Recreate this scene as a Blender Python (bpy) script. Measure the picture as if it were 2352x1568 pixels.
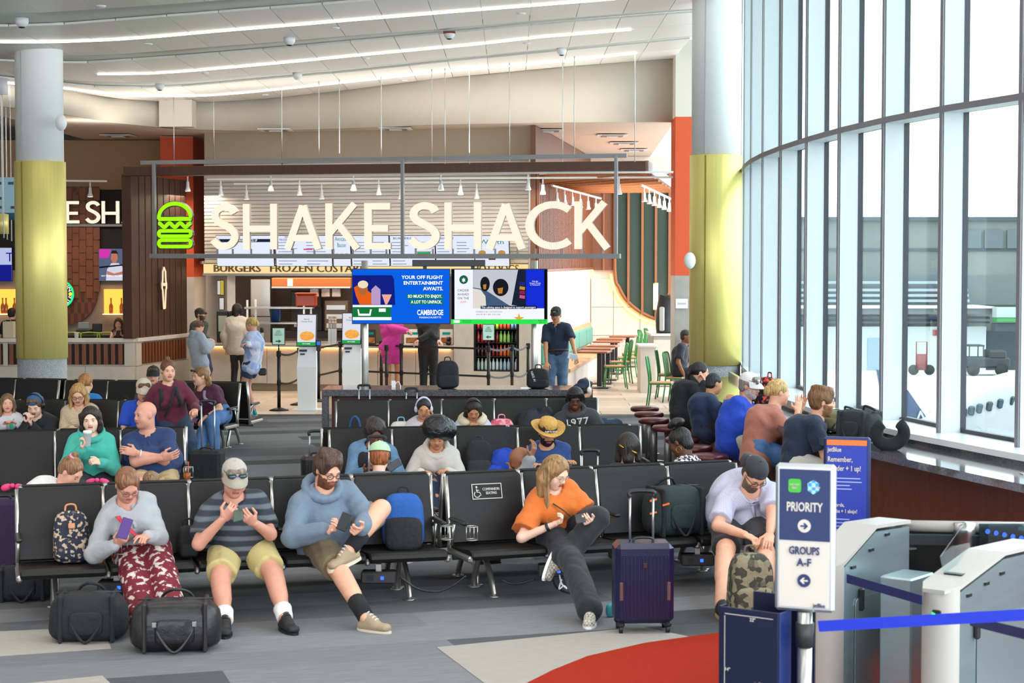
import bpy, bmesh, math, random
import numpy as np
from mathutils import Vector, Matrix
for o in list(bpy.data.objects): bpy.data.objects.remove(o, do_unlink=True)
SC = bpy.context.scene
COL = SC.collection
random.seed(7)
rng = np.random.default_rng(7)
PI = math.pi
F = 4200.0; CX, CY = 1176.0, 784.0; CAMZ = 2.6; PITCH = math.atan(189 / F)
cam_d = bpy.data.cameras.new('camera'); cam = bpy.data.objects.new('camera', cam_d); COL.objects.link(cam)
cam.location = (0, 0, CAMZ); cam.rotation_euler = (PI / 2 - PITCH, 0, 0)
cam_d.sensor_width = 36.0; cam_d.lens = F / 2352 * 36.0; cam_d.clip_start = .1; cam_d.clip_end = 600
cam_d.dof.use_dof = True; cam_d.dof.focus_distance = 26.0; cam_d.dof.aperture_fstop = 6.3
SC.camera = cam
w = bpy.data.worlds.new('sky'); SC.world = w; w.use_nodes = True
_bg = w.node_tree.nodes['Background']; _bg.inputs[0].default_value = (0.86, 0.93, 1.0, 1); _bg.inputs[1].default_value = 5.0
_s = bpy.data.lights.new('sun', 'SUN'); _s.energy = 1.5; _s.angle = .01; _s.color = (1, .96, .9)
_so = bpy.data.objects.new('sun', _s); COL.objects.link(_so); _so.rotation_euler = (math.radians(48), 0, math.radians(-62))
SC.view_settings.view_transform = 'Standard'; SC.view_settings.look = 'None'; SC.view_settings.gamma = 1
SC.view_settings.use_curve_mapping = False; SC.view_settings.exposure = 0.1
try:
 SC.cycles.use_denoising = True; SC.cycles.max_bounces = 7; SC.cycles.diffuse_bounces = 4; SC.cycles.glossy_bounces = 3
 SC.cycles.transmission_bounces = 6; SC.cycles.transparent_max_bounces = 10; SC.cycles.sample_clamp_indirect = 6
 SC.cycles.caustics_reflective = False; SC.cycles.caustics_refractive = False
except Exception: pass
_cp, _sp = math.cos(PITCH), math.sin(PITCH)
def ray(px, py):
 u = (px - CX) / F; v = (CY - py) / F
 return Vector((u, _cp + v * _sp, -_sp + v * _cp))
def at(px, py, Y):
 d = ray(px, py); return Vector((0, 0, CAMZ)) + d * (Y / d.y)
def atz(px, py, z):
 d = ray(px, py); return Vector((0, 0, CAMZ)) + d * ((z - CAMZ) / d.z)
def xat(px, Y): return (px - CX) / F * Y * 1.0
def zat(py, Y): return at(CX, py, Y).z
def lin(h):
 h = h.lstrip('#'); c = [int(h[i:i + 2], 16) / 255 for i in (0, 2, 4)]
 return tuple((x / 12.92 if x <= .04045 else ((x + .055) / 1.055) ** 2.4) for x in c) + (1,)
_M = {}
def mat(name, col='#808080', rough=.6, metal=0., emit=0., ecol=None, var=0., vscale=8., bump=0., bscale=60., stretch=(1, 1, 1), spec=.5, alpha=None, trans=0., col2=None, sheen=0., coat=0., kind='noise', thr=None):
 if name in _M: return _M[name]
 m = bpy.data.materials.new(name); m.use_nodes = True; nt = m.node_tree; N = nt.nodes; L = nt.links
 b = N['Principled BSDF']; b.inputs['Roughness'].default_value = rough; b.inputs['Metallic'].default_value = metal
 b.inputs['Specular IOR Level'].default_value = spec
 c1 = lin(col); b.inputs['Base Color'].default_value = c1
 m.diffuse_color = c1
 if trans: b.inputs['Transmission Weight'].default_value = trans
 if coat: b.inputs['Coat Weight'].default_value = coat; b.inputs['Coat Roughness'].default_value = .08
 if sheen: b.inputs['Sheen Weight'].default_value = sheen
 if emit: b.inputs['Emission Color'].default_value = lin(ecol or col); b.inputs['Emission Strength'].default_value = emit
 tc = None
 def coords():
  nonlocal tc
  if tc is None:
   t = N.new('ShaderNodeTexCoord'); mp = N.new('ShaderNodeMapping'); mp.inputs['Scale'].default_value = stretch
   L.new(t.outputs['Object'], mp.inputs['Vector']); tc = mp.outputs['Vector']
  return tc
 if var or col2:
  if kind == 'noise':
   t = N.new('ShaderNodeTexNoise'); t.inputs['Scale'].default_value = vscale; t.inputs['Detail'].default_value = 4; fac = t.outputs['Fac']
  elif kind == 'voronoi':
   t = N.new('ShaderNodeTexVoronoi'); t.inputs['Scale'].default_value = vscale; fac = t.outputs['Distance']
  elif kind == 'cells':
   t = N.new('ShaderNodeTexVoronoi'); t.inputs['Scale'].default_value = vscale
   s_ = N.new('ShaderNodeSeparateColor'); L.new(t.outputs['Color'], s_.inputs[0]); fac = s_.outputs[0]
  elif kind == 'check':
   t = N.new('ShaderNodeTexChecker'); t.inputs['Scale'].default_value = vscale; fac = t.outputs['Fac']
  else:
   t = N.new('ShaderNodeTexWave'); t.inputs['Scale'].default_value = vscale; t.bands_direction = kind[-1].upper(); t.inputs['Distortion'].default_value = .6; fac = t.outputs['Fac']
  L.new(coords(), t.inputs['Vector'])
  r = N.new('ShaderNodeValToRGB'); L.new(fac, r.inputs[0])
  if col2: a_, b_ = c1, lin(col2)
  else:
   a_ = tuple(min(1, x * (1 - var)) for x in c1[:3]) + (1,); b_ = tuple(min(1, x * (1 + var)) for x in c1[:3]) + (1,)
  lo, hi = thr or ((.3, .7) if kind != 'cells' else (0, 1))
  r.color_ramp.elements[0].position = lo; r.color_ramp.elements[1].position = hi
  r.color_ramp.elements[0].color = a_; r.color_ramp.elements[1].color = b_
  L.new(r.outputs[0], b.inputs['Base Color'])
 if bump:
  t = N.new('ShaderNodeTexNoise'); t.inputs['Scale'].default_value = bscale; t.inputs['Detail'].default_value = 3
  L.new(coords(), t.inputs['Vector'])
  bp = N.new('ShaderNodeBump'); bp.inputs['Strength'].default_value = bump; bp.inputs['Distance'].default_value = .02
  L.new(t.outputs['Fac'], bp.inputs['Height']); L.new(bp.outputs[0], b.inputs['Normal'])
 _M[name] = m; return m
def emis(name, col, s):
 if name in _M: return _M[name]
 m = bpy.data.materials.new(name); m.use_nodes = True; nt = m.node_tree
 nt.nodes.remove(nt.nodes['Principled BSDF']); e = nt.nodes.new('ShaderNodeEmission')
 e.inputs[0].default_value = lin(col); e.inputs[1].default_value = s
 nt.links.new(e.outputs[0], nt.nodes['Material Output'].inputs[0]); _M[name] = m; return m
def glass(name, tint='#eef6f5', rough=0., refl=.035):
 if name in _M: return _M[name]
 m = bpy.data.materials.new(name); m.use_nodes = True; nt = m.node_tree; N = nt.nodes
 N.remove(N['Principled BSDF']); t = N.new('ShaderNodeBsdfTransparent'); t.inputs[0].default_value = lin(tint)
 g = N.new('ShaderNodeBsdfGlossy'); g.inputs['Roughness'].default_value = rough
 mx = N.new('ShaderNodeMixShader'); f = N.new('ShaderNodeLayerWeight'); f.inputs[0].default_value = .5
 pw = N.new('ShaderNodeMath'); pw.operation = 'POWER'; pw.inputs[1].default_value = 4; nt.links.new(f.outputs['Facing'], pw.inputs[0])
 ad = N.new('ShaderNodeMath'); ad.operation = 'MULTIPLY_ADD'; ad.inputs[1].default_value = .35; ad.inputs[2].default_value = refl; nt.links.new(pw.outputs[0], ad.inputs[0])
 nt.links.new(ad.outputs[0], mx.inputs[0])
 nt.links.new(t.outputs[0], mx.inputs[1]); nt.links.new(g.outputs[0], mx.inputs[2]); nt.links.new(mx.outputs[0], N['Material Output'].inputs[0])
 _M[name] = m; return m
def tag(o, label=None, cat=None, group=None, kind=None):
 if label: o['label'] = label
 if cat: o['category'] = cat
 if group: o['group'] = group
 if kind: o['kind'] = kind
 return o
def thing(name, label, cat, loc=(0, 0, 0), rz=0., group=None, kind=None):
 o = bpy.data.objects.new(name, None); COL.objects.link(o); o.empty_display_size = .1
 o.location = loc; o.rotation_euler = (0, 0, rz); return tag(o, label, cat, group, kind)
def link(name, me, parent=None, mw=None):
 o = bpy.data.objects.new(name, me); COL.objects.link(o)
 if parent: o.parent = parent
 if mw is not None: o.matrix_local = mw
 return o
def copy_tree(o, parent=None):
 c = o.copy(); COL.objects.link(c)
 if parent: c.parent = parent
 for ch in o.children: copy_tree(ch, c)
 return c
def frame(o, x, z=(0, 0, 1)):
 x = Vector(x).normalized(); z = Vector(z); y = z.cross(x).normalized(); z = x.cross(y)
 return Matrix(((x.x, y.x, z.x, o[0]), (x.y, y.y, z.y, o[1]), (x.z, y.z, z.z, o[2]), (0, 0, 0, 1)))
I4 = Matrix.Identity(4)
class B:
 def __init__(s): s.v = []; s.f = []; s.m = []; s.sm = []
 def add(s, vs, fs, mi=0, smooth=False, M=None):
  n = len(s.v)
  s.v += [tuple(M @ Vector(p)) for p in vs] if M is not None else [tuple(p) for p in vs]
  s.f += [tuple(i + n for i in f) for f in fs]; s.m += [mi] * len(fs); s.sm += [smooth] * len(fs); return s
 def box(s, c, d, M=None, bev=0., mi=0):
  x, y, z = d[0] / 2, d[1] / 2, d[2] / 2; b = min(bev, x * .95, y * .95, z * .95)
  if b <= 0:
   vs = [(c[0] + i * x, c[1] + j * y, c[2] + k * z) for k in (-1, 1) for j in (-1, 1) for i in (-1, 1)]
   return s.add(vs, [(0, 2, 3, 1), (4, 5, 7, 6), (0, 1, 5, 4), (2, 6, 7, 3), (0, 4, 6, 2), (1, 3, 7, 5)], mi, False, M)
  vs = []; idx = {}
  for i in (-1, 1):
   for j in (-1, 1):
    for k in (-1, 1):
     for a in range(3):
      p = [c[0] + i * (x - (b if a != 0 else 0)), c[1] + j * (y - (b if a != 1 else 0)), c[2] + k * (z - (b if a != 2 else 0))]
      idx[i, j, k, a] = len(vs); vs.append(p)
  fs = []
  for sg in (-1, 1):
   q = [(1, 1), (1, -1), (-1, -1), (-1, 1)]
   for a in range(3):
    f = []
    for (p, r) in q:
     t = [0, 0, 0]; t[a] = sg; t[(a + 1) % 3] = p; t[(a + 2) % 3] = r; f.append(idx[t[0], t[1], t[2], a])
    fs.append(f)
  for a in range(3):
   b1, b2 = (a + 1) % 3, (a + 2) % 3
   for p in (-1, 1):
    for r in (-1, 1):
     t = [0, 0, 0]; t[b1] = p; t[b2] = r; u = list(t); t[a] = -1; u[a] = 1
     fs.append([idx[t[0], t[1], t[2], b1], idx[u[0], u[1], u[2], b1], idx[u[0], u[1], u[2], b2], idx[t[0], t[1], t[2], b2]])
  for i in (-1, 1):
   for j in (-1, 1):
    for k in (-1, 1): fs.append([idx[i, j, k, 0], idx[i, j, k, 1], idx[i, j, k, 2]])
  cc = Vector(c); out = []
  for f in fs:
   ps = [Vector(vs[i]) for i in f]; n = (ps[1] - ps[0]).cross(ps[2] - ps[0]); m_ = sum(ps, Vector()) / len(ps)
   out.append(f if n.dot(m_ - cc) > 0 else f[::-1])
  return s.add(vs, out, mi, False, M)
 def tube(s, pts, r, n=8, closed=False, mi=0, cap=True, flat=None, M=None):
  P = [Vector(p) for p in pts]; k = len(P); rs = r if isinstance(r, (list, tuple)) else [r] * k
  up = None; vs = []; fs = []
  for i in range(k):
   a = P[i - 1] if (i or closed) else P[0]; c = P[(i + 1) % k] if (i < k - 1 or closed) else P[-1]
   t = (c - a).normalized() if (c - a).length > 1e-9 else Vector((0, 0, 1))
   if up is None: up = Vector((0, 0, 1)) if abs(t.z) < .9 else Vector((0, 1, 0))
   sd = t.cross(up).normalized(); up = sd.cross(t).normalized()
   for j in range(n):
    an = 2 * PI * (j + .5) / n; ca, sa = math.cos(an), math.sin(an)
    if flat: q = P[i] + sd * (flat[0] * ca) + up * (flat[1] * sa)
    else: q = P[i] + (sd * ca + up * sa) * rs[i]
    vs.append(q)
  for i in range(k if closed else k - 1):
   for j in range(n):
    a, b_ = i * n + j, i * n + (j + 1) % n; c, d = ((i + 1) % k) * n + (j + 1) % n, ((i + 1) % k) * n + j
    fs.append((a, b_, c, d))
  if cap and not closed: fs.append(tuple(range(n))[::-1]); fs.append(tuple(range((k - 1) * n, k * n)))
  return s.add(vs, fs, mi, n > 4, M)
 def lathe(s, prof, c=(0, 0, 0), n=24, mi=0, M=None, sx=1., sy=1.):
  vs = []; fs = []
  for (r, z) in prof:
   for j in range(n):
    a = 2 * PI * j / n; vs.append((c[0] + r * math.cos(a) * sx, c[1] + r * math.sin(a) * sy, c[2] + z))
  for i in range(len(prof) - 1):
   for j in range(n): fs.append((i * n + j, i * n + (j + 1) % n, (i + 1) * n + (j + 1) % n, (i + 1) * n + j))
  if prof[0][0] > 1e-6: fs.append(tuple(range(n))[::-1])
  if prof[-1][0] > 1e-6: fs.append(tuple(range((len(prof) - 1) * n, len(prof) * n)))
  return s.add(vs, fs, mi, True, M)
 def ball(s, c, r, n=10, mi=0, M=None):
  r = r if isinstance(r, (tuple, list)) else (r, r, r); k = max(4, n // 2 + 1)
  vs = []; fs = []
  for i in range(k + 1):
   t = PI * i / k
   for j in range(n):
    a = 2 * PI * j / n; vs.append((c[0] + r[0] * math.sin(t) * math.cos(a), c[1] + r[1] * math.sin(t) * math.sin(a), c[2] - r[2] * math.cos(t)))
  for i in range(k):
   for j in range(n): fs.append((i * n + j, i * n + (j + 1) % n, (i + 1) * n + (j + 1) % n, (i + 1) * n + j))
  return s.add(vs, fs, mi, True, M)
 def prism(s, poly, h, M=None, mi=0, z0=0.):
  n = len(poly); vs = [(x, y, z0) for x, y in poly] + [(x, y, z0 + h) for x, y in poly]
  ar = sum(poly[i][0] * poly[(i + 1) % n][1] - poly[(i + 1) % n][0] * poly[i][1] for i in range(n))
  fs = [tuple(range(n))[::-1], tuple(range(n, 2 * n))] + [(i, (i + 1) % n, n + (i + 1) % n, n + i) for i in range(n)]
  if (ar < 0) != (h < 0): fs = [f[::-1] for f in fs]
  return s.add(vs, fs, mi, False, M)
 def quad(s, a, b, c, d, mi=0): return s.add([a, b, c, d], [(0, 1, 2, 3)], mi)
 def slab(s, pts, z0, z1, mi=0): return s.prism([(p[0], p[1]) for p in pts], z1 - z0, None, mi, z0)
 def mesh(s, name, mats):
  me = bpy.data.meshes.new(name); me.from_pydata(s.v, [], s.f)
  for m in (mats if isinstance(mats, (list, tuple)) else [mats]): me.materials.append(m)
  me.polygons.foreach_set('material_index', s.m); me.polygons.foreach_set('use_smooth', s.sm); me.update(); return me
 def build(s, name, mats, parent=None, mw=None): return link(name, s.mesh(name, mats), parent, mw)
def struct(name, b, mats, label=None, parent=None):
 o = b.build(name, mats, parent)
 if parent is None: o['kind'] = 'structure'
 if label: o['label'] = label
 return o
_T = {}
def text(s, h, m, parent, mw, name='lettering', ex=.002, align='CENTER', width=None, bold=0.):
 key = (s, align, bold)
 if key not in _T:
  c = bpy.data.curves.new('lettering', 'FONT'); c.body = s; c.size = 1; c.align_x = align; c.align_y = 'CENTER'; c.resolution_u = 2; c.extrude = .01; c.offset = bold
  o = bpy.data.objects.new('tmp', c); COL.objects.link(o)
  me = bpy.data.meshes.new_from_object(o.evaluated_get(bpy.context.evaluated_depsgraph_get()))
  bpy.data.objects.remove(o); bpy.data.curves.remove(c)
  co = np.empty(len(me.vertices) * 3); me.vertices.foreach_get('co', co); co = co.reshape(-1, 3)
  _T[key] = (me, (co[:, 0].max() - co[:, 0].min()) if len(co) else 1)
 me, wd = _T[key]; me = me.copy(); me.materials.clear(); me.materials.append(m)
 k = h / .72; kx = k if width is None else width / wd
 o = link(name, me, parent, mw @ Matrix.Diagonal((kx, k, ex / .01, 1)))
 return o
def face_frame(o, right, up=(0, 0, 1)):
 x = Vector(right).normalized(); y = Vector(up); z = x.cross(y).normalized(); y = z.cross(x)
 return Matrix(((x.x, y.x, z.x, o[0]), (x.y, y.y, z.y, o[1]), (x.z, y.z, z.z, o[2]), (0, 0, 0, 1)))
def disc(r, n=24, cx=0, cy=0, sy=1.): return [(cx + r * math.cos(2 * PI * i / n), cy + sy * r * math.sin(2 * PI * i / n)) for i in range(n)]
def rrect(w_, h_, r, n=4, cx=0, cy=0):
 out = []
 for (sx, sy, a0) in ((1, 1, 0), (-1, 1, 90), (-1, -1, 180), (1, -1, 270)):
  for i in range(n + 1):
   a = math.radians(a0 + 90 * i / n); out.append((cx + sx * (w_ / 2 - r) + r * math.cos(a), cy + sy * (h_ / 2 - r) + r * math.sin(a)))
 return out
def interp(xs, ys, x): return float(np.interp(x, xs, ys))
def smooth_path(pts, n=6):
 P = [Vector(p) for p in pts]; out = []
 for i in range(len(P) - 1):
  a, b, c, d = P[max(i - 1, 0)], P[i], P[i + 1], P[min(i + 2, len(P) - 1)]
  for k in range(n):
   t = k / n; out.append(.5 * ((2 * b) + (c - a) * t + (2 * a - 5 * b + 4 * c - d) * t * t + (3 * b - a - 3 * c + d) * t ** 3))
 out.append(P[-1]); return out
# ================================================================ SHELL
Z = 4200.0
def wall(b, p0, p1, z0, z1, th=.12, mi=0, side=1):
 a = Vector((p0[0], p0[1])); c = Vector((p1[0], p1[1])); t = (c - a).normalized(); n = Vector((-t.y, t.x)) * th * side
 b.slab([a, c, c + n, a + n], z0, z1, mi); return b
def pp(px, Y): return Vector((xat(px, Y), Y))
def carpet_mat():
 m = mat('carpet', '#5b5a5c', .95, bump=.25, bscale=300, spec=.1); nt = m.node_tree; N = nt.nodes; L = nt.links
 b = N['Principled BSDF']; t = N.new('ShaderNodeTexCoord'); mp = N.new('ShaderNodeMapping'); mp.inputs['Rotation'].default_value = (0, 0, math.radians(-17))
 L.new(t.outputs['Object'], mp.inputs[0])
 br = N.new('ShaderNodeTexBrick'); br.inputs['Scale'].default_value = 1; br.inputs['Brick Width'].default_value = 3.2; br.inputs['Row Height'].default_value = .5
 br.inputs['Mortar Size'].default_value = 0; br.inputs['Color1'].default_value = (.075, .075, .08, 1); br.inputs['Color2'].default_value = (.25, .25, .26, 1); br.inputs['Mortar'].default_value = (.12, .12, .12, 1)
 L.new(mp.outputs[0], br.inputs[0])
 mp2 = N.new('ShaderNodeMapping'); mp2.inputs['Scale'].default_value = (1.5, 40, 1); L.new(mp.outputs[0], mp2.inputs[0])
 nz = N.new('ShaderNodeTexNoise'); nz.inputs['Scale'].default_value = 3; nz.inputs['Detail'].default_value = 5; L.new(mp2.outputs[0], nz.inputs[0])
 mx = N.new('ShaderNodeMix'); mx.data_type = 'RGBA'; mx.blend_type = 'OVERLAY'; mx.inputs[0].default_value = .55
 L.new(br.outputs[0], mx.inputs[6]); L.new(nz.outputs[0], mx.inputs[7]); L.new(mx.outputs[2], b.inputs['Base Color'])
 return m
TILE_Y = 30.6
b = B(); b.slab([(-17, -9), (5, -9), (5, TILE_Y), (-17, TILE_Y)], -.3, 0); struct('floor', b, carpet_mat())
b = B(); b.slab([(-17, TILE_Y), (5, TILE_Y), (5, 48), (-17, 48)], -.3, -.006); fl2 = struct('floor_tiled', b, mat('grout', '#8d7f72', .8))
tm = [mat('tile%d' % i, c, .35, var=.12, vscale=3, stretch=(1, 8, 1)) for i, c in enumerate(('#c9b6a2', '#bda994', '#d2c2b0'))]
tme = B().box((0, 0, -.003), (1.19, .59, .012), bev=.003).mesh('tile', tm[0])
tms = [tme] + [tme.copy() for _ in range(2)]
for i, m_ in enumerate(tms): m_.materials[0] = tm[i]
k = 0
for r in range(24):
 y = TILE_Y + .3 + r * .6
 for c in range(-6 if y < 36 else -1, 5):
  o = link('tile', tms[random.randrange(3)], fl2); o.location = (c * 1.2 + (.6 if r % 2 else 0) - .3, y, 0); k += 1
def carpet_patch(name, pix, m, z=.004, label=None):
 b = B(); b.slab([atz(x, y, 0) for x, y in pix], 0, z); o = b.build(name, m); o['kind'] = 'structure'
 if label: o['label'] = label
 return o
cream = mat('carpet_cream', '#a39d95', .95, var=.10, vscale=4, stretch=(2, 30, 1), bump=.2, bscale=300, spec=.1)
red = mat('carpet_red', '#9c2a18', .95, var=.10, vscale=60, bump=.2, bscale=300, spec=.1)
carpet_patch('floor_cream_strip', [(1003, 1487), (1475, 1440), (1590, 1464), (1600, 1500), (1240, 1590), (1120, 1575)], cream)
carpet_patch('floor_cream_strip', [(-80, 1454), (235, 1440), (255, 1489), (-80, 1512)], cream)
carpet_patch('floor_cream_strip', [(-60, 1582), (235, 1552), (275, 1590), (-60, 1640)], cream)
carpet_patch('floor_red_strip', [(1190, 1580), (1270, 1540), (1350, 1508), (1480, 1478), (1600, 1461), (1700, 1448), (1900, 1426), (2120, 1400), (2352, 1382), (2600, 1480), (2600, 1700), (1160, 1700)], red, .007)
CZ, CK = 6.12, .069
def cpt(px, py):
 d = ray(px, py); t = (CZ - CAMZ) / (d.z - CK * d.x); return Vector((0, 0, CAMZ)) + d * t
CURV = {
'n0': [(-150, -60), (400, -85), (800, -120), (1300, -170), (1600, -210)],
'g1u': [(-150, 30), (0, 31), (50, 32), (170, 25), (300, 16), (420, 8), (600, -6), (800, -22), (1200, -60), (1600, -110)],
'g1l': [(-150, 58), (0, 61), (100, 60), (200, 53), (330, 42), (450, 33), (600, 21), (800, 6), (1100, -22), (1600, -75)],
'l1': [(-150, 92), (0, 95), (130, 95), (260, 90), (370, 82), (480, 72), (600, 62), (700, 54), (780, 47), (1036, 26), (1252, 9), (1380, -1), (1600, -22)],
'e2': [(-150, 118), (0, 125), (140, 128), (220, 127), (310, 123), (420, 113), (520, 105), (620, 98), (780, 84), (1020, 66), (1244, 46), (1587, 20)],
'g2l': [(-150, 130), (0, 140), (145, 147), (240, 143), (340, 135), (450, 128), (550, 119), (650, 111), (780, 99), (1036, 76), (1244, 56), (1587, 29)],
'l2': [(-150, 150), (60, 166), (225, 169), (340, 168), (420, 163), (560, 151), (700, 138), (800, 128), (1100, 100), (1240, 84), (1447, 67), (1600, 54)],
'e3': [(-150, 155), (0, 172), (145, 183), (230, 189), (330, 190), (430, 185), (540, 175), (640, 168), (800, 157), (1036, 133), (1290, 110), (1587, 83)],
'g3l': [(-150, 160), (0, 180), (145, 194), (230, 201), (330, 202), (430, 198), (540, 188), (640, 179), (800, 166), (1036, 141), (1290, 117), (1587, 89)],
'l3': [(-150, 172), (0, 188), (148, 201), (220, 212), (300, 218), (400, 220), (480, 218), (560, 212), (680, 200), (800, 187), (1000, 165), (1300, 139), (1460, 121), (1600, 108)],
'end': [(-150, 180), (0, 192), (148, 208), (250, 225), (350, 233), (440, 235), (520, 233), (600, 228), (780, 209), (1000, 181), (1300, 153), (1587, 131)]}
PLAN = {k: [cpt(x, y) for x, y in v] for k, v in CURV.items()}
def cy(k, X):
 p = PLAN[k]; return interp([q.x for q in p], [q.y for q in p], X)
def cz(X, dz=0): return CZ + CK * X + dz
pm = [mat('ceiling_panel%d' % i, c, .38, .0, var=.03, vscale=2, stretch=(1, 14, 1)) for i, c in enumerate(('#f1eee9', '#ebe8e3', '#f4f2ee'))]
ceil = thing('ceiling', None, None, kind='structure')
XL, XR = -9.4, 2.95
def curve_strip(name, ku, kl, m, dz, th, parent):
 b = B(); n = 40; vs = []; fs = []
 for i in range(n + 1):
  X = XL + (XR + .3 - XL) * i / n
  for (kk, h_) in ((ku, 0), (kl, 0), (kl, th), (ku, th)): vs.append((X, cy(kk, X), cz(X, dz + h_)))
 for i in range(n):
  for j in range(4): fs.append((i * 4 + j, i * 4 + (j + 1) % 4, i * 4 + 4 + (j + 1) % 4, i * 4 + 4 + j))
 b.add(vs, fs, 0, True); return b.build(name, m, parent)
cove = mat('ceiling_cove', '#c3cac4', .5)
for u, l in (('g1u', 'g1l'), ('e2', 'g2l'), ('e3', 'g3l')): curve_strip('cove', u, l, cove, .035, .05, ceil)
for u, l in (('n0', 'g1u'), ('g1l', 'l1'), ('l1', 'e2'), ('g2l', 'l2'), ('l2', 'e3'), ('g3l', 'l3'), ('l3', 'end')):
 step = .69; n = int((XR - XL) / step) + 1
 for i in range(n):
  xa, xb = XL + i * step + .006, XL + (i + 1) * step - .006
  g = .012; ya, yb, yc, yd = cy(u, xa) + g, cy(u, xb) + g, cy(l, xb) - g, cy(l, xa) - g
  if yc - yb < .05: continue
  c = Vector(((xa + xb) / 2, (ya + yc) / 2, cz((xa + xb) / 2)))
  b = B(); top = .03
  pts = [(xa, ya), (xb, yb), (xb, yc), (xa, yd)]
  vs = [(x - c.x, y - c.y, cz(x) - c.z) for x, y in pts] + [(x - c.x, y - c.y, cz(x, top) - c.z) for x, y in pts]
  b.add(vs, [(0, 3, 2, 1), (4, 5, 6, 7), (0, 1, 5, 4), (1, 2, 6, 5), (2, 3, 7, 6), (3, 0, 4, 7)])
  b.build('ceiling_panel', pm[random.randrange(3)], ceil, Matrix.Translation(c))
led = emis('led', '#fff1e6', 9)
def led_strip(k, x0, x1, label):
 P = [cpt(x, interp([q[0] for q in CURV[k]], [q[1] for q in CURV[k]], x)) - Vector((0, 0, .012)) for x in np.linspace(x0, x1, 40)]
 b = B(); b.tube(P, .02, 6, flat=(.026, .012)); tag(b.build('linear_ceiling_light', led), label, 'ceiling light', 'linear lights in the ceiling')
led_strip('l1', -120, 1585, 'nearest long glowing light line curving across the panelled ceiling')
led_strip('l2', 225, 1450, 'middle glowing light line in the ceiling, short of both ends')
led_strip('l3', -120, 1462, 'farthest glowing light line in the ceiling, next to the beige bulkhead')
b = B(); b.slab([(-17, -9), (5.2, -9), (5.2, 48), (-17, 48)], 7.9, 8.2); struct('roof', b, mat('roof_white', '#d8d8d6', .8))
b = B(); b.slab([(-17, -9), (2.6, -9), (2.6, 22.2), (-17, 22.2)], 6.6, 6.75); struct('ceiling_near', b, mat('roof_white'))
b = B()
pts = [(X, cy('n0', X)) for X in np.linspace(XL, XR, 12)]
vs = [(-17, 22, cz(-9))] + []
b.slab([(-17, 22), (XL, 22), (XL, 48), (-17, 48)], cz(XL), cz(XL) + .1)
struct('ceiling_left', b, mat('roof_white'))
b = B(); wall(b, (-17, -9), (-17, 48), 0, 8, .2); struct('wall_left', b, mat('wall_grey', '#dcd8d0', .8))
b = B(); wall(b, (-17, 48), (5, 48), 0, 8, .2); struct('wall_far', b, mat('wall_grey'))
beige = mat('beige_paint', '#c9c0b2', .8, var=.02, vscale=3)
EP = [cpt(x, interp([q[0] for q in CURV['end']], [q[1] for q in CURV['end']], x)) for x in (-150, 0, 148, 250, 350, 440, 520, 600, 780, 1000, 1300, 1552)]
SOF = 5.16
b = B(); n = len(EP); vs = []; fs = []
for p in EP: vs += [(p.x, p.y, SOF), (p.x, p.y, p.z + .06), (p.x, p.y + .25, p.z + .06), (p.x, p.y + .25, SOF)]
for i in range(n - 1):
 for j in range(4): fs.append((i * 4 + j, i * 4 + 4 + j, i * 4 + 4 + (j + 1) % 4, i * 4 + (j + 1) % 4))
fs += [(0, 1, 2, 3), tuple(range(4 * n - 4, 4 * n))[::-1]]
b.add(vs, fs, 0, True); struct('wall_bulkhead', b, beige)
b = B(); b.slab([(p.x, p.y + .02) for p in EP] + [(EP[-1].x + .5, 48), (EP[0].x, 48)], SOF + .02, SOF + .08); struct('ceiling_soffit', b, mat('soffit_paint', '#e3d3c4', .8))
def RWY(px): return 37.7 - (px - 470) / 752 * 1.7
def rw(px, dy=0.): Y = RWY(px) + dy; return Vector((xat(px, Y), Y))
RX = (rw(1222) - rw(470)).normalized(); RX3 = Vector((RX.x, RX.y, 0))
taupe = mat('taupe_paint', '#b8a994', .85, var=.02, vscale=3)
b = B(); wall(b, rw(472), rw(1224), 4.62, SOF + .05, .2); struct('wall_restaurant_upper', b, taupe)
b = B(); wall(b, rw(472, .12), rw(1224, .12), 2.3, 4.66, .1); wshut = struct('wall_shutter', b, mat('shutter_back', '#8f8a84', .7))
slm = mat('shutter_slat', '#d7d2cb', .45, var=.03, vscale=2)
n = 28; z0 = 2.52; hs = (4.62 - z0) / n
L_ = (rw(1222) - rw(470)).length
sme = B().box((0, 0, 0), (L_, .03, hs * .93), bev=.008).mesh('slat', slm)
mid = (rw(1222, .07) + rw(470, .07)) / 2; ang = math.atan2(RX.y, RX.x)
for i in range(n):
 o = link('slat', sme, wshut); o.location = (mid.x, mid.y, z0 + (i + .5) * hs); o.rotation_euler = (math.radians(-7), 0, ang)
b = B(); e1 = rw(1219, -.05); b.box((e1.x, e1.y, 3.5), (.1, .16, 2.3), bev=.01); struct('trim_1', b, mat('pale_metal', '#cfcfd0', .35, .6))
warm = emis('warm_fascia', '#ffdf9e', .95)
b = B(); wall(b, rw(468, -.02), rw(1224, -.02), 2.31, 2.5, .1); struct('trim_2', b, warm)
b = B(); wall(b, rw(466, -.06), rw(1226, -.06), 2.26, 2.31, .16); struct('trim_3', b, mat('pale_metal'))
ora = mat('orange_paint', '#d2552b', .7, var=.02); pal = mat('pale_paint', '#d6cfc2', .8)
stone = mat('stone_panel', '#c7bfb3', .55, var=.06, vscale=5, bump=.03, bscale=20); stone2 = mat('stone_grey', '#a09c97', .5, var=.08, vscale=6)
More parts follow.
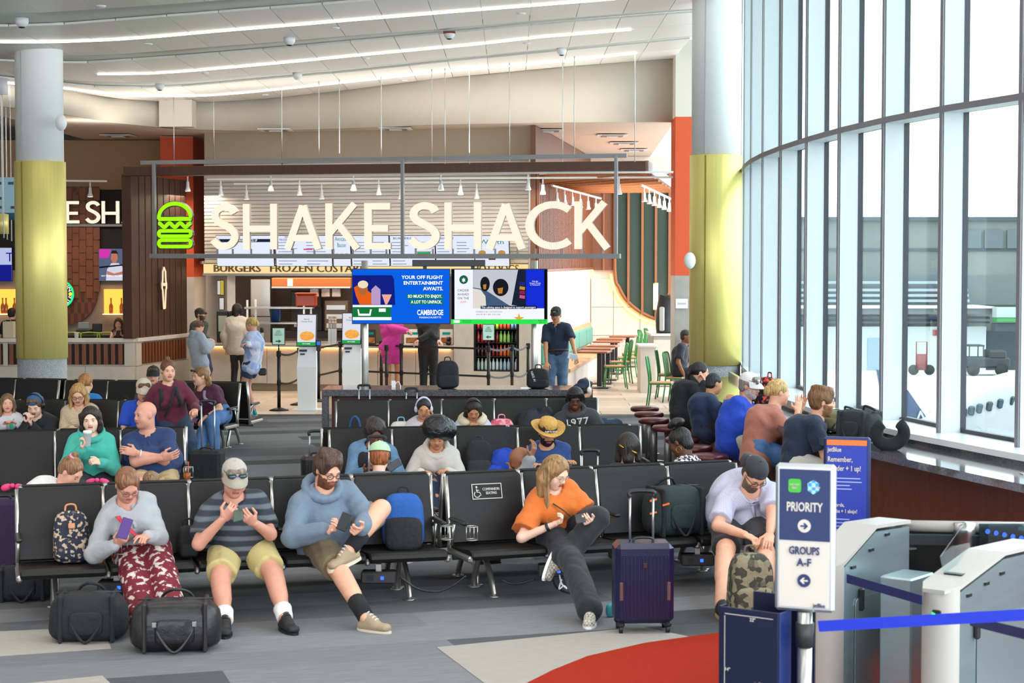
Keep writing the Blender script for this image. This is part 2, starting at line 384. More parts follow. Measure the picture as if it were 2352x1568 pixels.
def pillar(name, xa, xb, Y, zo, zs, dep, st, ztop=5.16):
 xa, xb = xat(xa, Y), xat(xb, Y)
 t = thing(name, None, None, kind='structure')
 for nm, a, c, m in (('pillar_stone', 0, zs, st), ('pillar_orange', zs, zo, ora), ('pillar_head', zo, ztop, pal)):
  B().box(((xa + xb) / 2, Y + dep / 2, (a + c) / 2), (xb - xa, dep, c - a)).build(nm, m, t)
 return t
pillar('pillar_1', 371, 446, 38.35, 5.15, zat(636, 38.35), 1.6, stone, 5.16)
b = B(); b.box(((xat(371, 35.6) + xat(446, 35.6)) / 2, 35.75, 5.42), (xat(446, 35.6) - xat(371, 35.6), .5, .52)); struct('trim_4', b, pal)
pillar('pillar_2', 1550, 1600, 33.6, zat(268, 33.6), zat(633, 33.6), .9, stone2, 6.6)
brass = mat('brass', '#ecdc84', .42, .45, var=.05, vscale=3, stretch=(40, 40, .3))
granite = mat('granite', '#8b8e91', .45, col2='#c9ccce', vscale=90, thr=(.45, .75)); white = mat('white_paint', '#f0f0f0', .45)
def column(nm, px, Y, r, zy0, zy1):
 X = xat(px, Y); t = thing(nm, None, None, (X, Y, 0), kind='structure')
 B().lathe([(r * .99, 0), (r * .99, zy0)], n=48).build('column_base', granite, t)
 B().lathe([(r * 1.0, zy0), (r * 1.03, zy0 + .004), (r * 1.03, zy1 - .004), (r, zy1)], n=48).build('column_cladding', brass, t)
 B().lathe([(r * .96, zy1), (r * .96, 7.9)], n=48).build('column_shaft', white, t)
 B().box((-r * .52, -r * .885, (zy0 + zy1) / 2), (.014, .03, zy1 - zy0 - .02)).build('seam', mat('brass_dark', '#6e6020', .4, .8), t)
 B().box((-r * .52, -r * .82, (zy1 + 7.9) / 2), (.008, .03, 7.9 - zy1)).build('seam', mat('seam_grey', '#b0b0b0', .6), t)
 return t, X
c1, C1X = column('column_1', 95.5, 27.0, .36, 1.14, 4.03)
c2, C2X = column('column_2', 1643, 26.4, .366, 1.08, 4.09)
FN = [(5.45, 10.4), (4.85, 11.75), (4.36, 13.05), (3.97, 14.35), (3.63, 15.55), (3.39, 16.8), (3.225, 18.15), (3.125, 19.55), (3.065, 21.0), (3.05, 22.4), (3.09, 23.8), (3.18, 25.2), (3.32, 26.6), (3.52, 28.0), (3.8, 29.4), (4.15, 30.8), (4.6, 32.1)]
fin_w = mat('window_white', '#c6ced2', .5); fin_e = mat('window_edge', '#77757b', .5); fr = mat('window_frame', '#34343c', .5); gl = glass('window_glass')
ZS, ZT, ZTOP = 1.12, 3.84, 7.9
FP = [Vector((x, y)) for x, y in FN]
def nrm(i):
 a = FP[max(i - 1, 0)]; c = FP[min(i + 1, len(FP) - 1)]; t = (c - a).normalized(); return Vector((t.y, -t.x))
DEP = .20
for i in range(len(FP) - 1):
 a, c = FP[i], FP[i + 1]; na, nc = nrm(i), nrm(i + 1); t = (c - a).normalized()
 wn = thing('window_%d' % (i + 1), None, None, (c.x, c.y, 0), kind='structure')
 off = Matrix.Translation((-c.x, -c.y, 0))
 def P3(p, z): return Vector((p.x - c.x, p.y - c.y, z))
 M = frame((0, 0, 0), (nc.x, nc.y, 0))
 B().box((DEP / 2 + .01, 0, (ZS + ZTOP) / 2), (DEP - .02, .045, ZTOP - ZS), M).build('fin', fin_w, wn)
 B().box((.004, 0, (ZS + ZTOP) / 2), (.012, .05, ZTOP - ZS), M).build('fin_edge', fin_e, wn)
 B().box((DEP + .025, 0, (ZS + ZTOP) / 2), (.05, .055, ZTOP - ZS), M).build('frame', fr, wn)
 def bar(nm, z0, z1, d0, d1, m):
  b = B(); b.slab([P3(a + na * d0, 0), P3(c + nc * d0, 0), P3(c + nc * d1, 0), P3(a + na * d1, 0)], z0, z1); b.build(nm, m, wn)
 bar('transom', ZT, ZT + .055, -.005, .01, fin_e); bar('transom_shelf', ZT, ZT + .05, .01, DEP, fin_w); bar('frame', ZT + .005, ZT + .045, DEP, DEP + .06, fr)
 bar('frame', ZS, ZS + .035, DEP, DEP + .05, fr)
 bar('pane', ZS + .03, ZT + .01, DEP + .025, DEP + .03, gl); bar('pane', ZT + .04, ZTOP, DEP + .025, DEP + .03, gl)
 bar('sill', ZS - .05, ZS, -.25 if i < 9 else .0, DEP + .1, mat('sill_white', '#dfe3e6', .25))
 bar('apron', -.02, ZS - .05, .02, DEP + .1, mat('wall_grey'))
tar = mat('tarmac', '#c9c9c4', .9, var=.05, vscale=.3)
b = B(); b.slab([(-60, -60), (240, -60), (240, 300), (-60, 300)], -4.3, -4.0); struct('ground', b, tar)
# ================================================================ OUTSIDE
def outside():
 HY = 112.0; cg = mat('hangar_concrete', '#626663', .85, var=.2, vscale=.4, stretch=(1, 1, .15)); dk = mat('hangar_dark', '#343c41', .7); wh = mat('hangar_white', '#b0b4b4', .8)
 t = thing('hangar', 'long grey concrete service building across the apron outside the windows', 'building', (xat(2100, HY), HY, -4))
 def X(px): return xat(px, HY) - t.location.x
 def ZZ(py): return zat(py, HY) + 4
 def rect(nm, x0, y0, x1, y1, m, dep=0., th=.4):
  return B().box(((X(x0) + X(x1)) / 2, -dep + th / 2, (ZZ(y0) + ZZ(y1)) / 2), (X(x1) - X(x0), th, ZZ(y0) - ZZ(y1))).build(nm, m, t)
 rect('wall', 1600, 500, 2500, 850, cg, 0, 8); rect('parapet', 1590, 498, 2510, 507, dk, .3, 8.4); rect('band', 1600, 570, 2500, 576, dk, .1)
 rect('lower_cladding', 1600, 632, 2500, 700, mat('hangar_rib', '#565e5d', .7, var=.1, vscale=6, kind='wavex'), .15)
 for x0 in (2208, 2258, 2310): rect('louvre', x0, 528, x0 + 42, 570, mat('louvre', '#4a5257', .6), .2)
 for k, y in enumerate((645, 662, 674, 686)): rect('pipe', 1600, y, 2210, y + 6, mat('pipe_blue', '#838d94', .4, .3), 1.2 + .2 * k, .5)
 rect('canopy_roof', 1600, 699, 2235, 703, wh, 5, 5); rect('canopy_fascia', 1600, 703, 2235, 716, mat('fascia_grey', '#4b4f51', .6), 4.9, .5)
 rect('pipe', 1600, 722, 2235, 727, dk, 4, .4); rect('pipe', 1600, 733, 2235, 737, dk, 4, .4)
 rect('ground_floor_wall', 1600, 745, 2232, 850, wh, 3.5, 1)
 rect('door', 1968, 771, 1998, 845, mat('door_blue', '#7f93a3', .6), 3.6, .2); d = rect('door_sign', 2113, 752, 2129, 765, mat('sign_red', '#8a2626', .6), 3.6, .1)
 rect('door', 2140, 755, 2156, 848, mat('door_yellow', '#8f8c50', .6), 3.6, .2)
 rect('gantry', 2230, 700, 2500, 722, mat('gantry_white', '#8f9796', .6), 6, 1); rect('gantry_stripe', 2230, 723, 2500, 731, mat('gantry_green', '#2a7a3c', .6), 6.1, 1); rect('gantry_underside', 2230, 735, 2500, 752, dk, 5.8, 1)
 rect('garage_opening', 2236, 755, 2500, 846, mat('garage_dark', '#39424a', .8), 3.2, .2)
 tY = 104.0; g = thing('airport_tug', 'dark open cab airport tug parked at the service building', 'vehicle', (xat(2262, tY), tY, -4)); tk = mat('tug_dark', '#141a1f', .5)
 B().box((0, 0, .75), (2.6, 1.6, .6), bev=.1).box((.6, 0, 1.2), (1.0, 1.5, .5), bev=.1).build('chassis', tk, g)
 B().box((-.6, 0, 1.7), (.9, 1.3, .08)).box((-1.0, .6, 1.35), (.06, .06, .7)).box((-.2, .6, 1.35), (.06, .06, .7)).box((-1.0, -.6, 1.35), (.06, .06, .7)).box((-.2, -.6, 1.35), (.06, .06, .7)).build('cab', tk, g)
 for sx in (-.8, .8): B().tube([(sx, -.85, .35), (sx, -.6, .35)], .35, 14).build('wheel', mat('rubber', '#1c1c1e', .8), g)
 g = thing('fire_cart', 'red wheeled fire extinguisher cart standing by the white wall outside', 'extinguisher', (xat(2118, tY), tY, -4)); rd = mat('cart_red', '#6a1f1e', .5)
 B().tube([(0, 0, .3), (0, 0, 1.2)], .3, 12).build('cylinder', rd, g); B().tube([(-.3, 0, .3), (-.3, 0, 1.9), (.3, 0, 1.9), (.3, 0, .3)], .04, 6).build('handle', rd, g)
 for sx in (-.45, .45): B().tube([(sx, -.05, .3), (sx, .05, .3)], .3, 12).build('wheel', mat('rubber'), g)
 PY = 46.0; bl = mat('tail_blue', '#1c3560', .4); pw = mat('plane_white', '#b9bcc2', .3)
 t = thing('aeroplane', 'small white propeller airliner with blue tail parked below the windows', 'aeroplane', (xat(2200, PY), PY, -4))
 def V(px, py, Y): p = at(px, py, Y); return p - Vector(t.location)
 a = V(2030, 1010, PY + 1.0); b_ = V(2190, 985, PY); c = V(2330, 940, PY - 1); d = V(2560, 900, PY - 2.5)
 B().tube(smooth_path([a, b_, c, d], 8), [.12 + .82 * min(1, i / 14) for i in range(25)], 20).build('fuselage', pw, t)
 B().tube(smooth_path([a + Vector((.6, -.35, -.05)), b_ + Vector((0, -.62, -.1)), c + Vector((0, -.92, -.12)), d + Vector((0, -.95, -.12))], 6), .1, 6, flat=(.03, .12)).build('stripe', bl, t)
 for k, (x, y) in enumerate(((2213, 947), (2231, 943), (2250, 938), (2273, 933), (2298, 927), (2328, 921))):
  p = V(x, y, PY - 1.1 - k * .16); B().box((0, 0, 0), (.17, .1, .24), bev=.04).build('window', mat('plane_window', '#1d3a44', .15), t, Matrix.Translation(p) @ Matrix.Rotation(.12, 4, 'Y'))
 tp = [V(2072, 888, PY + .6), V(2085, 895, PY + .6), V(2150, 990, PY + .6), V(2070, 998, PY + .6), V(2045, 990, PY + .6)]
 th = Vector((0, .12, 0)); vs = tp + [p + th for p in tp]; n = 5
 B().add(vs, [tuple(range(n)), tuple(range(n, 2 * n))[::-1]] + [(i, i + n, (i + 1) % n + n, (i + 1) % n) for i in range(n)]).build('tail_fin', bl, t)
 tp = [V(2013, 848, PY + 4), V(2022, 850, PY + 4), V(2075, 990, PY + 4), V(2040, 990, PY + 4)]; vs = tp + [p + th for p in tp]; n = 4
 B().add(vs, [tuple(range(n)), tuple(range(n, 2 * n))[::-1]] + [(i, i + n, (i + 1) % n + n, (i + 1) % n) for i in range(n)]).build('far_winglet', bl, t)
 text('pe Air', .38, mat('plane_white'), t, face_frame(V(2100, 962, PY + .5), (1, 0, 0.05)), ex=.01)
 text('86CA', .3, mat('reg_blue', '#9fb6cc', .5), t, face_frame(V(2235, 1000, PY - 1.35), (1, 0, .12)), ex=.01)
outside()
# ================================================================ RESTAURANT
dkwood = mat('dark_wood', '#4b2e20', .5, var=.15, vscale=4, stretch=(6, 6, .6)); wood = mat('walnut', '#7a4527', .45, var=.2, vscale=4, stretch=(8, 8, .5))
steel = mat('steel', '#b5b4b0', .28, .9); steel_p = mat('painted_steel', '#8b8c90', .45, .3); black = mat('black_plastic', '#17171a', .4); blackm = mat('black_matte', '#141416', .8); wht = mat('white_plastic', '#ededee', .4)
RN = Vector((RX.y, -RX.x)); RN3 = Vector((RN.x, RN.y, 0))    # wall normal toward the hall
PY0 = 35.4
pA, pB, pC = pp(-260, PY0), pp(308, PY0), pp(432, 37.9)
def partition(name, a, c, ins):
 t = thing(name, None, None, (a.x, a.y, 0), kind='structure'); d = (c - a); L = d.length; M = frame((0, 0, 0), (d.x, d.y, 0))
 B().box((L / 2, .08, .5), (L, .12, 1.0), M).build('core', stone, t)
 B().box((L / 2, .06, 1.03), (L + .02, .24, .075), M, .008).build('cap', mat('stone_cap', '#d3ccc2', .4, var=.05), t)
 n = max(1, round(L / 1.05))
 for i in range(n): B().box(((i + .5) * L / n, 0, .27), (L / n - .008, .04, .5), M, .004).build('stone_panel', stone, t)
 for (x0, x1) in ins:
  B().box(((x0 + x1) / 2, .02, .76), (x1 - x0, .03, .4), M).build('insert_back', mat('insert_dark', '#2a1a12', .7), t)
  k = max(2, round((x1 - x0) / .14)); w_ = (x1 - x0) / k
  for i in range(k): B().box((x0 + (i + .5) * w_, -.01, .76), (w_ * .55, .05, .4), M).build('slat', wood, t)
 xs = [0] + [q for s in ins for q in s] + [L]
 for i in range(0, len(xs), 2):
  if xs[i + 1] - xs[i] > .02: B().box(((xs[i] + xs[i + 1]) / 2, 0, .76), (xs[i + 1] - xs[i] - .008, .04, .46), M, .004).build('stone_panel', stone, t)
 return t
L1 = (pB - pA).length
partition('wall_bar_front', pA, pB, [(.3, L1 - 2.55), (L1 - 2.45, L1 - .2)])
L2 = (pC - pB).length
partition('wall_bar_return', pB + Vector((.02, .02)), pC, [(L2 * .09, L2 * .93)])
scr = thing('timber_screen', 'tall dark timber slat screen with ice cream cone emblem', 'screen', (pB.x, pB.y, 1.07))
d = pC - pB; M = frame((0, 0, 0), (d.x, d.y, 0)); SH = 3.16
B().box((L2 / 2, .12, SH / 2), (L2, .03, SH), M).build('backing', mat('screen_back', '#8a6a55', .6), scr)
for i in range(9):
 w_ = L2 / 9; B().box(((i + .5) * w_, .06, SH / 2), (w_ * .86, .09, SH), M, .005).build('slat', dkwood, scr)
B().box((-.09, .05, SH / 2), (.2, .2, SH), M, .006).build('corner_post', dkwood, scr)
cm = emis('cone_light', '#ffdcb4', 1.1); o3 = at(381, 662, 36.7) - Vector((pB.x, pB.y, 1.07)); FFs = face_frame(o3 - Vector((0, .16, 0)), (d.x, d.y, 0))
def emblem(nm, paths, r, m, M_, par, back=None):
 for k, p in enumerate(paths):
  B().tube([M_ @ Vector((x, y, 0)) for x, y in p], r, 6).build(nm, m, par)
  if back: B().tube([M_ @ Vector((x * 1.0, y * 1.0, -.04)) for x, y in p], r * 1.5, 6).build('tray', back, par)
emblem('cone_tube', [[(-.03, -.4), (-.075, -.02), (-.1, 0), (-.1, .1), (-.075, .14), (-.06, .34), (0, .42), (.06, .34), (.075, .14), (.1, .1), (.1, 0), (.075, -.02), (.03, -.4), (-.03, -.4)], [(-.07, .06), (-.03, .1), (0, .06), (.03, .1), (.07, .06)]], .016, cm, FFs, scr, mat('tray_dark', '#4a4038', .5))
ORD = ['leftmost', 'second from left', 'third from left', 'fourth from left', 'fifth from left', 'sixth from left', 'seventh from left', 'eighth from left', 'ninth from left', 'tenth from left', 'eleventh from left', 'twelfth from left', 'thirteenth from left', 'fourteenth from left']
can = thing('timber_canopy', 'dark brown timber canopy beam hung over the restaurant front', 'canopy', (0, 0, 4.2))
bA = at(290, 394, 35.3); bB = at(1486, 381, 33.4)
def beam(a, c, w_, h_, nm='beam', m=dkwood, par=can):
 a, c = Vector(a), Vector(c); o = Vector((0, 0, 4.2)) if par is can else Vector(); dv = c - a
 return B().box((dv.length / 2, 0, 0), (dv.length, w_, h_), frame((a - o), dv), .004).build(nm, m, par)
beam(bA, bB, .3, .17); beam(at(330, 397, 36.2) + Vector((0, 0, .08)), at(440, 403, 38.1) + Vector((0, 0, .08)), .2, .06)
bC = at(1551, 428, 41.5); beam(bB, bC, .06, .2, 'side_beam', mat('canopy_edge', '#7f6f62', .5))
ww = mat('oak', '#a9714a', .5, var=.15, vscale=4, stretch=(.6, 8, 8))
for k in range(9):
 f_ = k / 8; a = bB.lerp(bC, f_) + Vector((0, 0, -.06)); c = at(1232 + 115 * f_, 412 + 24 * f_, 35.6 + 8 * f_); beam(c, a, .05, .16, 'trellis_slat', ww)
sA = at(345, 583, 34.75); sB = at(1425, 583, 32.3); sdir = (sB - sA).normalized(); SL = (sB - sA).length
sg = thing('hanging_sign', 'illuminated hanging restaurant sign with green burger and big pale letters', 'sign', (sA.x, sA.y, sA.z))
M = frame((0, 0, 0), sdir); B().box((SL / 2, 0, -.04), (SL, .1, .085), M, .004).build('bottom_rail', steel_p, sg)
def sx(px):   # pixel column -> distance along sign
 dd = ray(px, 583); t_ = (sA.x * sdir.y - sA.y * sdir.x) / (dd.x * sdir.y - dd.y * sdir.x); p = dd * t_
 return (Vector((p.x, p.y)) - Vector((sA.x, sA.y))).length
for px in (354, 924, 1414): B().box((sx(px), .02, .85), (.06, .06, 1.75), M, .004).build('hanger_post', steel_p, sg)
B().box((SL / 2 - .05, .05, 1.73), (SL + .3, .06, .075), M).build('top_rail', steel_p, sg)
lit = emis('letter_face', '#ffe9d2', 1.08); ret = mat('letter_return', '#8f857c', .5)
LH = .845
def stroke(pts, w_, closed=False):
 n = len(pts); L, R = [], []
 for i in range(n):
  a = Vector(pts[i - 1 if i or closed else 0]); c = Vector(pts[(i + 1) % n if i < n - 1 or closed else n - 1]); p = Vector(pts[i])
  t = (c - a).normalized(); nn = Vector((-t.y, t.x)) * w_ / 2; L.append(p + nn); R.append(p - nn)
 return L, R
def arc(cx, cy, rx, ry, a0, a1, n=14): return [(cx + rx * math.cos(math.radians(a0 + (a1 - a0) * i / n)), cy + ry * math.sin(math.radians(a0 + (a1 - a0) * i / n))) for i in range(n + 1)]
def letter_shapes(ch):
 t = .15; h = t / 2
 if ch == 'S':
  c = smooth_path([(.50, .80, 0), (.44, .885, 0), (.34, .93, 0), (.22, .92, 0), (.115, .84, 0), (.095, .72, 0), (.15, .62, 0), (.27, .545, 0), (.40, .46, 0), (.49, .35, 0), (.49, .22, 0), (.40, .105, 0), (.27, .068, 0), (.15, .10, 0), (.045, .215, 0)], 4)
  return [([(p.x, p.y) for p in c], t)], .55
 if ch == 'H': return [([(h, 0), (h, 1)], t), ([(.68, 0), (.68, 1)], t), ([(h, .455), (.68, .455)], .14)], .755
 if ch == 'A': return [([(.06, 0), (.375, .95)], t * .95), ([(.69, 0), (.375, .95)], t * .95), ([(.16, .245), (.59, .245)], .14)], .75
 if ch == 'K': return [([(h, 0), (h, 1)], t), ([(.1, .36), (.60, .98)], t * .95), ([(.28, .53), (.66, .01)], t * .95)], .70
 if ch == 'E': return [([(h, 0), (h, 1)], t), ([(h, .93), (.5, .93)], .14), ([(h, .455), (.46, .455)], .14), ([(h, .07), (.51, .07)], .14)], .52
 if ch == 'C': return [(arc(.50, .5, .43, .435, 48, 312, 22), t)], .8
def make_letter(ch, M_, h_, par, m, mr, w_px=None, dep=.07, nm='letter'):
 rib, adv = letter_shapes(ch); kx = (w_px / adv) if w_px else h_
 b = B()
 for pts, w_ in rib:
  L, R = stroke(pts, w_); n = len(L); vs = []; fs = []; mm = []
  for p in L + R: vs.append((p.x * kx, p.y * h_, dep / 2))
  for p in L + R: vs.append((p.x * kx, p.y * h_, -dep / 2))
  for i in range(n - 1):
   b_ = len(b.v)
  fs1 = [(i, n + i, n + i + 1, i + 1) for i in range(n - 1)]
  fs2 = [(2 * n + i, 2 * n + i + 1, 3 * n + i + 1, 3 * n + i) for i in range(n - 1)] + [(i, i + 1, 2 * n + i + 1, 2 * n + i) for i in range(n - 1)] + [(n + i, 3 * n + i, 3 * n + i + 1, n + i + 1) for i in range(n - 1)] + [(0, 2 * n, 3 * n, n), (n - 1, 2 * n - 1, 4 * n - 1, 3 * n - 1)]
  b.add(vs, fs1, 0, False, M_); b.add(vs, fs2, 1, False, M_)
 return b.build(nm, [m, mr], par)
def sign_word(items, z0, h_, par):
 for ch, x0, x1 in items:
  a = sx(x0); c = sx(x1); base = sdir * a + Vector((0, 0, z0)); Mf = face_frame(base, sdir)
  make_letter(ch, Mf, h_, par, lit, ret, c - a)
  for q in (.22, .8):
   p = sdir * (a + (c - a) * q); B().box((p.x, p.y, .04), (.035, .035, .1)).build('stand_off', steel_p, par)
sign_word([('S', 486, 547), ('H', 560, 638), ('A', 655, 739), ('K', 749, 826), ('E', 838, 900), ('S', 940, 1008), ('H', 1022, 1106), ('A', 1118, 1207), ('C', 1208, 1310), ('K', 1320, 1400)], .085, LH, sg)
grn = emis('burger_green', '#86ff12', 1.6); gtr = mat('burger_tray', '#4a4a4a', .5)
Mb = face_frame(sdir * sx(402) + Vector((0, 0, .1)), sdir)
def rr(w_, h_, cy_): return [(x, y + cy_) for x, y in rrect(w_, h_, h_ / 2 * .98, 6)]
bw = .66
emblem('burger_tube', [rr(bw, .12, .1) + [rr(bw, .12, .1)[0]], rr(bw, .1, .285) + [rr(bw, .1, .285)[0]],
 [(x, .445 + .035 * math.sin((x + bw / 2) / bw * 6 * PI + PI / 2)) for x in np.linspace(-bw / 2, bw / 2, 40)],
 [(-bw / 2, .56), (bw / 2, .56)] + [(bw / 2 * math.cos(a), .58 + .27 * math.sin(a)) for a in np.linspace(.1, PI - .1, 20)] + [(-bw / 2, .56)]], .036, grn, Mb, sg, gtr)
rodm = mat('rod', '#c5cbd0', .35, .7)
for i, (px, yt, yb, Y) in enumerate(((400, 205, 385, 35), (492, 225, 380, 35.2), (648, 220, 380, 34.7), (733, 175, 370, 33.9), (780, 195, 378, 33.8), (876, 200, 376, 33.9), (992, 150, 372, 33.2), (1022, 165, 376, 33.2), (1078, 180, 376, 33.6), (1170, 155, 372, 33.0), (1292, 155, 372, 33.2), (1319, 120, 368, 32.7), (1458, 105, 372, 32.8))):
 a = at(px, yb, Y); tp = CZ + CK * a.x; B().tube([a, (a.x, a.y, tp)], .009, 5).build('suspension_rod', rodm).update_tag()
 o = bpy.context.scene.objects[-1]
for i, o in enumerate([o for o in COL.objects if o.name.startswith('suspension_rod')]): tag(o, ORD[i] + ' thin steel rod running from the ceiling down to the sign', 'rod', 'suspension rods above the sign')
mb_scr = emis('menu_screen', '#dfe6fb', 1.0)
def screen(name, label, x0, y0, x1, y1, Y, m, tilt=0., par=None, border=.02, cat='screen', right=None, depth=.05):
 c = at((x0 + x1) / 2, (y0 + y1) / 2, Y); r = right or Vector((1, 0, 0)); w_ = (x1 - x0) / F * Y / max(.3, abs(r.x)); h_ = (y1 - y0) / F * Y
 t = thing(name, label, cat, (c.x, c.y, c.z - h_ / 2)); up = Vector((0, -math.sin(tilt), math.cos(tilt)))
 Mf = face_frame(Vector((0, 0, h_ / 2)), r, up)
 B().box((0, 0, -depth / 2 - .002), (w_, h_, depth), Mf, .006).build('housing', black, t)
 B().box((0, 0, 0), (w_ - border, h_ - border, .004), Mf).build('display', m, t)
 return t, Mf, w_, h_
ink = emis('ink_grey', '#7d8498', .7); inkd = emis('ink_dark', '#2b3350', .6); teal_i = emis('ink_teal', '#1c8f74', .8); pink_i = emis('ink_pink', '#e0497c', .8); grn_i = emis('ink_green', '#2aa850', .9)
def rows(t, Mf, x0, x1, y0, y1, n, m=ink, h_=.012):
 b = B()
 for i in range(n):
  y = y0 + (y1 - y0) * i / max(1, n - 1); xe = x0 + (x1 - x0) * (.6 + .4 * random.random()); b.box(((x0 + xe) / 2, y, .005), (xe - x0, h_, .003), Mf)
 b.build('print', m, t)
mx = [(494, 631), (631, 764), (764, 806), (806, 895), (895, 1000), (1000, 1090), (1090, 1170)]
mlab = ['leftmost blank menu board', 'menu board with shakes column', 'menu board with green script headline and burger picture', 'menu board over the left screen edge', 'menu board with burger list', 'menu board with breakfast list', 'rightmost menu board with burger pictures']
for i, (x0, x1) in enumerate(mx):
 t, Mf, w_, h_ = screen('menu_board', mlab[i] + ' above the kitchen counter', x0, 540, x1, 612, RWY((x0 + x1) / 2) - .35, mb_scr, .12, right=RX3, cat='menu board'); t['group'] = 'menu boards above the counter'
 if i == 0:
  B().box((0, h_ * .33, .005), (w_ * .96, h_ * .1, .004), Mf).build('print', inkd, t); text('ORDER AHEAD & PICK UP', .05, emis('ink_white', '#ffffff', 1), t, Mf @ Matrix.Translation((0, h_ * .33, .008)), width=w_ * .45)
 elif i in (2, 6):
  text('Avocado\nBacon' if i == 2 else "Worth", .09, teal_i, t, Mf @ Matrix.Translation((0, h_ * .28, .006)), width=w_ * .7)
  for k in range(3):
   b = B(); x = (-.28 + .28 * k) * w_; y = -h_ * (.2 if i == 2 else .1 + .13 * (k % 2))
   b.prism(disc(.075, 14, x, y + .03, .6), .004, Mf, 0, .004); b.box((x, y, .008), (.15, .025, .006), Mf, mi=1); b.box((x, y - .02, .008), (.14, .03, .006), Mf, mi=2); b.build('print', [emis('bun', '#d99a4e', .8), emis('lettuce', '#7fb04a', .8), emis('patty', '#6b3a22', .7)], t)
 else:
  text({1: 'SHAKES &\nFROZEN CUSTARD', 3: 'FLAT-TOP DOGS', 4: 'BURGERS', 5: 'BREAKFAST'}[i], .04, inkd, t, Mf @ Matrix.Translation((-w_ * .22, h_ * (.4 if i != 3 else -.2), .006)), width=w_ * .4)
  for cx in (-.45, .05):
   rows(t, Mf, cx * w_, (cx + .38) * w_, h_ * .27, -h_ * .42, 8)
  if i in (4,): B().box((w_ * .25, -h_ * .1, .007), (w_ * .3, h_ * .12, .004), Mf).build('print', grn_i, t)
  if i == 1: B().box((w_ * .08, h_ * .05, .007), (w_ * .16, h_ * .04, .004), Mf).build('print', pink_i, t)
fl = mat('fascia_letter', '#8f7a58', .5, .2)
for s, x0, x1 in (('BURGERS', 488, 602), ('FROZEN CUSTARD', 615, 850), ('HOT DOGS', 1085, 1192)):
 c = rw((x0 + x1) / 2, -.06); t = text(s, .155, fl, None, face_frame((c.x, c.y, 2.405), RX3), 'fascia_lettering', .03, width=(x1 - x0) / F * RWY(x0)); tag(t, 'thin metal words %s standing on the glowing fascia' % s.lower(), 'lettering', 'fascia words')
kA, kB = pp(446, 36.55), pp(1041, 35.17); kd = (kB - kA); KL = kd.length
ct = thing('serving_counter', 'long stone fronted serving counter with glowing lip, at the back', 'counter', (kA.x, kA.y, 0)); M = frame((0, 0, 0), (kd.x, kd.y, 0))
B().box((KL / 2, .3, .45), (KL, .5, .82), M).build('body', stone, ct); B().box((KL / 2, .22, .9), (KL, .72, .05), M, .008).build('countertop', mat('counter_top', '#a99c8c', .3, var=.1), ct)
B().box((KL / 2, .06, .07), (KL, .04, .14), M).build('toe_kick', mat('toe_stone', '#8f7f6c', .6), ct); B().box((KL / 2, -.01, .865), (KL * .98, .02, .012), M).build('light_strip', emis('counter_led', '#ffb56a', 14), ct)
n = 7
for i in range(n): B().box(((i + .5) * KL / n, .03, .49), (KL / n - .008, .03, .7), M, .004).build('stone_panel', stone, ct)
sA2, sB2 = pp(1042, 35.15), pp(1228, 34.75); b = B(); wall(b, sA2, pp(1088, 35.05), 0, 2.3, .5); wall(b, pp(1192, 34.83), sB2, 0, 2.3, .5); wall(b, pp(1088, 35.05), pp(1192, 34.83), 0, zat(852, 35), .5); wall(b, pp(1088, 35.05), pp(1192, 34.83), zat(735, 35), 2.3, .5); struct('wall_kitchen_right', b, stone)
b = B(); wall(b, pp(473, 38.2), pp(522, 37.62), 0, 2.3, .2); struct('wall_kitchen_left', b, stone)
dk = Vector((sB2.x - sA2.x, sB2.y - sA2.y, 0)).normalized()
fo = at(1088, 852, 35.05); fr_ = thing('drinks_cooler', 'open black drinks cooler with shelves of bottles in the stone wall', 'cooler', fo); Mk = frame((0, 0, 0), dk); CWD = .87; CH = zat(735, 35) - fo.z
B().box((CWD / 2, .48, CH / 2), (CWD, .03, CH), Mk).box((.01, .25, CH / 2), (.02, .5, CH), Mk).box((CWD - .01, .25, CH / 2), (.02, .5, CH), Mk).box((CWD / 2, .25, .01), (CWD, .5, .02), Mk).box((CWD / 2, .25, CH - .01), (CWD, .5, .02), Mk).build('cabinet', blackm, fr_)
shz = [.03, .295, .56, .82]
for z_ in shz[1:]: B().box((CWD / 2, .24, z_ - .015), (CWD - .04, .4, .012), Mk).build('shelf', blackm, fr_)
B().box((CWD / 2, .05, CH - .03), (CWD - .06, .04, .02), Mk).build('light', emis('cooler_led', '#eaf4ff', 8), fr_)
bcols = [['#b9d3c6', '#cfe0dd', '#a9c8d8', '#d8e6ea'], ['#3a0d0c', '#7c1410', '#d8641e', '#2f6d33'], ['#b3201a', '#7a1512', '#9ccb58', '#274428'], ['#d9333a', '#c4cf31', '#ef5a2e', '#8fa9c8']]
bprof = [(.028, 0), (.03, .02), (.03, .13), (.026, .15), (.012, .185), (.011, .205), (.013, .206), (.013, .22), (0, .22)]; cprof = [(.024, 0), (.03, .01), (.03, .11), (.024, .122), (0, .122)]
bot = {}
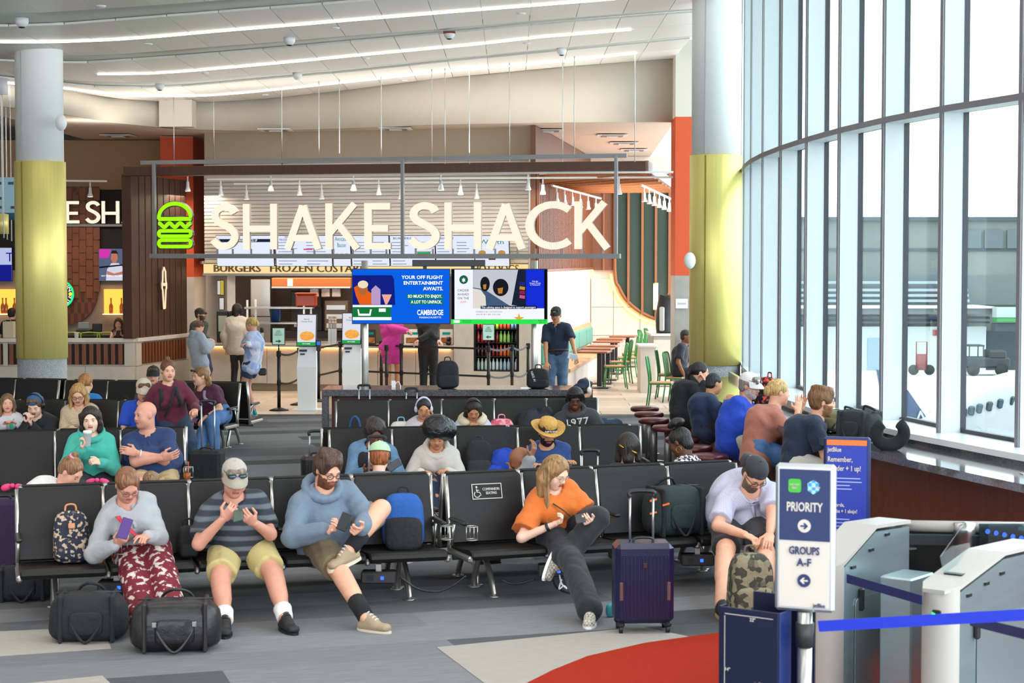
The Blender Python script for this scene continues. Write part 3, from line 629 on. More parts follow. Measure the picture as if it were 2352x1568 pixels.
for r_, z_ in enumerate(shz):
 for k in range(11):
  q = (k * 4 // 11); col = bcols[r_][q]; key = (r_ == 3, col)
  if key not in bot: bot[key] = B().lathe(cprof if r_ == 3 else bprof, n=10).mesh('bottle', mat('drink_' + col[1:], col, .15, coat=.5))
  p = Vector(fo) + Mk @ Vector((.06 + k * .075, .12, z_ - .008)); o = link('drink_can' if r_ == 3 else 'drink_bottle', bot[key]); o.location = p
  tag(o, ORD[k] + ' ' + ['clear water bottle', 'soda bottle', 'labelled soda bottle', 'drink can'][r_] + ' on the ' + ['bottom', 'second lowest', 'second highest', 'top'][r_] + ' cooler shelf', 'can' if r_ == 3 else 'bottle', 'drinks on the %s cooler shelf' % ['bottom', 'lower middle', 'upper middle', 'top'][r_])
b = B(); wall(b, pp(440, 41), pp(1250, 39.6), 0, 2.6, .15); struct('wall_kitchen_back', b, mat('kitchen_wall', '#6f6259', .6))
b = B(); b.slab([pp(470, 37.9), pp(1222, 36.2), pp(1250, 39.8), pp(440, 41.2)], 2.5, 2.56); struct('ceiling_kitchen', b, mat('roof_white'))
Kp = lambda px, Y: Vector((xat(px, Y), Y, 0))
def sbox(name, label, cat, x0, y0, x1, y1, Y, dep, m, z0=None, parts=(), bev=.015):
 xa, xb = xat(x0, Y), xat(x1, Y); za, zb = zat(y1, Y) if z0 is None else z0, zat(y0, Y)
 t = thing(name, label, cat, ((xa + xb) / 2, Y, za)); w_, h_ = xb - xa, zb - za
 B().box((0, dep / 2, h_ / 2), (w_, dep, h_), None, bev).build('body', m, t)
 for (nm, a, c, d_, e, mm, pr) in parts: B().box(((a + d_) / 2 * w_ - w_ / 2, -pr / 2, (c + e) / 2 * h_), ((d_ - a) * w_, pr, (e - c) * h_), None, .004).build(nm, mm, t)
 return t
dkm = mat('equip_dark', '#2e2926', .4, .3); brn = mat('equip_brown', '#5a4334', .4, .2)
sbox('fridge', 'tall stainless refrigerator door in the kitchen', 'fridge', 575, 640, 622, 860, 39.6, .6, steel, 0, [('handle', .1, .45, .14, .65, steel, .05), ('door_line', .0, .62, 1, .63, dkm, .005)])
sbox('prep_cabinet', 'dark kitchen back counter with ovens', 'cabinet', 624, 760, 800, 860, 39.3, .6, dkm, 0, [('oven_door', .05, .15, .45, .85, brn, .02), ('oven_door', .55, .15, .95, .85, brn, .02), ('handle', .1, .75, .4, .8, steel, .05), ('handle', .6, .75, .9, .8, steel, .05)])
sbox('extractor_hood', 'brown kitchen extractor hood with orange panel above the grill', 'hood', 624, 638, 805, 662, 38.9, .9, mat('hood_orange', '#a8622f', .5), None, [('notice', .2, .2, .27, .9, wht, .01), ('lip', 0, 0, 1, .15, steel, .03)])
sbox('grill_unit', 'black upright grill unit with monitor in the kitchen', 'grill', 668, 668, 740, 760, 39.4, .4, dkm, None, [('monitor', .05, .55, .35, .95, black, .05), ('panel', .4, .6, .95, .9, brn, .03), ('burner_knob', .1, .1, .2, .2, steel, .04), ('burner_knob', .3, .1, .4, .2, steel, .04)])
sbox('fry_station', 'stainless fry station with stacked trays', 'fryer', 745, 690, 800, 760, 39.0, .4, mat('steel_dark', '#6d5a4c', .35, .7), None, [('tray', .1, .1, .9, .25, steel, .1), ('tray', .1, .4, .9, .55, steel, .1), ('tray', .1, .7, .9, .85, steel, .1)])
t = thing('orange_tub', 'large translucent orange tub on the kitchen shelf', 'tub', Kp(704, 38.02) + Vector((0, 0, zat(707, 37.9) + .022))); B().box((0, 0, .13), (.42, .3, .26), None, .03).build('tub', mat('tub_orange', '#c2451f', .3), t); B().box((0, 0, .275), (.45, .33, .03), None, .01).build('rim', mat('tub_rim', '#d8642f', .3), t)
t = thing('blue_tub', 'blue storage bucket in the kitchen', 'bucket', Kp(633, 38.02) + Vector((0, 0, zat(742, 37.9) + .022))); B().lathe([(.1, 0), (.13, .26), (.135, .27), (.12, .27), (.1, .03), (0, .03)], n=16).build('tub', mat('tub_blue', '#173e74', .35), t); B().tube([(-.13, 0, .25), (0, -.1, .3), (.13, 0, .25)], .008, 5).build('handle', steel, t)
ps = thing('pass_shelf', 'stainless kitchen pass shelf with lit white posts', 'shelf', (Kp(640, 37.9)))
for px in (568, 583, 698, 711): B().box((xat(px, 37.9) - xat(640, 37.9), (0 if px in (568, 698) else .25), (.88 if px in (583, 711) else 1.33)), (.04, .04, 1.76 if px in (583, 711) else .85), None, .005).build('post', mat('post_white', '#e9e6e2', .3, emit=.25, ecol='#fff4e6'), ps)
for py in (707, 742): B().box((0, .12, zat(py, 37.9)), (1.42, .35, .04), None, .005).build('shelf', steel, ps)
for k, px in enumerate((757, 764, 770)):
 t = thing('cup_stack', '%s stack of paper cups on the kitchen counter' % ['left', 'middle', 'right'][k], 'cups', (xat(px, 36.15), 36.15, .927), group='cup stacks in the kitchen'); B().box((0, 0, .15), (.055, .1, .3)).build('holder', steel, t)
 for q in range(3): B().lathe([(.018, 0), (.026, .12), (.028, .12), (.028, .13), (0, .13)], (0, 0, .3 + q * .06), 12).build('cup', mat('cup_paper', '#d9cfc2', .5), t)
for k, px in enumerate((722, 748, 772)):
 t = sbox('bag_bundle', '%s hanging clear plastic bag bundle under the hood' % ['left', 'middle', 'right'][k], 'bag', px - 10, 662, px + 10, 682, 39.0, .15, mat('bag_clear', '#cdbcae', .25, bump=1., bscale=25, coat=.6), None, [('tie', .4, .85, .6, 1.0, wht, .02)]); t['group'] = 'plastic bag bundles'
for k, (x0, y0, x1, y1, m) in enumerate(((499, 643, 507, 678, wht), (506, 642, 515, 679, mat('poster_yellow', '#d4c43a', .6)), (503, 683, 515, 712, wht))):
 t = sbox('notice_frame', ['white paper notice', 'yellow framed notice', 'small framed notice below the yellow one'][k] + ' on the stone wall by the counter', 'notice', x0, y0, x1, y1, 37.6, .02, black, None, [('sheet', .1, .05, .9, .95, m, .006)], .002)
for k, (x0, x1) in enumerate(((497, 525), (527, 545))):
 t = sbox('napkin_dispenser', ['black napkin dispenser at the left end of the counter', 'second black napkin dispenser beside it, half hidden'][k], 'dispenser', x0, 714, x1, 786, 36.75 - .05 * k, .2, black, .925, [('window', .15, .35, .85, .85, mat('disp_window', '#9aa08c', .4), .01), ('mouth', .15, .1, .85, .3, blackm, .02)])
t = thing('sauce_bottle', 'grey shaker bottle on the counter beside the floral blouse', 'bottle', (xat(601, 36.4), 36.4, .925)); B().lathe([(.05, 0), (.055, .02), (.055, .18), (.03, .22)], n=14).build('body', mat('shaker', '#8b8682', .3, .5), t); B().lathe([(.035, .22), (.035, .3), (.02, .32), (0, .32)], n=14).build('cap', black, t)
for k, (px, w_, m) in enumerate(((850, 26, dkm), (948, 40, wht), (1025, 30, wht))):
 t = sbox('promo_board', ['dark counter card at the till', 'counter card with two burgers printed', 'right counter card with a burger'][k], 'sign', px - w_ / 2, 756, px + w_ / 2, 790, 36.0, .03, m, .925, [('picture', .1, .08, .9, .45, mat('burger_print', '#b5783a', .6, col2='#5a3018', vscale=9, kind='cells'), .006), ('headline', .2, .65, .8, .8, teal_i, .006)], .003)
t = thing('card_reader', 'black card reader standing on the counter', 'card reader', (xat(1030, 35.6), 35.6, .925)); B().box((0, 0, .04), (.1, .16, .07), None, .02).build('body', black, t); B().tube([(0, .03, .06), (0, .03, .16)], .04, 10).build('shaker', black, t)
TY = 24.3
pst = []
for k, px in enumerate((838, 1228)):
 t = thing('screen_post', ['left', 'right'][k] + ' round steel post carrying the advertising screens', 'post', (xat(px, TY + .13), TY + .13, 0), group='steel screen posts')
 B().lathe([(.1, 0), (.1, .012), (.05, .014)], n=20).build('base', steel, t); B().tube([(0, 0, .012), (0, 0, zat(598, TY))], .046, 18).build('pole', mat('post_steel', '#d3cfc9', .3, .75), t)
blu = emis('ad_blue', '#0c5fe0', 1.0)
def lp(px, py, cx, cy): return ((px - cx) / F * TY, (cy - py) / F * TY)
t, Mf, w_, h_ = screen('ad_screen', 'blue travel advertising screen with open green suitcase picture', 808, 617, 1034, 744, TY, blu)
cx, cy_ = 921, 680.5
def pol(nm, pix, m, zz, par, MM, c=(None, None)):
 ox, oy = c if c[0] else (cx, cy_)
 return B().prism([lp(x, y, ox, oy) for x, y in pix], .0015, MM, 0, zz).build(nm, m, par)
pol('print', [(810, 632), (900, 632), (905, 640), (908, 700), (810, 700)], emis('ad_navy', '#14248c', .8), .003, t, Mf)
pol('print', [(810, 704), (898, 704), (898, 730), (810, 730)], emis('ad_green', '#187a3c', .9), .004, t, Mf); pol('print', [(810, 700), (900, 700), (900, 705), (810, 705)], emis('ad_white', '#f1f3f6', 1), .005, t, Mf); pol('print', [(810, 728), (899, 728), (899, 735), (810, 735)], emis('ad_white', '#f1f3f6', 1), .005, t, Mf)
pol('print', [(821, 710), (824, 710), (826, 720), (848, 720), (850, 710), (854, 710), (851, 725), (823, 725)], emis('ad_white', '#f1f3f6', 1), .0065, t, Mf)
pol('print', [(870, 708), (886, 708), (886, 716), (870, 716)], emis('ad_white', '#f1f3f6', 1), .0065, t, Mf)
pol('print', [(813, 660), (822, 655), (838, 662), (855, 675), (858, 699), (826, 699), (818, 680)], emis('ad_orange', '#e8641c', .9), .005, t, Mf)
b = B(); b.prism([lp(834 + 11 * math.cos(a), 664 + 14 * math.sin(a), cx, cy_) for a in np.linspace(0, 2 * PI, 16)[:-1]], .0015, Mf, 0, .006); b.build('print', emis('ad_skin', '#b96a3a', .9), t)
b = B(); b.prism([lp(834 + 12 * math.cos(a), 653 + 9 * math.sin(a), cx, cy_) for a in np.linspace(0, 2 * PI, 16)[:-1]], .0015, Mf, 0, .0075); b.build('print', emis('ad_cream', '#f3e4c4', .9), t)
pol('print', [(853, 699), (853, 665), (863, 655), (874, 665), (874, 699)], emis('ad_lilac', '#c9a9d8', .8), .0055, t, Mf); pol('print', [(877, 676), (900, 676), (894, 690), (889, 699), (885, 699), (882, 690)], emis('ad_pink', '#f1b0a0', .9), .006, t, Mf)
wi = emis('ad_text', '#ffffff', 1.1)
for s, px, py, hh, ww_ in (('YOUR OFF FLIGHT', 970, 637, 8, 95), ('ENTERTAINMENT', 972, 650, 8, 90), ('AWAITS.', 995, 663, 8, 46)):
 x, y = lp(px, py, cx, cy_); text(s, hh / F * TY, wi, t, Mf @ Matrix.Translation((x, y, .004)), width=ww_ / F * TY, bold=.02)
for px0, py0, px1, py1, s in ((934, 675, 1018, 686, 'SO MUCH TO ENJOY.'), (941, 688, 1018, 699, 'A LOT TO UNPACK.')):
 pol('print', [(px0, py0), (px1, py0), (px1, py1), (px0, py1)], emis('ad_teal', '#0f7d62', .9), .004, t, Mf); x, y = lp((px0 + px1) / 2, (py0 + py1) / 2, cx, cy_); text(s, 7 / F * TY, wi, t, Mf @ Matrix.Translation((x, y, .006)), width=(px1 - px0 - 6) / F * TY, bold=.02)
x, y = lp(988, 718, cx, cy_); text('CAMBRIDGE', 12 / F * TY, wi, t, Mf @ Matrix.Translation((x, y, .004)), width=60 / F * TY, bold=.02)
x, y = lp(988, 729, cx, cy_); text('MASSACHUSETTS', 4 / F * TY, wi, t, Mf @ Matrix.Translation((x, y, .004)), width=50 / F * TY)
t, Mf, w_, h_ = screen('ad_screen', 'right advertising screen with coffee notice, sensory room photo and green ticker', 1036, 617, 1258, 744, TY, emis('scr_dark', '#14161c', .5)); cx, cy_ = 1147, 680.5
e_w = emis('scr_white', '#eef0f8', 1.0); pol('print', [(1044, 619), (1250, 619), (1250, 733), (1044, 733)], e_w, .003, t, Mf)
pol('print', [(1086, 619), (1208, 619), (1208, 708), (1086, 708)], emis('scr_photo', '#c7cbd4', .9), .004, t, Mf); pol('print', [(1208, 619), (1250, 619), (1250, 708), (1208, 708)], emis('scr_blue', '#1730d8', .9), .005, t, Mf)
pol('print', [(1086, 660), (1112, 664), (1180, 708), (1086, 708)], emis('scr_floor', '#4f6a8c', .7), .0048, t, Mf); pol('print', [(1175, 700), (1190, 619), (1208, 619), (1208, 705)], emis('scr_navy', '#222a40', .7), .0048, t, Mf)
pol('print', [(1086, 662), (1104, 665), (1115, 680), (1117, 708), (1086, 708)], emis('scr_cream', '#e7e0d8', .9), .0056, t, Mf)
for (ex, ey, rx, ry) in ((1114, 652, 11, 17), (1150, 660, 18, 20)):
 B().prism([lp(ex + rx * math.cos(a), ey + ry * math.sin(a), cx, cy_) for a in np.linspace(0, 2 * PI, 20)[:-1]], .0015, Mf, 0, .006).build('print', emis('scr_hole', '#23262e', .6), t)
 pol('print', [(ex - rx * .4, ey + ry * .1), (ex + rx * .3, ey), (ex + rx * .2, ey + ry * .7), (ex - rx * .3, ey + ry * .7)], emis('scr_amber', '#d08a3c', .8), .0075, t, Mf)
for k, cc in enumerate(('#27309c', '#d9a12c', '#a8244c', '#d9609a')): pol('print', [(1194, 647 + k * 10), (1206, 649 + k * 10), (1205, 656 + k * 10), (1193, 654 + k * 10)], emis('sw%d' % k, cc, .8), .0066, t, Mf)
B().prism([lp(1065 + 10 * math.cos(a), 642 + 10 * math.sin(a), cx, cy_) for a in np.linspace(0, 2 * PI, 24)[:-1]], .0015, Mf, 0, .005).build('emblem', emis('cof_green', '#1f6b4c', .8), t); B().prism([lp(1065 + 5 * math.cos(a) * (1 if k % 2 else .55), 643 + 6 * math.sin(a) * (1 if k % 2 else .55), cx, cy_) for k, a in enumerate(np.linspace(0, 2 * PI, 13)[:-1])], .0015, Mf, 0, .0066).build('emblem', e_w, t)
for s, py in (('ORDER', 667), ('AHEAD', 676), ('ON THE', 685), ('APP', 694)):
 x, y = lp(1064, py, cx, cy_); text(s, 5.5 / F * TY, inkd if s != 'APP' else emis('ink_salmon', '#e89a94', .9), t, Mf @ Matrix.Translation((x, y, .0055)), width=(26 if s != 'APP' else 15) / F * TY)
for s, px, py, hh, ww_, m in (('Visit the\nSensory Room\nin Terminal E', 1229, 650, 3, 25, wi), ('STARBUCKS LOCATIONS', 1123, 716, 3.5, 60, ink), ('A18, B7, B17, B20, C10, C28', 1121, 722, 3, 55, inkd)):
 x, y = lp(px, py, cx, cy_); text(s, hh / F * TY, m, t, Mf @ Matrix.Translation((x, y, .007)), width=ww_ / F * TY)
pol('print', [(1104, 702), (1233, 702), (1233, 709), (1104, 709)], emis('cap_dark', '#1a2148', .5), .0075, t, Mf); x, y = lp(1168, 705.5, cx, cy_); text('This calming space is designed to support passengers', 5 / F * TY, wi, t, Mf @ Matrix.Translation((x, y, .0095)), width=125 / F * TY)
pol('print', [(1036, 733), (1258, 733), (1258, 744), (1036, 744)], emis('tick_green', '#2fe052', 1.0), .0085, t, Mf); pol('print', [(1042, 735), (1056, 735), (1056, 741), (1042, 741)], wi, .0102, t, Mf)
x, y = lp(1245, 738, cx, cy_); text('9:30 AM\nJUL 6', 3 / F * TY, inkd, t, Mf @ Matrix.Translation((x, y, .0102)), width=18 / F * TY)
x, y = lp(1072, 738, cx, cy_); text('UBER/LYFT FROM\nSUCCASUNNA', 2.5 / F * TY, inkd, t, Mf @ Matrix.Translation((x, y, .0102)), width=22 / F * TY)
star = [(1192 + (13 if k % 2 == 0 else 5) * math.sin(k * PI / 5), 732 - (13 if k % 2 == 0 else 5) * math.cos(k * PI / 5)) for k in range(10)]; pol('print', [(x, min(y, 733)) for x, y in star], emis('star', '#f0a83c', .9), .0062, t, Mf)
t = thing('screen_cross_bar', 'black equipment box bridging the tops of both ad screens', 'box', (xat(1031, TY + .1), TY + .1, zat(612, TY))); B().box((0, 0, .045), (168 / F * TY, .06, .088), None, .006).build('box', black, t)
for sx_ in (-.32, .32): B().box((sx_, .02, -.08), (.05, .04, .2)).build('bracket', black, t)
def kiosk(px, Y, label):
 t = thing('order_kiosk', label, 'kiosk', (xat(px, Y), Y, 0), group='self order kiosks')
 B().box((0, 0, .01), (.5, .4, .02), None, .005).build('base', wht, t)
 B().add([(-.155, -.1, .02), (.155, -.1, .02), (.155, .1, .02), (-.155, .1, .02), (-.165, -.12, .75), (.165, -.12, .75), (.165, .1, .75), (-.165, .1, .75), (-.14, -.06, 1.1), (.16, -.06, 1.1), (.16, .1, 1.1), (-.14, .1, 1.1)],
   [(0, 1, 5, 4), (1, 2, 6, 5), (2, 3, 7, 6), (3, 0, 4, 7), (4, 5, 9, 8), (5, 6, 10, 9), (6, 7, 11, 10), (7, 4, 8, 11), (8, 9, 10, 11)]).build('pedestal', wht, t)
 B().box((-.06, -.08, 1.03), (.13, .03, .035)).build('printer_slot', black, t); B().box((-.07, -.09, .97), (.08, .03, .025)).build('scanner', black, t)
 Mf = face_frame((0, -.08, 1.38), (1, -.12, 0), (.04, .1, 1)); B().box((0, 0, -.025), (.35, .56, .05), Mf, .01).build('screen_housing', black, t); B().box((0, 0, .002), (.32, .53, .004), Mf).build('display', emis('kiosk_screen', '#dfe0ea', .95), t)
 B().box((0, -.235, .006), (.32, .06, .004), Mf).build('display', grn_i, t); text('Bacon\nCheese Fries', .03, teal_i, t, Mf @ Matrix.Translation((0, .17, .005)), width=.2); text('TAP TO ORDER', .018, wi, t, Mf @ Matrix.Translation((0, -.235, .0085)), width=.14)
 B().prism(disc(.13, 20, .01, -.1, .62), .003, Mf, 0, .005).build('display', mat('fries_print', '#e0a83e', .5, emit=.7, ecol='#d99a3a', col2='#b8481e', kind='cells', vscale=40), t)
 B().box((.21, -.12, 1.12), (.08, .05, .19), None, .01).build('card_reader', black, t); B().box((.21, -.147, 1.16), (.06, .004, .06)).build('reader_screen', emis('reader', '#3b78e0', 1), t)
 return t
kiosk(705, 31.5, 'white self order kiosk with fries picture, nearest the floral blouse'); kiosk(808, 32.3, 'white self order kiosk half hidden behind the left steel post')
def stanchion(px, yb, label, sign=None):
 p = atz(px, yb, 0); t = thing('queue_stanchion', label, 'stanchion', (p.x, p.y, 0), group='black queue stanchions')
 B().lathe([(.17, 0), (.17, .015), (.06, .05), (.032, .06)], n=20).build('base', black, t); B().tube([(0, 0, .05), (0, 0, 1.0)], .03, 14).build('pole', black, t); B().lathe([(.036, .93), (.04, .94), (.04, 1.02), (.03, 1.03), (0, 1.03)], n=14).build('head', blackm, t); B().lathe([(.036, .44), (.036, .52)], n=14).build('lower_clip', blackm, t)
 if sign:
  Mf = face_frame((0, -.02, 1.28), (1, 0, 0)); B().box((0, 0, -.01), (.225, .3, .02), Mf, .006).build('sign_frame', black, t); B().box((0, 0, .002), (.2, .275, .004), Mf).build('sign_face', mat('sign_mint', '#b9dccb', .5, emit=.15, ecol='#b9dccb'), t); B().tube([(0, 0, 1.0), (0, 0, 1.14)], .012, 8).build('sign_stem', black, t)
  text('LINE\nSTARTS\nTHIS WAY', .024, mat('sign_ink', '#1f5a48', .6), t, Mf @ Matrix.Translation((0, .055, .005)), width=.14)
  s_ = sign; B().prism([(-.05 * s_, -.075), (.0, -.075), (.0, -.055), (.05 * s_, -.085), (.0, -.115), (.0, -.095), (-.05 * s_, -.095)], .002, Mf, 0, .004).build('arrow', mat('sign_ink'), t)
 return t
ST = {}
for k, px, yb, lab, sg_ in (('a', 641, 943, 'stanchion with mint line sign pointing right, by the floral blouse wearer', 1), ('b', 688, 930, 'stanchion half hidden behind the first white kiosk', None), ('c', 732, 922, 'stanchion just right of the first white kiosk', None), ('d', 782, 908, 'stanchion left of the second white kiosk', None), ('e', 876, 905, 'stanchion left of the pink outfit legs', None), ('f', 888, 920, 'stanchion overlapping the pink outfit', None), ('g', 922, 915, 'tall stanchion between the pink and black outfits', None), ('h', 1122, 925, 'stanchion with mint line sign pointing left, by the drinks cooler', -1), ('i', 1176, 920, 'stanchion in front of the right side of the drinks cooler', None), ('j', 1213, 914, 'rightmost stanchion beside the right steel screen post', None)):
 ST[k] = stanchion(px, yb, lab, sg_)
def belt(a, c, z, sag, label, m, w_=.025, group='black queue belts', nm='queue_belt'):
 pa, pc = Vector(ST[a].location) if isinstance(a, str) else Vector(a), Vector(ST[c].location) if isinstance(c, str) else Vector(c); P = []
 dr = (pc - pa).normalized(); pa = pa + dr * .04; pc = pc - dr * .04
 for i in range(13): f_ = i / 12; p = pa.lerp(pc, f_); P.append((p.x, p.y, z - sag * 4 * f_ * (1 - f_)))
 tag(B().tube(P, .02, 4, flat=(.004, w_)).build(nm, m), label, 'belt', group)
bk = mat('belt_black', '#1b1b1d', .7); bg_ = mat('belt_grey', '#5a5a5e', .7)
for a, c, m, sag, wd in (('a', 'b', bk, .05, 'signed stanchion at left and kiosk'), ('c', 'd', bk, .0, 'two white kiosks'), ('d', 'g', bk, .0, 'second kiosk and pink outfit'), ('g', 'h', bk, .0, 'pink outfit and signed stanchion at right'), ('h', 'i', bg_, .04, 'signed stanchion and cooler'), ('i', 'j', bg_, .06, 'cooler and right steel post')):
 for z_, nm in ((.98, 'upper'), (.48, 'lower')): belt(a, c, z_, sag, nm + ' queue belt between ' + wd, m)
dW = mat('dining_stone', '#d3c6b8', .5, var=.05, vscale=3); dA, dB_ = pp(1230, 35.3), pp(1356, 46)
b = B(); wall(b, dA, dB_, 0, 2.36, .1); wall(b, dA, dB_, 2.36, SOF, .1, 1); wall(b, dB_, pp(1600, 46), 0, SOF, .15, 0); wdn = struct('wall_dining', b, [dW, mat('dining_upper', '#6b4630', .6)])
dd = Vector((dB_.x - dA.x, dB_.y - dA.y, 0)); DL = dd.length; Md = frame((dA.x, dA.y, 0), dd)
b = B()
for i in range(46): b.box(((i + .5) * DL / 46, -.04, 3.4), (DL / 46 * .5, .06, 2.05), Md)
o = b.build('wall_slats', wood, wdn); o['kind'] = 'stuff'
B().box((DL / 2, -.06, 2.37), (DL, .1, .06), Md).build('ledge', wood, wdn); B().box((DL / 2, -.06, 2.33), (DL, .03, .015), Md).build('cove_light', emis('cove_warm', '#ffc98a', 10), wdn)
for x0, nm in ((.3, 0), (.62, 1)): B().box((DL * x0, -.02, 1.75), (.5, .05, .62), Md).build('light_box', emis('light_box', '#fff0dc', 2.4), wdn)
text('shack', .3, emis('neon_w', '#fff0dc', 3), wdn, face_frame(Md @ Vector((DL * .45, -.03, 1.5)), dd), 'neon_word', .02)
B().box((xat(1383, 45.9), 45.93, 3.35), (xat(1412, 45.9) - xat(1357, 45.9), .1, 2.05)).build('timber_panel', wood, wdn); B().box((xat(1386, 45.9), 45.86, 3.35), (.05, .06, 2.05)).build('timber_batten', mat('walnut_light', '#93592f', .45), wdn)
def wp(px, py): p = at(px, py, 45.85); return (p.x, p.z)
gp = [wp(1411, 400), wp(1560, 400), wp(1560, 736), wp(1525, 735), wp(1495, 728), wp(1465, 712), wp(1440, 690), wp(1422, 660), wp(1412, 620)]
Mw = Matrix(((1, 0, 0, 0), (0, 0, -1, 45.9), (0, 1, 0, 0), (0, 0, 0, 1)))
B().prism(gp, .06, Mw).build('green_panel', mat('dark_green_felt', '#36483f', .9, var=.08, vscale=30), wdn)
rim = [(x, 45.82, z) for x, z in [wp(1411, 400)] + [(gp[i][0], gp[i][1]) for i in range(8, 1, -1)]]; B().tube(smooth_path(rim, 4), .05, 6).build('timber_rim', mat('walnut_light'), wdn)
B().tube(smooth_path([(x + (-.1), 45.9, z - .1) for x, y, z in rim[1:]], 4), .03, 6).build('rim_light', emis('rim_warm', '#ffb45c', 7), wdn)
for px, ybm in ((1443, 698), (1475, 722), (1506, 735), (1537, 740)):
 z1 = zat(ybm, 45.8); B().box((xat(px, 45.8), 45.8, (z1 + 4.75) / 2), (.06, .08, 4.75 - z1)).build('timber_batten', mat('walnut_light'), wdn)
t = thing('wall_lamp', 'slim vertical glowing tube lamp on the dark green panel', 'lamp', (xat(1506, 45.7), 45.7, zat(712, 45.7))); B().tube([(0, 0, .02), (0, 0, .66)], .06, 14).build('tube', emis('tube_lamp', '#ffe3d6', 5), t); B().lathe([(.065, 0), (.065, .03)], n=14).build('cap', brass, t); B().lathe([(.065, .65), (.065, .68)], n=14).build('cap', brass, t); B().box((0, .06, .34), (.04, .1, .1)).build('bracket', brass, t)
for k, (x0, x1) in enumerate(((1357, 1409), (1409, 1470), (1470, 1545))):
 for j, (y0, y1) in enumerate(((640, 705), (705, 770), (770, 830))): xa, xb = xat(x0, 45.96), xat(x1, 45.96); B().box(((xa + xb) / 2, 45.97, (zat(y0, 46) + zat(y1, 46)) / 2), (xb - xa - .01, .03, zat(y0, 46) - zat(y1, 46) - .01), None, .004).build('stone_panel', dW, wdn)
bq = thing('banquette', 'long built in banquette with teal back cushions along the dining wall', 'bench', (dA.x, dA.y, 0)); Mq = frame((0, 0, 0), dd); oak = mat('oak_seat', '#c08d5c', .45, var=.12, vscale=4, stretch=(.6, 8, 8)); teal = mat('teal_vinyl', '#3b8f7c', .4)
B().box((DL * .48, -.32, .2), (DL * .9, .55, .4), Mq).build('base', stone, bq); B().box((DL * .48, -.34, .435), (DL * .9, .62, .07), Mq, .01).build('seat', oak, bq); B().box((DL * .48, -.05, .98), (DL * .9, .1, .1), Mq).build('rail', oak, bq)
for i in range(6): B().box((DL * (.1 + i * .152), -.09, .74), (DL * .145, .1, .42), Mq, .04).build('back_cushion', teal, bq)
tt = mat('table_top', '#8a5234', .4, var=.1, vscale=5, stretch=(.6, 6, 1))
def dtable(px, py, lab):
 p = atz(px, py, .75); t = thing('dining_table', lab, 'table', (p.x, p.y, 0), math.radians(-12), 'small tables along the banquette')
 B().box((0, 0, .735), (.62, .6, .035), None, .008).build('table_top', tt, t); B().box((.1, 0, .38), (.09, .09, .68)).build('pedestal', black, t); B().box((.1, 0, .01), (.42, .42, .02), None, .006).build('foot', black, t)
for i, (px, py) in enumerate(((1366, 806), (1374, 799), (1386, 793), (1397, 783), (1404, 777), (1432, 771))): dtable(px, py, 'brown dining table, %s from the front along the banquette' % ['nearest', 'second', 'third', 'fourth', 'fifth', 'farthest'][i])
gc = mat('chair_green', '#3f8a4c', .35, .2)
def green_chair(px, py, rz, lab, base=[None]):
 p = atz(px, py, 0)
 if base[0] is None:
  t = thing('green_chair', lab, 'chair', group='green metal dining chairs')
  B().box((0, 0, .455), (.4, .4, .025), None, .008).build('seat', oak, t); B().box((0, 0, .435), (.4, .4, .02)).build('seat_frame', gc, t)
  for sx_ in (-.18, .18): B().tube([(sx_, .18, .44), (sx_ * 1.1, .22, 0)], .014, 7).build('leg', gc, t)
  B().tube(smooth_path([(-.2, -.24, 0), (-.19, -.19, .44), (-.2, -.23, .8), (-.16, -.25, .9), (0, -.25, .91), (.16, -.25, .9), (.2, -.23, .8), (.19, -.19, .44), (.2, -.24, 0)], 3), .014, 7).build('back_frame', gc, t)
  for k in range(6): x = -.13 + k * .052; B().tube([(x, -.19, .44), (x * 1.05, -.25, .905)], .007, 5).build('spindle', gc, t)
  base[0] = t
 else: t = copy_tree(base[0])
 t.location = (p.x, p.y, 0); t.rotation_euler = (0, 0, rz); t['label'] = lab; return t
for i, (px, py, a) in enumerate(((1412, 892, 92), (1424, 880, 94), (1440, 868, 92), (1450, 858, 90), (1460, 850, 92), (1492, 845, -80), (1506, 840, -80), (1518, 938, -100), (1537, 915, -100), (1558, 923.5, -110))):
 green_chair(px, py, math.radians(a), ['green metal chair at the nearest small table, back to the aisle', 'second green chair from the front at the banquette tables', 'third green chair from the front at the banquette tables', 'fourth green chair from the front at the banquette tables', 'farthest green chair at the banquette tables', 'green chair left of the stone drinks counter', 'green chair pushed close to the stone drinks counter', 'nearest green chair with spindle back, by the maroon stools', 'green chair behind the black hoodie wearer', 'green chair under the dark shirt beside the right column'][i])
t = sbox('drinks_counter', 'grey stone drinks counter with tall black dispenser, beside the orange pillar', 'counter', 1500, 768, 1549, 930, 37.2, 1.4, stone2, 0, [('panel', .02, .02, .98, .9, stone, .02)]); B().box((0, .7, 1.06 + .0), (.52, 1.5, .04)).build('worktop', mat('stone_cap'), t)
t = thing('drink_dispenser', 'tall rounded black drink dispenser on the stone counter', 'dispenser', (xat(1531, 37.5), 37.6, zat(766, 37.4))); B().tube(smooth_path([(0, 0, .0), (-.02, 0, .3), (.02, 0, .6), (.06, 0, .74)], 5), .17, 16, flat=(.2, .13)).build('body', black, t); B().box((-.1, -.16, .3), (.1, .08, .5), None, .02).build('front', steel, t); B().tube([(.08, 0, .7), (.12, 0, .78)], .1, 12).build('lid', mat('lid_brown', '#6a4a35', .4), t)
t = thing('high_ledge', 'low stone end wall with white ledge in front of the dining tables', 'ledge', (xat(1488, 35.6), 35.6, 0)); B().box((0, .3, .45), (.3, .9, .9), None, .004).build('body', stone, t); B().box((0, .3, .91), (.36, .96, .04), None, .006).build('top', mat('stone_cap'), t)
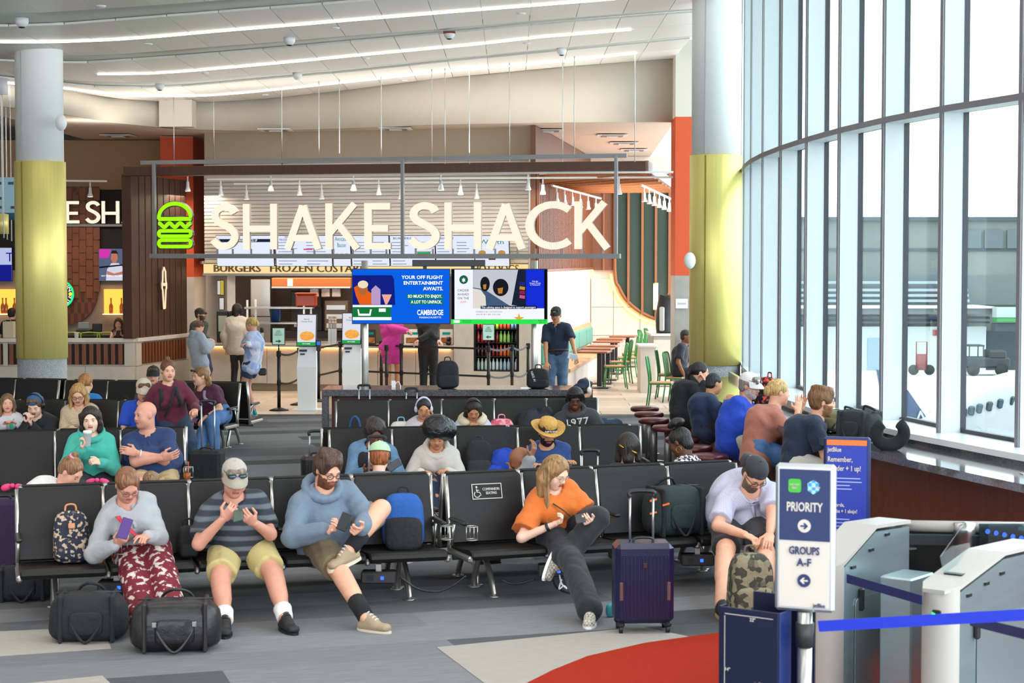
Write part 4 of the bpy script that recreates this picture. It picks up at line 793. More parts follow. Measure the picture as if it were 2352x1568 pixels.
t = sbox('paper_notice', 'white paper notice taped to the grey stone pillar', 'notice', 1552, 686, 1580, 708, 33.55, .01, wht, None, [('print', .15, .4, .85, .6, mat('pale_ink', '#b9bcc4', .7), .003)], .001)
b = B(); wall(b, pp(-260, 39.6), pp(300, 39.6), 0, 2.36, .15); wall(b, pp(-260, 39.6), pp(300, 39.6), 2.36, 4.1, .15, 1); wall(b, pp(-260, 39.6), pp(400, 39.6), 4.1, SOF, .15, 2); wbar = struct('wall_bar_back', b, [mat('bar_stone', '#9b8878', .5, var=.06), mat('bar_black', '#191614', .7), mat('bar_upper', '#a88663', .8)])
def wq(px, py): p = at(px, py, 39.5); return (p.x, p.z)
Mw2 = Matrix(((1, 0, 0, 0), (0, 0, -1, 39.58), (0, 1, 0, 0), (0, 0, 0, 1)))
B().prism([wq(60, 428), wq(226, 428), wq(226, 660), wq(222, 690), wq(210, 716), wq(190, 735), wq(165, 745), wq(130, 748), wq(60, 748)], .05, Mw2).build('timber_panel', mat('bar_timber', '#7d4526', .5, col2='#5e311a', kind='check', vscale=6, stretch=(2.2, 1, .7)), wbar)
tr_ = mat('timber_block', '#84492a', .5, var=.2, vscale=2)
for r_ in range(9):
 for c in range(5):
  x0 = 150 + c * 16; y0 = 432 + r_ * 30 + (15 if c % 2 else 0)
  if y0 + 28 > 700 - c * 5: continue
  xa, za = wq(x0, y0 + 28); xb, zb = wq(x0 + 15, y0); B().box(((xa + xb) / 2, 39.52, (za + zb) / 2), (xb - xa, .03, zb - za), None, .003).build('timber_block', tr_, wbar)
am = emis('niche_amber', '#ffb347', 1.6)
for k, (x0, x1) in enumerate(((-40, 40), (238, 296))):
 xa, za = wq(x0, 720); xb, zb = wq(x1, 664); B().box(((xa + xb) / 2, 39.56, (za + zb) / 2), (xb - xa, .03, zb - za)).build('lit_niche', am, wbar); B().box(((xa + xb) / 2, 39.48, za - .01), (xb - xa, .2, .02)).build('niche_shelf', emis('niche_edge', '#ffd9a0', 2), wbar)
gb = mat('liquor_bottle', '#c9702f', .1, coat=.5); kprof = [(.04, 0), (.045, .02), (.045, .17), (.016, .23), (.014, .31), (.018, .312), (.018, .34), (0, .34)]; bme = B().lathe(kprof, n=12).mesh('bottle', gb)
for k, px in enumerate((6, 14, 33, 255, 279)):
 o = link('liquor_bottle', bme); o.location = (xat(px, 39.44), 39.44, wq(0, 720)[1] + .001); tag(o, ['leftmost amber bottle in the left lit niche', 'middle amber bottle in the left lit niche', 'amber bottle at the right of the left niche', 'bottle with red cap in the lit niche under the television', 'right bottle in the lit niche under the television'][k], 'bottle', 'bottles in the lit niches')
t, Mf, w_, h_ = screen('television', 'wall television showing a person in a white top, left of the timber screen', 226, 570, 292, 646, 39.5, emis('tv_grey', '#5f6a86', .8))
def tvp(nm, pix, m, zz): B().prism([((x - 259) / F * 39.3, (608 - y) / F * 39.3) for x, y in pix], .002, Mf, 0, zz).build(nm, m, t)
tvp('picture', [(228, 572), (255, 572), (250, 592), (228, 592)], emis('tv_mag', '#d838b0', .9), .004); tvp('picture', [(243, 644), (246, 618), (256, 604), (272, 604), (288, 618), (290, 644)], emis('tv_white', '#d9d8ea', .9), .005)
tvp('picture', [(256, 582), (262, 578), (269, 582), (271, 594), (266, 604), (259, 604), (255, 594)], emis('tv_skin', '#c07a62', .9), .006); tvp('picture', [(255, 582), (258, 575), (268, 575), (272, 584), (268, 582), (258, 582)], emis('tv_hair', '#3a2626', .7), .007); tvp('picture', [(246, 622), (262, 628), (286, 622), (288, 628), (262, 634), (246, 630)], emis('tv_skin', '#c07a62', .9), .007); tvp('picture', [(228, 612), (290, 606), (290, 609), (228, 616)], emis('tv_dark', '#1d2234', .5), .0085)
text('NEW TALKING POINT EARLIER', .03, wi, t, Mf @ Matrix.Translation((.0, -.24, .009)), width=.5)
t, Mf, w_, h_ = screen('television', 'blue and white television screen at the far left edge of the bar', -50, 568, 28, 646, 39.5, emis('tv_lilac', '#b9c4e8', .9)); B().box((0, -h_ * .25, .005), (w_ * .97, h_ * .48, .004), Mf).build('picture', emis('tv_navy', '#1a1f8c', .9), t); text('T', .2, emis('tv_navy', '#1a1f8c', .9), t, Mf @ Matrix.Translation((w_ * .43, h_ * .2, .006)))
bs = thing('bar_sign', 'glowing pale letters E SHA high on the bar wall behind the brass column', 'sign', (0, 39.4, zat(513, 39.4)))
for ch, x0, x1 in (('E', 152, 186), ('S', 199, 232), ('H', 236, 277), ('A', 282, 325)):
 make_letter(ch, face_frame((xat(x0, 39.4), 0, 0), (1, 0, 0)), 51 / F * 39.4, bs, lit, ret, (x1 - x0) / F * 39.4)
B().box((xat(235, 39.4), .12, -.04), (2.0, .16, .05)).build('rail', steel_p, bs)
t = thing('round_neon_sign', 'round green neon beer sign peeking out behind the brass column', 'sign', (xat(138, 39.4), 39.42, zat(675, 39.4))); Mf = face_frame((0, 0, 0), (1, 0, 0)); B().prism(disc(.3, 28), .04, Mf).build('disc', mat('neon_back', '#14382a', .5), t); B().tube([(Mf @ Vector((.29 * math.cos(a), .29 * math.sin(a), .05))) for a in np.linspace(0, 2 * PI, 30)], .022, 6).build('ring', emis('neon_green', '#1fd07a', 1.6), t); text('IN', .1, wi, t, Mf @ Matrix.Translation((.2, .12, .045)) @ Matrix.Rotation(-1, 4, 'Z')); text('ALE', .1, wi, t, Mf @ Matrix.Translation((.2, -.14, .045)) @ Matrix.Rotation(1, 4, 'Z')); B().prism(disc(.04, 12, .23, 0), .003, Mf, 0, .045).build('dot', emis('neon_yellow', '#ffd23c', 1.4), t)
sbox('bar_counter', 'dark bar counter behind the low stone partition', 'counter', -60, 768, 290, 900, 38.0, .6, dkm, 0, [('panel', .02, .05, .98, .9, brn, .02)])
t = thing('cash_register', 'grey cash register with tilted screen on the bar counter', 'till', (xat(194, 38.2), 38.2, zat(768, 38.0))); B().box((0, 0, .05), (.3, .3, .1), None, .01).build('base', dkm, t); B().box((-.02, 0, .18), (.24, .03, .14), None, .01, ).build('screen', mat('till_grey', '#8f9a9a', .4), t); B().box((.25, .05, .12), (.2, .05, .2), None, .01).build('side_display', black, t)
for k, px in enumerate((-14, 158, 202, 240)):
 t = thing('lime_chair', ['lime green chair back left of the brass column', 'lime green chair back just right of the brass column', 'lime green chair back below the cash register', 'lime green chair back left of the purple tank top'][k], 'chair', (xat(px, 36.6), 36.6, 0), group='lime green bar chairs'); lg = mat('lime', '#a5d32b', .35)
 B().box((0, -.05, .62), (.38, .38, .03), None, .01).build('seat', lg, t); B().tube(smooth_path([(-.19, .15, .62), (-.19, .18, 1.06), (-.12, .19, 1.12), (.12, .19, 1.12), (.19, .18, 1.06), (.19, .15, .62)], 4), .014, 6).build('backrest', lg, t)
 for sx_, sy_ in ((-.17, .13), (.17, .13), (-.17, -.2), (.17, -.2)): B().tube([(sx_, sy_, .62), (sx_ * 1.1, sy_ * 1.1, 0)], .012, 6).build('leg', lg, t)
t = thing('paper_bag', 'brown paper bag on the ledge at the far left', 'bag', (xat(12, 35.3), 35.55, 1.07)); B().box((0, 0, .16), (.22, .14, .32), None, .01).build('bag', mat('kraft', '#c8b79c', .8), t); B().tube([(-.05, -.075, .3), (-.05, -.075, .36), (.05, -.075, .36), (.05, -.075, .3)], .006, 5).build('handle', mat('kraft'), t)
t = thing('paper_cup', 'white paper cup on the ledge right of the brass column', 'cup', (xat(172, 35.4), 35.5, 1.068)); B().lathe([(.035, 0), (.045, .1), (.047, .1), (.047, .11), (0, .11)], n=14).build('cup', wht, t)
for k, px in enumerate((4, 12, 22)):
 p = at(px, 150 + 10 * k, 30 + k); zc = cz(max(p.x, XL)); t = thing('ceiling_canopy_cable', ['left', 'middle', 'right'][k] + ' white ceiling rose with long thin cable at the left edge', 'pendant', (p.x, p.y, zc)); B().lathe([(.09, -.26), (.09, 0)], n=14).build('rose', wht, t); B().tube([(0, 0, -.26), (0, 0, -2.6)], .01, 5).build('cable', wht, t); t['group'] = 'white ceiling roses'
t = thing('hanging_banner', 'pale blue hanging banner with cut outs at the left edge', 'banner', (xat(8, 30.5), 30.5, zat(490, 30.5))); B().box((0, 0, .3), (.46, .02, .6)).build('panel', mat('panel_blue', '#a9cde0', .5), t); B().box((0, -.005, -.05), (.46, .03, .12)).build('edge', mat('panel_teal', '#1d5a78', .5), t)
for sx_, sz_ in ((-.02, .5), (-.02, .25), (.15, .5), (-.02, .1), (.19, .1)): B().box((sx_, -.012, sz_), (.09, .01, .045)).build('cut_out', mat('cutout', '#3f5560', .6), t)
B().tube([(-.15, 0, .6), (-.15, 0, 5.5 - zat(490, 30.5))], .005, 5).build('wire', wht, t); B().tube([(.15, 0, .6), (.15, 0, 5.5 - zat(490, 30.5))], .005, 5).build('wire', wht, t)
t = thing('brass_pendant', 'brass cylinder pendant lamp at the left edge', 'lamp', (xat(8, 30.2), 30.2, zat(537, 30.2))); B().lathe([(.1, 0), (.1, .32), (.02, .34)], n=18).build('shade', brass, t); B().tube([(0, 0, .34), (0, 0, 2.6)], .008, 5).build('cable', wht, t)
def rail(p0, p1, lab):
 p0, p1 = Vector(p0), Vector(p1); t = tag(B().box(((p1 - p0).length / 2, 0, 0), ((p1 - p0).length, .04, .035), frame(p0, p1 - p0)).build('light_track', wht), lab, 'track', 'white lighting tracks')
rail(at(395, 402, 35.4), at(1546, 395, 33.2), 'front white lighting track under the canopy beam'); rail(at(476, 412, 36.2), at(1546, 407, 34), 'middle white lighting track under the canopy'); rail(at(538, 422, 36.9), at(1212, 418, 35.5), 'rear white lighting track before the shutter'); rail(at(1268, 426, 36.5), at(1380, 456, 41.5), 'short white track receding over the dining tables'); rail(at(1473, 425, 36), at(1552, 462, 40), 'short white track receding towards the right pillar'); rail(at(150, 415, 36.8), at(246, 416, 36.8), 'short white track in front of the bar wall')
SPT = [None]
def spot(p, lab):
 if SPT[0] is None:
  t = thing('track_spotlight', lab, 'spotlight', group='white track spotlights'); B().box((0, 0, -.05), (.025, .025, .1)).build('stem', wht, t); B().lathe([(.028, -.1), (.032, -.2), (.06, -.28), (.056, -.285), (0, -.27)], n=12).build('head', wht, t); B().lathe([(.05, -.286), (0, -.284)], n=12).build('lens', emis('lens', '#fff3e0', 8), t); SPT[0] = t
 else: t = copy_tree(SPT[0])
 t.location = p; t['label'] = lab
spl = []
for px in (431, 622, 812, 1013, 1213): spl.append((px, 403 - (px - 395) / 1195 * 7, 35.4 - (px - 395) / 1195 * 2.2, 'front track'))
for px in (507, 688, 870, 1058, 1247, 1422): spl.append((px, 413 - (px - 476) / 1114 * 5, 36.2 - (px - 476) / 1114 * 2.2, 'middle track'))
for px in (566, 739, 920, 1095): spl.append((px, 423 - (px - 538) / 702 * 4, 36.9 - (px - 538) / 702 * 1.5, 'rear track'))
for k in range(6): spl.append((1279 + k * 18, 429 + k * 5, 37 + k * .85, 'receding track over the dining tables'))
for k in range(7): spl.append((1480 + k * 11.5, 428 + k * 5, 36.3 + k * .6, 'track towards the right pillar'))
for px in (207, 286): spl.append((px, 417, 36.8, 'bar track'))
from collections import Counter
cn = Counter()
for px, py, Y, tr in spl: spot(at(px, py, Y) - Vector((0, 0, .018)), 'white spotlight, %s on the %s' % (ORD[cn[tr]], tr)); cn[tr] += 1
for px, py, lab in ((50, 42, 'dark rimmed ceiling camera at the top left'), (665, 86, 'round dome camera hanging from the ceiling'), (1032, 72, 'fire alarm strobe hanging from the ceiling'), (1290, 111, 'small dark ceiling sensor near the right end'), (367, 192, 'small ceiling sensor above the orange pillar'), (683, 167, 'flat round white ceiling disc')):
 p = cpt(px, py); t = thing('ceiling_device', lab, 'sensor', (p.x, p.y, cz(p.x) - .12)); B().lathe([(0, 0), (.05, .01), (.08, .05), (.085, .07), (.085, .12)], n=16).build('body', wht, t); B().lathe([(0, -.01), (.04, .0), (.055, .03)], n=14).build('dome', black if px != 683 else wht, t)
 if px == 1032: B().box((0, 0, .1), (.18, .18, .03)).build('plate', mat('sign_red'), t)
for k, (px, py) in enumerate(((231, 13), (340, 100), (770, 63), (1197, 30), (1210, 98), (840, 133), (472, 167), (610, 217), (930, 184), (1258, 152))):
 p = cpt(px, py); tag(B().lathe([(.0, 0), (.06, .002), (.07, .02)], (p.x, p.y, cz(p.x) - .02), 16).build('sprinkler_cover', wht), 'small round sprinkler cover on the ceiling panels, %s' % ORD[sorted((231, 340, 770, 1197, 1210, 840, 472, 610, 930, 1258)).index(px)], 'sprinkler', 'sprinkler covers')
for k, (px, py, Y) in enumerate(((275, 298, 38), (635, 293, 36.3), (910, 289, 36), (1258, 286, 36.5), (1405, 307, 38), (1432, 324, 40.5), (1455, 338, 43))):
 t = thing('air_vent', 'square ceiling air vent, %s under the soffit' % ORD[k], 'vent', (xat(px, Y), Y, SOF), group='soffit air vents')
 for q in range(3): s_ = .32 - q * .1; B().box((0, 0, -.01 - q * .012), (s_ * 2, s_ * 2, .012)).build('louvre', wht if q % 2 == 0 else steel_p, t)
for px, py, Y, lab in ((145, 281, 26.55, 'white rounded wireless box on the left column'), (1584, 598, 26.0, 'white round device on the brass of the right column')):
 t = thing('wireless_box', lab, 'device', (xat(px, Y), Y, zat(py + 18, Y))); B().ball((0, 0, .11), (.085, .06, .12), 14).build('cover', wht, t); B().box((-.03, .08, .11), (.05, .12, .05)).build('bracket', steel_p, t)
def area(p, sx_, sy_, e, col=(1, .86, .7), rot=(0, 0, 0)):
 l = bpy.data.lights.new('lamp', 'AREA'); l.shape = 'RECTANGLE'; l.size = sx_; l.size_y = sy_; l.energy = e; l.color = col; o = bpy.data.objects.new('lamp', l); COL.objects.link(o); o.location = p; o.rotation_euler = rot
area((-2.6, 34.6, 4.0), 7, .6, 160); area((-3.5, 38.6, 2.48), 5, 1.2, 110, (1, .8, .6)); area((-8, 37.4, 3.9), 4, .8, 90, (1, .8, .6)); area((2.2, 41, 4.6), 1.6, 7, 190, (1, .9, .8))
area((-2.5, 33.6, 4.55), 9, .4, 75, (1, .95, .88), (PI, 0, 0)); area((-7.6, 34.2, 4.6), 1.5, .4, 12, (1, .93, .85), (PI, 0, 0))  # two unseen uplights added above the canopy beam to brighten the ceiling
for y in (2, 7, 12, 17): area((-5, y, 6.55), 14, .35, 230, (1, .96, .9))  # unseen strip lamps added below the near ceiling to brighten the hall
# ================================================================ GATE SEATING
vinyl = mat('black_vinyl', '#171413', .5, bump=.05, bscale=250, spec=.3); alu = mat('aluminium', '#b9b6b0', .3, .9); armp = mat('arm_pad', '#1a1a1a', .35)
PW = .6
def rounded_profile(pts, w_, m, nm):
 n = len(pts); b = B(); vs = []; xs = (-w_ / 2, -w_ / 2 + .012, w_ / 2 - .012, w_ / 2); cyy = sum(p[0] for p in pts) / n; czz = sum(p[1] for p in pts) / n
 for k, x in enumerate(xs):
  f = 1 if k in (1, 2) else .93
  for (y, z) in pts:
   dy, dz = y - cyy, z - czz; l = math.hypot(dy, dz); g = (l - .01) / l if k in (0, 3) else 1
   vs.append((x, cyy + dy * g, czz + dz * g))
 fs = [(k * n + i, k * n + (i + 1) % n, (k + 1) * n + (i + 1) % n, (k + 1) * n + i) for k in range(3) for i in range(n)] + [tuple(range(n)), tuple(range(3 * n, 4 * n))[::-1]]
 b.add(vs, fs, 0, False); me = b.mesh(nm, m); return me
seat_me = rounded_profile([(-.10, .335), (-.10, .375), (-.2, .372), (-.35, .38), (-.5, .395), (-.57, .395), (-.605, .38), (-.615, .355), (-.60, .33), (-.56, .318), (-.4, .32)], .585, vinyl, 'seat')
back_me = rounded_profile([(-.135, .385), (-.15, .40), (-.115, .55), (-.06, .74), (-.03, .88), (-.022, .905), (.0, .912), (.02, .9), (.018, .86), (-.02, .70), (-.07, .5), (-.1, .39)], .585, vinyl, 'backrest')
div_me = B().tube([(0, -.10, .30), (0, -.105, .42), (0, -.055, .66), (0, .0, .90)], .02, 8, flat=(.019, .028)).mesh('divider', alu)
hub_me = B().box((0, -.35, .33), (.045, .5, .05), None, .015).mesh('seat_bracket', alu)
arm_me = B().box((0, -.30, .585), (.05, .34, .028), None, .012).mesh('armrest', armp)
arms_me = B().tube([(0, -.08, .52), (0, -.2, .565), (0, -.42, .572)], .014, 6, flat=(.012, .016)).tube([(0, -.15, .38), (0, -.2, .55)], .012, 6).mesh('armrest_support', alu)
beam_m = mat('beam_dark', '#6f6c69', .3, .8)
legf_me = B().tube(smooth_path([(0, -.12, .30), (0, -.25, .22), (0, -.36, .09), (0, -.40, .01)], 5), [.026] * 16, 8, flat=(.022, .034)).lathe([(.05, 0), (.05, .008), (.03, .014)], (0, -.40, 0), 14).mesh('leg', alu)
legb_me = B().tube(smooth_path([(0, -.08, .30), (0, .0, .18), (0, .05, .08), (0, .06, .01)], 5), [.026] * 16, 8, flat=(.022, .034)).lathe([(.05, 0), (.05, .008), (.03, .014)], (0, .06, 0), 14).mesh('leg', alu)
_cb = B()
for z_ in (.50, .40): _cb.tube([(.045 * math.cos(a), .045 * math.sin(a), z_) for a in np.linspace(0, 2 * PI, 17)[:-1]], .004, 5, closed=True)
for a in (0, 90, 180, 270): _cb.tube([(.045 * math.cos(math.radians(a)), .045 * math.sin(math.radians(a)), .5), (.045 * math.cos(math.radians(a)), .045 * math.sin(math.radians(a)), .4)], .004, 5)
cup_me = _cb.mesh('cup_holder', alu)
BENCH = {}
def bench(key, a, c, n, label, away=False, arms=(0, -1), cups=(), off=0., dx=0.):
 A = atz(a[0], a[1], .912); C_ = atz(c[0], c[1], .912); d = C_ - A; d.z = 0; L = d.length; d.normalize(); nb = Vector((-d.y, d.x, 0))
 if nb.y < 0: nb = -nb
 A = Vector((A.x, A.y, 0)) + nb * off + d * dx
 if away: M = frame(A + d * L, -d)
 else: M = frame(A, d)
 t = thing('gate_bench', label, 'bench', group='black gate seating'); t.matrix_world = M; p = L / n; sx_ = p / .615
 for i in range(n):
  o = link('seat', seat_me, t); o.location = ((i + .5) * p, 0, 0); o.scale = (sx_, 1, 1)
  o = link('backrest', back_me, t); o.location = ((i + .5) * p, 0, 0); o.scale = (sx_, 1, 1)
 for i in range(n + 1):
  x = min(max(i * p, .012), L - .012); o = link('divider', div_me, t); o.location = (x, 0, 0); o = link('seat_bracket', hub_me, t); o.location = (x, 0, 0)
 for i in [(k if k >= 0 else n + 1 + k) for k in arms]:
  x = min(max(i * p, .012), L - .012); o = link('armrest', arm_me, t); o.location = (x, 0, 0); q = link('armrest_support', arms_me, o)
 for i in cups: o = link('cup_holder', cup_me, t); o.location = (i * p, -.5, .07)
 B().tube([(.0, -.2, .30), (L, -.2, .30)], .03, 8).build('beam', beam_m, t)
 for x in ((.42 * p, L - .42 * p) if n > 2 else (.5 * p, L - .5 * p)):
  o = link('leg', legf_me, t); o.location = (x, 0, 0); o = link('leg', legb_me, t); o.location = (x, 0, 0)
 BENCH[key] = (M, p, n); return t
def seat_pt(key, i, y=-.32, z=0.):
 M, p, n = BENCH[key]; return M @ Vector(((i + .5) * p, y, z))
TW = .19
ROWS = (('F1', (35, 1120), (990, 1088), 5, 'front left black gate bench of five seats nearest the camera', (0, 2, 3, 5), (1.15, 5)),
('F2', (1020, 1090), (1690, 1060), 4, 'front right black gate bench carrying the companion seating sign', (0, 1, 2, 4), (.08,)),
('R2', (754, 984.5), (1471, 976), 5, 'second row right gate bench where the straw hat wearer sits', (0, 2, 5), ()),
('R3', (770, 919.5), (1373, 915), 5, 'third row right gate bench in front of the granite bar', (0, 2, 5), ()),
('L1', (-27, 991), (425, 981.5), 3, 'second row left gate bench where the navy polo sits with crossed arms', (0, 2, 3), (3,)),
('L2', (-93, 918), (395, 919), 4, 'third row left gate bench of the blue cap with headphones', (0, 2, 4), ()),
('L3', (150, 872), (553, 878), 4, 'fourth row left gate bench ending beside the floral blouse', (0, 2, 4), ()),
('L4', (-63, 868), (138, 871), 2, 'fourth row gate bench at the far left under the brass column', (0, 2), ()))
for key, a, c, n, lab, arms, cups in ROWS:
 bench(key, a, c, n, lab, False, arms, cups)
 bench(key + 'b', a, c, n, 'bench facing away, back to back with the ' + lab.split(' bench')[0] + ' bench', True, arms, (), TW, {'R2': -.07, 'F2': .05}.get(key, .03))
M, p, n = BENCH['F2']; t = [o for o in COL.objects if o.name.startswith('gate_bench') and 'companion' in o['label'] and 'twin' not in o['label']][0]
cg = mat('sign_cream', '#d8d6cf', .6); Mf = face_frame((p * .52, -.062, .775), (1, 0, 0), (0, .27, 1))
b = B()
for (x, y, w_, h_) in ((0, .058, .25, .005), (0, -.058, .25, .005), (-.1225, 0, .005, .116), (.1225, 0, .005, .116)): b.box((x, y, .002), (w_, h_, .002), Mf)
b.build('sign_border', cg, t); text('COMPANION\nSEATING', .022, cg, t, Mf @ Matrix.Translation((.035, 0, .002)), width=.14)
b = B(); b.prism(disc(.008, 10, -.085, .035), .002, Mf); b.tube([Mf @ Vector((x, y, .002)) for x, y in ((-.087, .02), (-.084, -.005), (-.062, -.007), (-.052, -.033))], .004, 5); b.tube([Mf @ Vector((-.084 + .024 * math.cos(a), -.022 + .024 * math.sin(a), .002)) for a in np.linspace(2.2, 6.0, 14)], .0035, 5); b.tube([Mf @ Vector((x, y, .002)) for x, y in ((-.086, .01), (-.066, .008))], .003, 5); b.build('wheelchair_symbol', cg, t)
pb = mat('power_box', '#2c2a2a', .5)
for k, (px, Y) in enumerate(((262, 13.3), (868, 13.7), (1275, 14.0), (1604, 14.5))):
 t = thing('power_box', 'black under-seat power box with blue light, %s along the front benches' % ORD[k], 'power box', (xat(px, Y), Y, .16), group='under-seat power boxes'); B().box((0, 0, .05), (.26, .14, .09), None, .01).build('box', pb, t); B().box((.03, -.072, .05), (.025, .006, .025), None, .006).build('indicator', emis('blue_led', '#1e3cff', 6), t); B().box((-.06, -.071, .05), (.05, .004, .04)).build('socket', black, t); B().box((0, .0, .115), (.04, .04, .06)).build('hanger', alu, t)
for k, P in enumerate(([(1.0, 0, 0)],)): pass
cab = mat('cable_black', '#121214', .5)
tag(B().tube(smooth_path([at(920, 1325, 13.4), at(960, 1352, 13.4), at(1005, 1358, 13.5), at(1040, 1345, 13.5), at(1070, 1322, 13.5)], 5), .008, 6).build('power_cable', cab), 'black cable sagging between the two front benches', 'cable', 'bench power cables')
tag(B().tube(smooth_path([at(1150, 1330, 13.9), at(1180, 1341, 13.9), at(1230, 1330, 13.9)], 5), .008, 6).build('power_cable', cab), 'black cable under the companion seat', 'cable', 'bench power cables')
tag(B().tube(smooth_path([at(1270, 1330, 13.9), at(1280, 1350, 13.8), at(1310, 1362, 13.7), at(1340, 1358, 13.7)], 5), .008, 6).build('power_cable', cab), 'black cable behind the orange shirt wearer legs', 'cable', 'bench power cables')
tag(B().tube(smooth_path([at(1285, 1320, 13.8), at(1290, 1340, 13.75), at(1302, 1352, 13.75), at(1295, 1345, 13.75), at(1284, 1352, 13.75), at(1290, 1330, 13.78)], 5), .006, 6).build('charger_cable', wht), 'white phone charger cable looping from the power box', 'cable')
# ================================================================ PEOPLE: signed distance bodies meshed by surface nets
def _v(p): return np.array((p[0], p[1], p[2]), dtype=np.float32)
class SDF:
 def __init__(s, lo, hi, h):
  s.h = h; s.lo = np.array(lo, np.float32) - 2 * h; n = np.ceil((np.array(hi) + 2 * h - s.lo) / h).astype(int) + 1
  s.n = n; s.F = np.full(n, 1.0, np.float32); s.ax = [s.lo[i] + h * np.arange(n[i], dtype=np.float32) for i in range(3)]
 def sub(s, lo, hi):
  a = np.maximum(np.floor((np.array(lo) - s.lo) / s.h).astype(int), 0); b = np.minimum(np.ceil((np.array(hi) - s.lo) / s.h).astype(int) + 1, s.n)
  if (b - a <= 0).any(): return None
  sl = tuple(slice(a[i], b[i]) for i in range(3)); X = s.ax[0][sl[0]][:, None, None]; Y = s.ax[1][sl[1]][None, :, None]; Zz = s.ax[2][sl[2]][None, None, :]
  return sl, X, Y, Zz
 def comb(s, sl, d, k, op):
  f = s.F[sl]
  if op == 'd': d = -d; hh = np.maximum(k - np.abs(f - d), 0); s.F[sl] = np.maximum(f, d) + hh * hh / (4 * k)
  else: hh = np.maximum(k - np.abs(f - d), 0); s.F[sl] = np.minimum(f, d) - hh * hh / (4 * k)
 def cap(s, a, b, ra, rb=None, k=.02, op='u', cut=None):
  a, b = _v(a), _v(b); rb = ra if rb is None else rb; m = max(ra, rb) + k + 2 * s.h; r = s.sub(np.minimum(a, b) - m, np.maximum(a, b) + m)
  if r is None: return s
  sl, X, Y, Zz = r; ba = b - a; L2 = max(float(ba @ ba), 1e-9); px, py, pz = X - a[0], Y - a[1], Zz - a[2]
  t = np.clip((px * ba[0] + py * ba[1] + pz * ba[2]) / L2, 0, 1); d = np.sqrt((px - t * ba[0]) ** 2 + (py - t * ba[1]) ** 2 + (pz - t * ba[2]) ** 2) - (ra + (rb - ra) * t)
  if cut is not None: c, n_ = _v(cut[0]), _v(cut[1]); d = np.maximum(d, (X - c[0]) * n_[0] + (Y - c[1]) * n_[1] + (Zz - c[2]) * n_[2])
  s.comb(sl, d, k, op); return s
 def ecap(s, a, b, ra, rb, u, k=.02, op='u'):
  a, b = _v(a), _v(b); ba = b - a; L = max(float(np.linalg.norm(ba)), 1e-6); n_ = ba / L; u = _v(u); u = u - n_ * (u @ n_); u /= max(np.linalg.norm(u), 1e-6); w_ = np.cross(n_, u)
  m = max(*ra, *rb) + k + 2 * s.h; r = s.sub(np.minimum(a, b) - m, np.maximum(a, b) + m)
  if r is None: return s
  sl, X, Y, Zz = r; px, py, pz = X - a[0], Y - a[1], Zz - a[2]; q = px * n_[0] + py * n_[1] + pz * n_[2]; t = np.clip(q / L, 0, 1); qa = q - t * L
  qu = px * u[0] + py * u[1] + pz * u[2]; qw = px * w_[0] + py * w_[1] + pz * w_[2]; r1 = ra[0] + (rb[0] - ra[0]) * t; r2 = ra[1] + (rb[1] - ra[1]) * t; mn = np.minimum(r1, r2)
  d = (np.sqrt((qu / r1) ** 2 + (qw / r2) ** 2 + (qa / mn) ** 2) - 1) * mn; s.comb(sl, d, k, op); return s
 def ell(s, c, r, R=None, k=.02, op='u'):
  c = _v(c); R = np.eye(3, dtype=np.float32) if R is None else R; m = max(r) + k + 2 * s.h; q = s.sub(c - m, c + m)
  if q is None: return s
  sl, X, Y, Zz = q; px, py, pz = X - c[0], Y - c[1], Zz - c[2]; acc = 0
  for i in range(3): acc = acc + ((px * R[i][0] + py * R[i][1] + pz * R[i][2]) / r[i]) ** 2
  s.comb(sl, (np.sqrt(acc) - 1) * min(r), k, op); return s
 def half(s, c, n_):
  c, n_ = _v(c), _v(n_); n_ = n_ / np.linalg.norm(n_); d = (s.ax[0][:, None, None] - c[0]) * n_[0] + (s.ax[1][None, :, None] - c[1]) * n_[1] + (s.ax[2][None, None, :] - c[2]) * n_[2]
  s.F = np.maximum(s.F, d); return s
 def net(s):
  Fd = s.F; ins = Fd < 0; c = np.zeros(np.array(Fd.shape) - 1, np.int8)
  for i in (0, 1):
   for j in (0, 1):
    for k in (0, 1): c += ins[i:ins.shape[0] - 1 + i, j:ins.shape[1] - 1 + j, k:ins.shape[2] - 1 + k]
  act = (c > 0) & (c < 8); idx = np.argwhere(act)
  if not len(idx): return np.zeros((0, 3)), np.zeros((0, 4), int)
  vid = np.full(act.shape, -1, np.int32); vid[act] = np.arange(len(idx)); val = {}
  for i in (0, 1):
   for j in (0, 1):
    for k in (0, 1): val[i, j, k] = Fd[idx[:, 0] + i, idx[:, 1] + j, idx[:, 2] + k]
  acc = np.zeros((len(idx), 3), np.float32); cnt = np.zeros(len(idx), np.float32)
  cs = list(val)
  for a in cs:
   for b in cs:
    df = [b[q] - a[q] for q in range(3)]
    if sum(df) == 1 and min(df) == 0:
     va, vb = val[a], val[b]; m = (va < 0) != (vb < 0); t = np.where(m, va / np.where(m, va - vb, 1), 0); p = np.array(a, np.float32)[None] + t[:, None] * np.array(df, np.float32)[None]
     acc += p * m[:, None]; cnt += m
  V = s.lo[None] + (idx + acc / cnt[:, None]) * s.h; Q = []
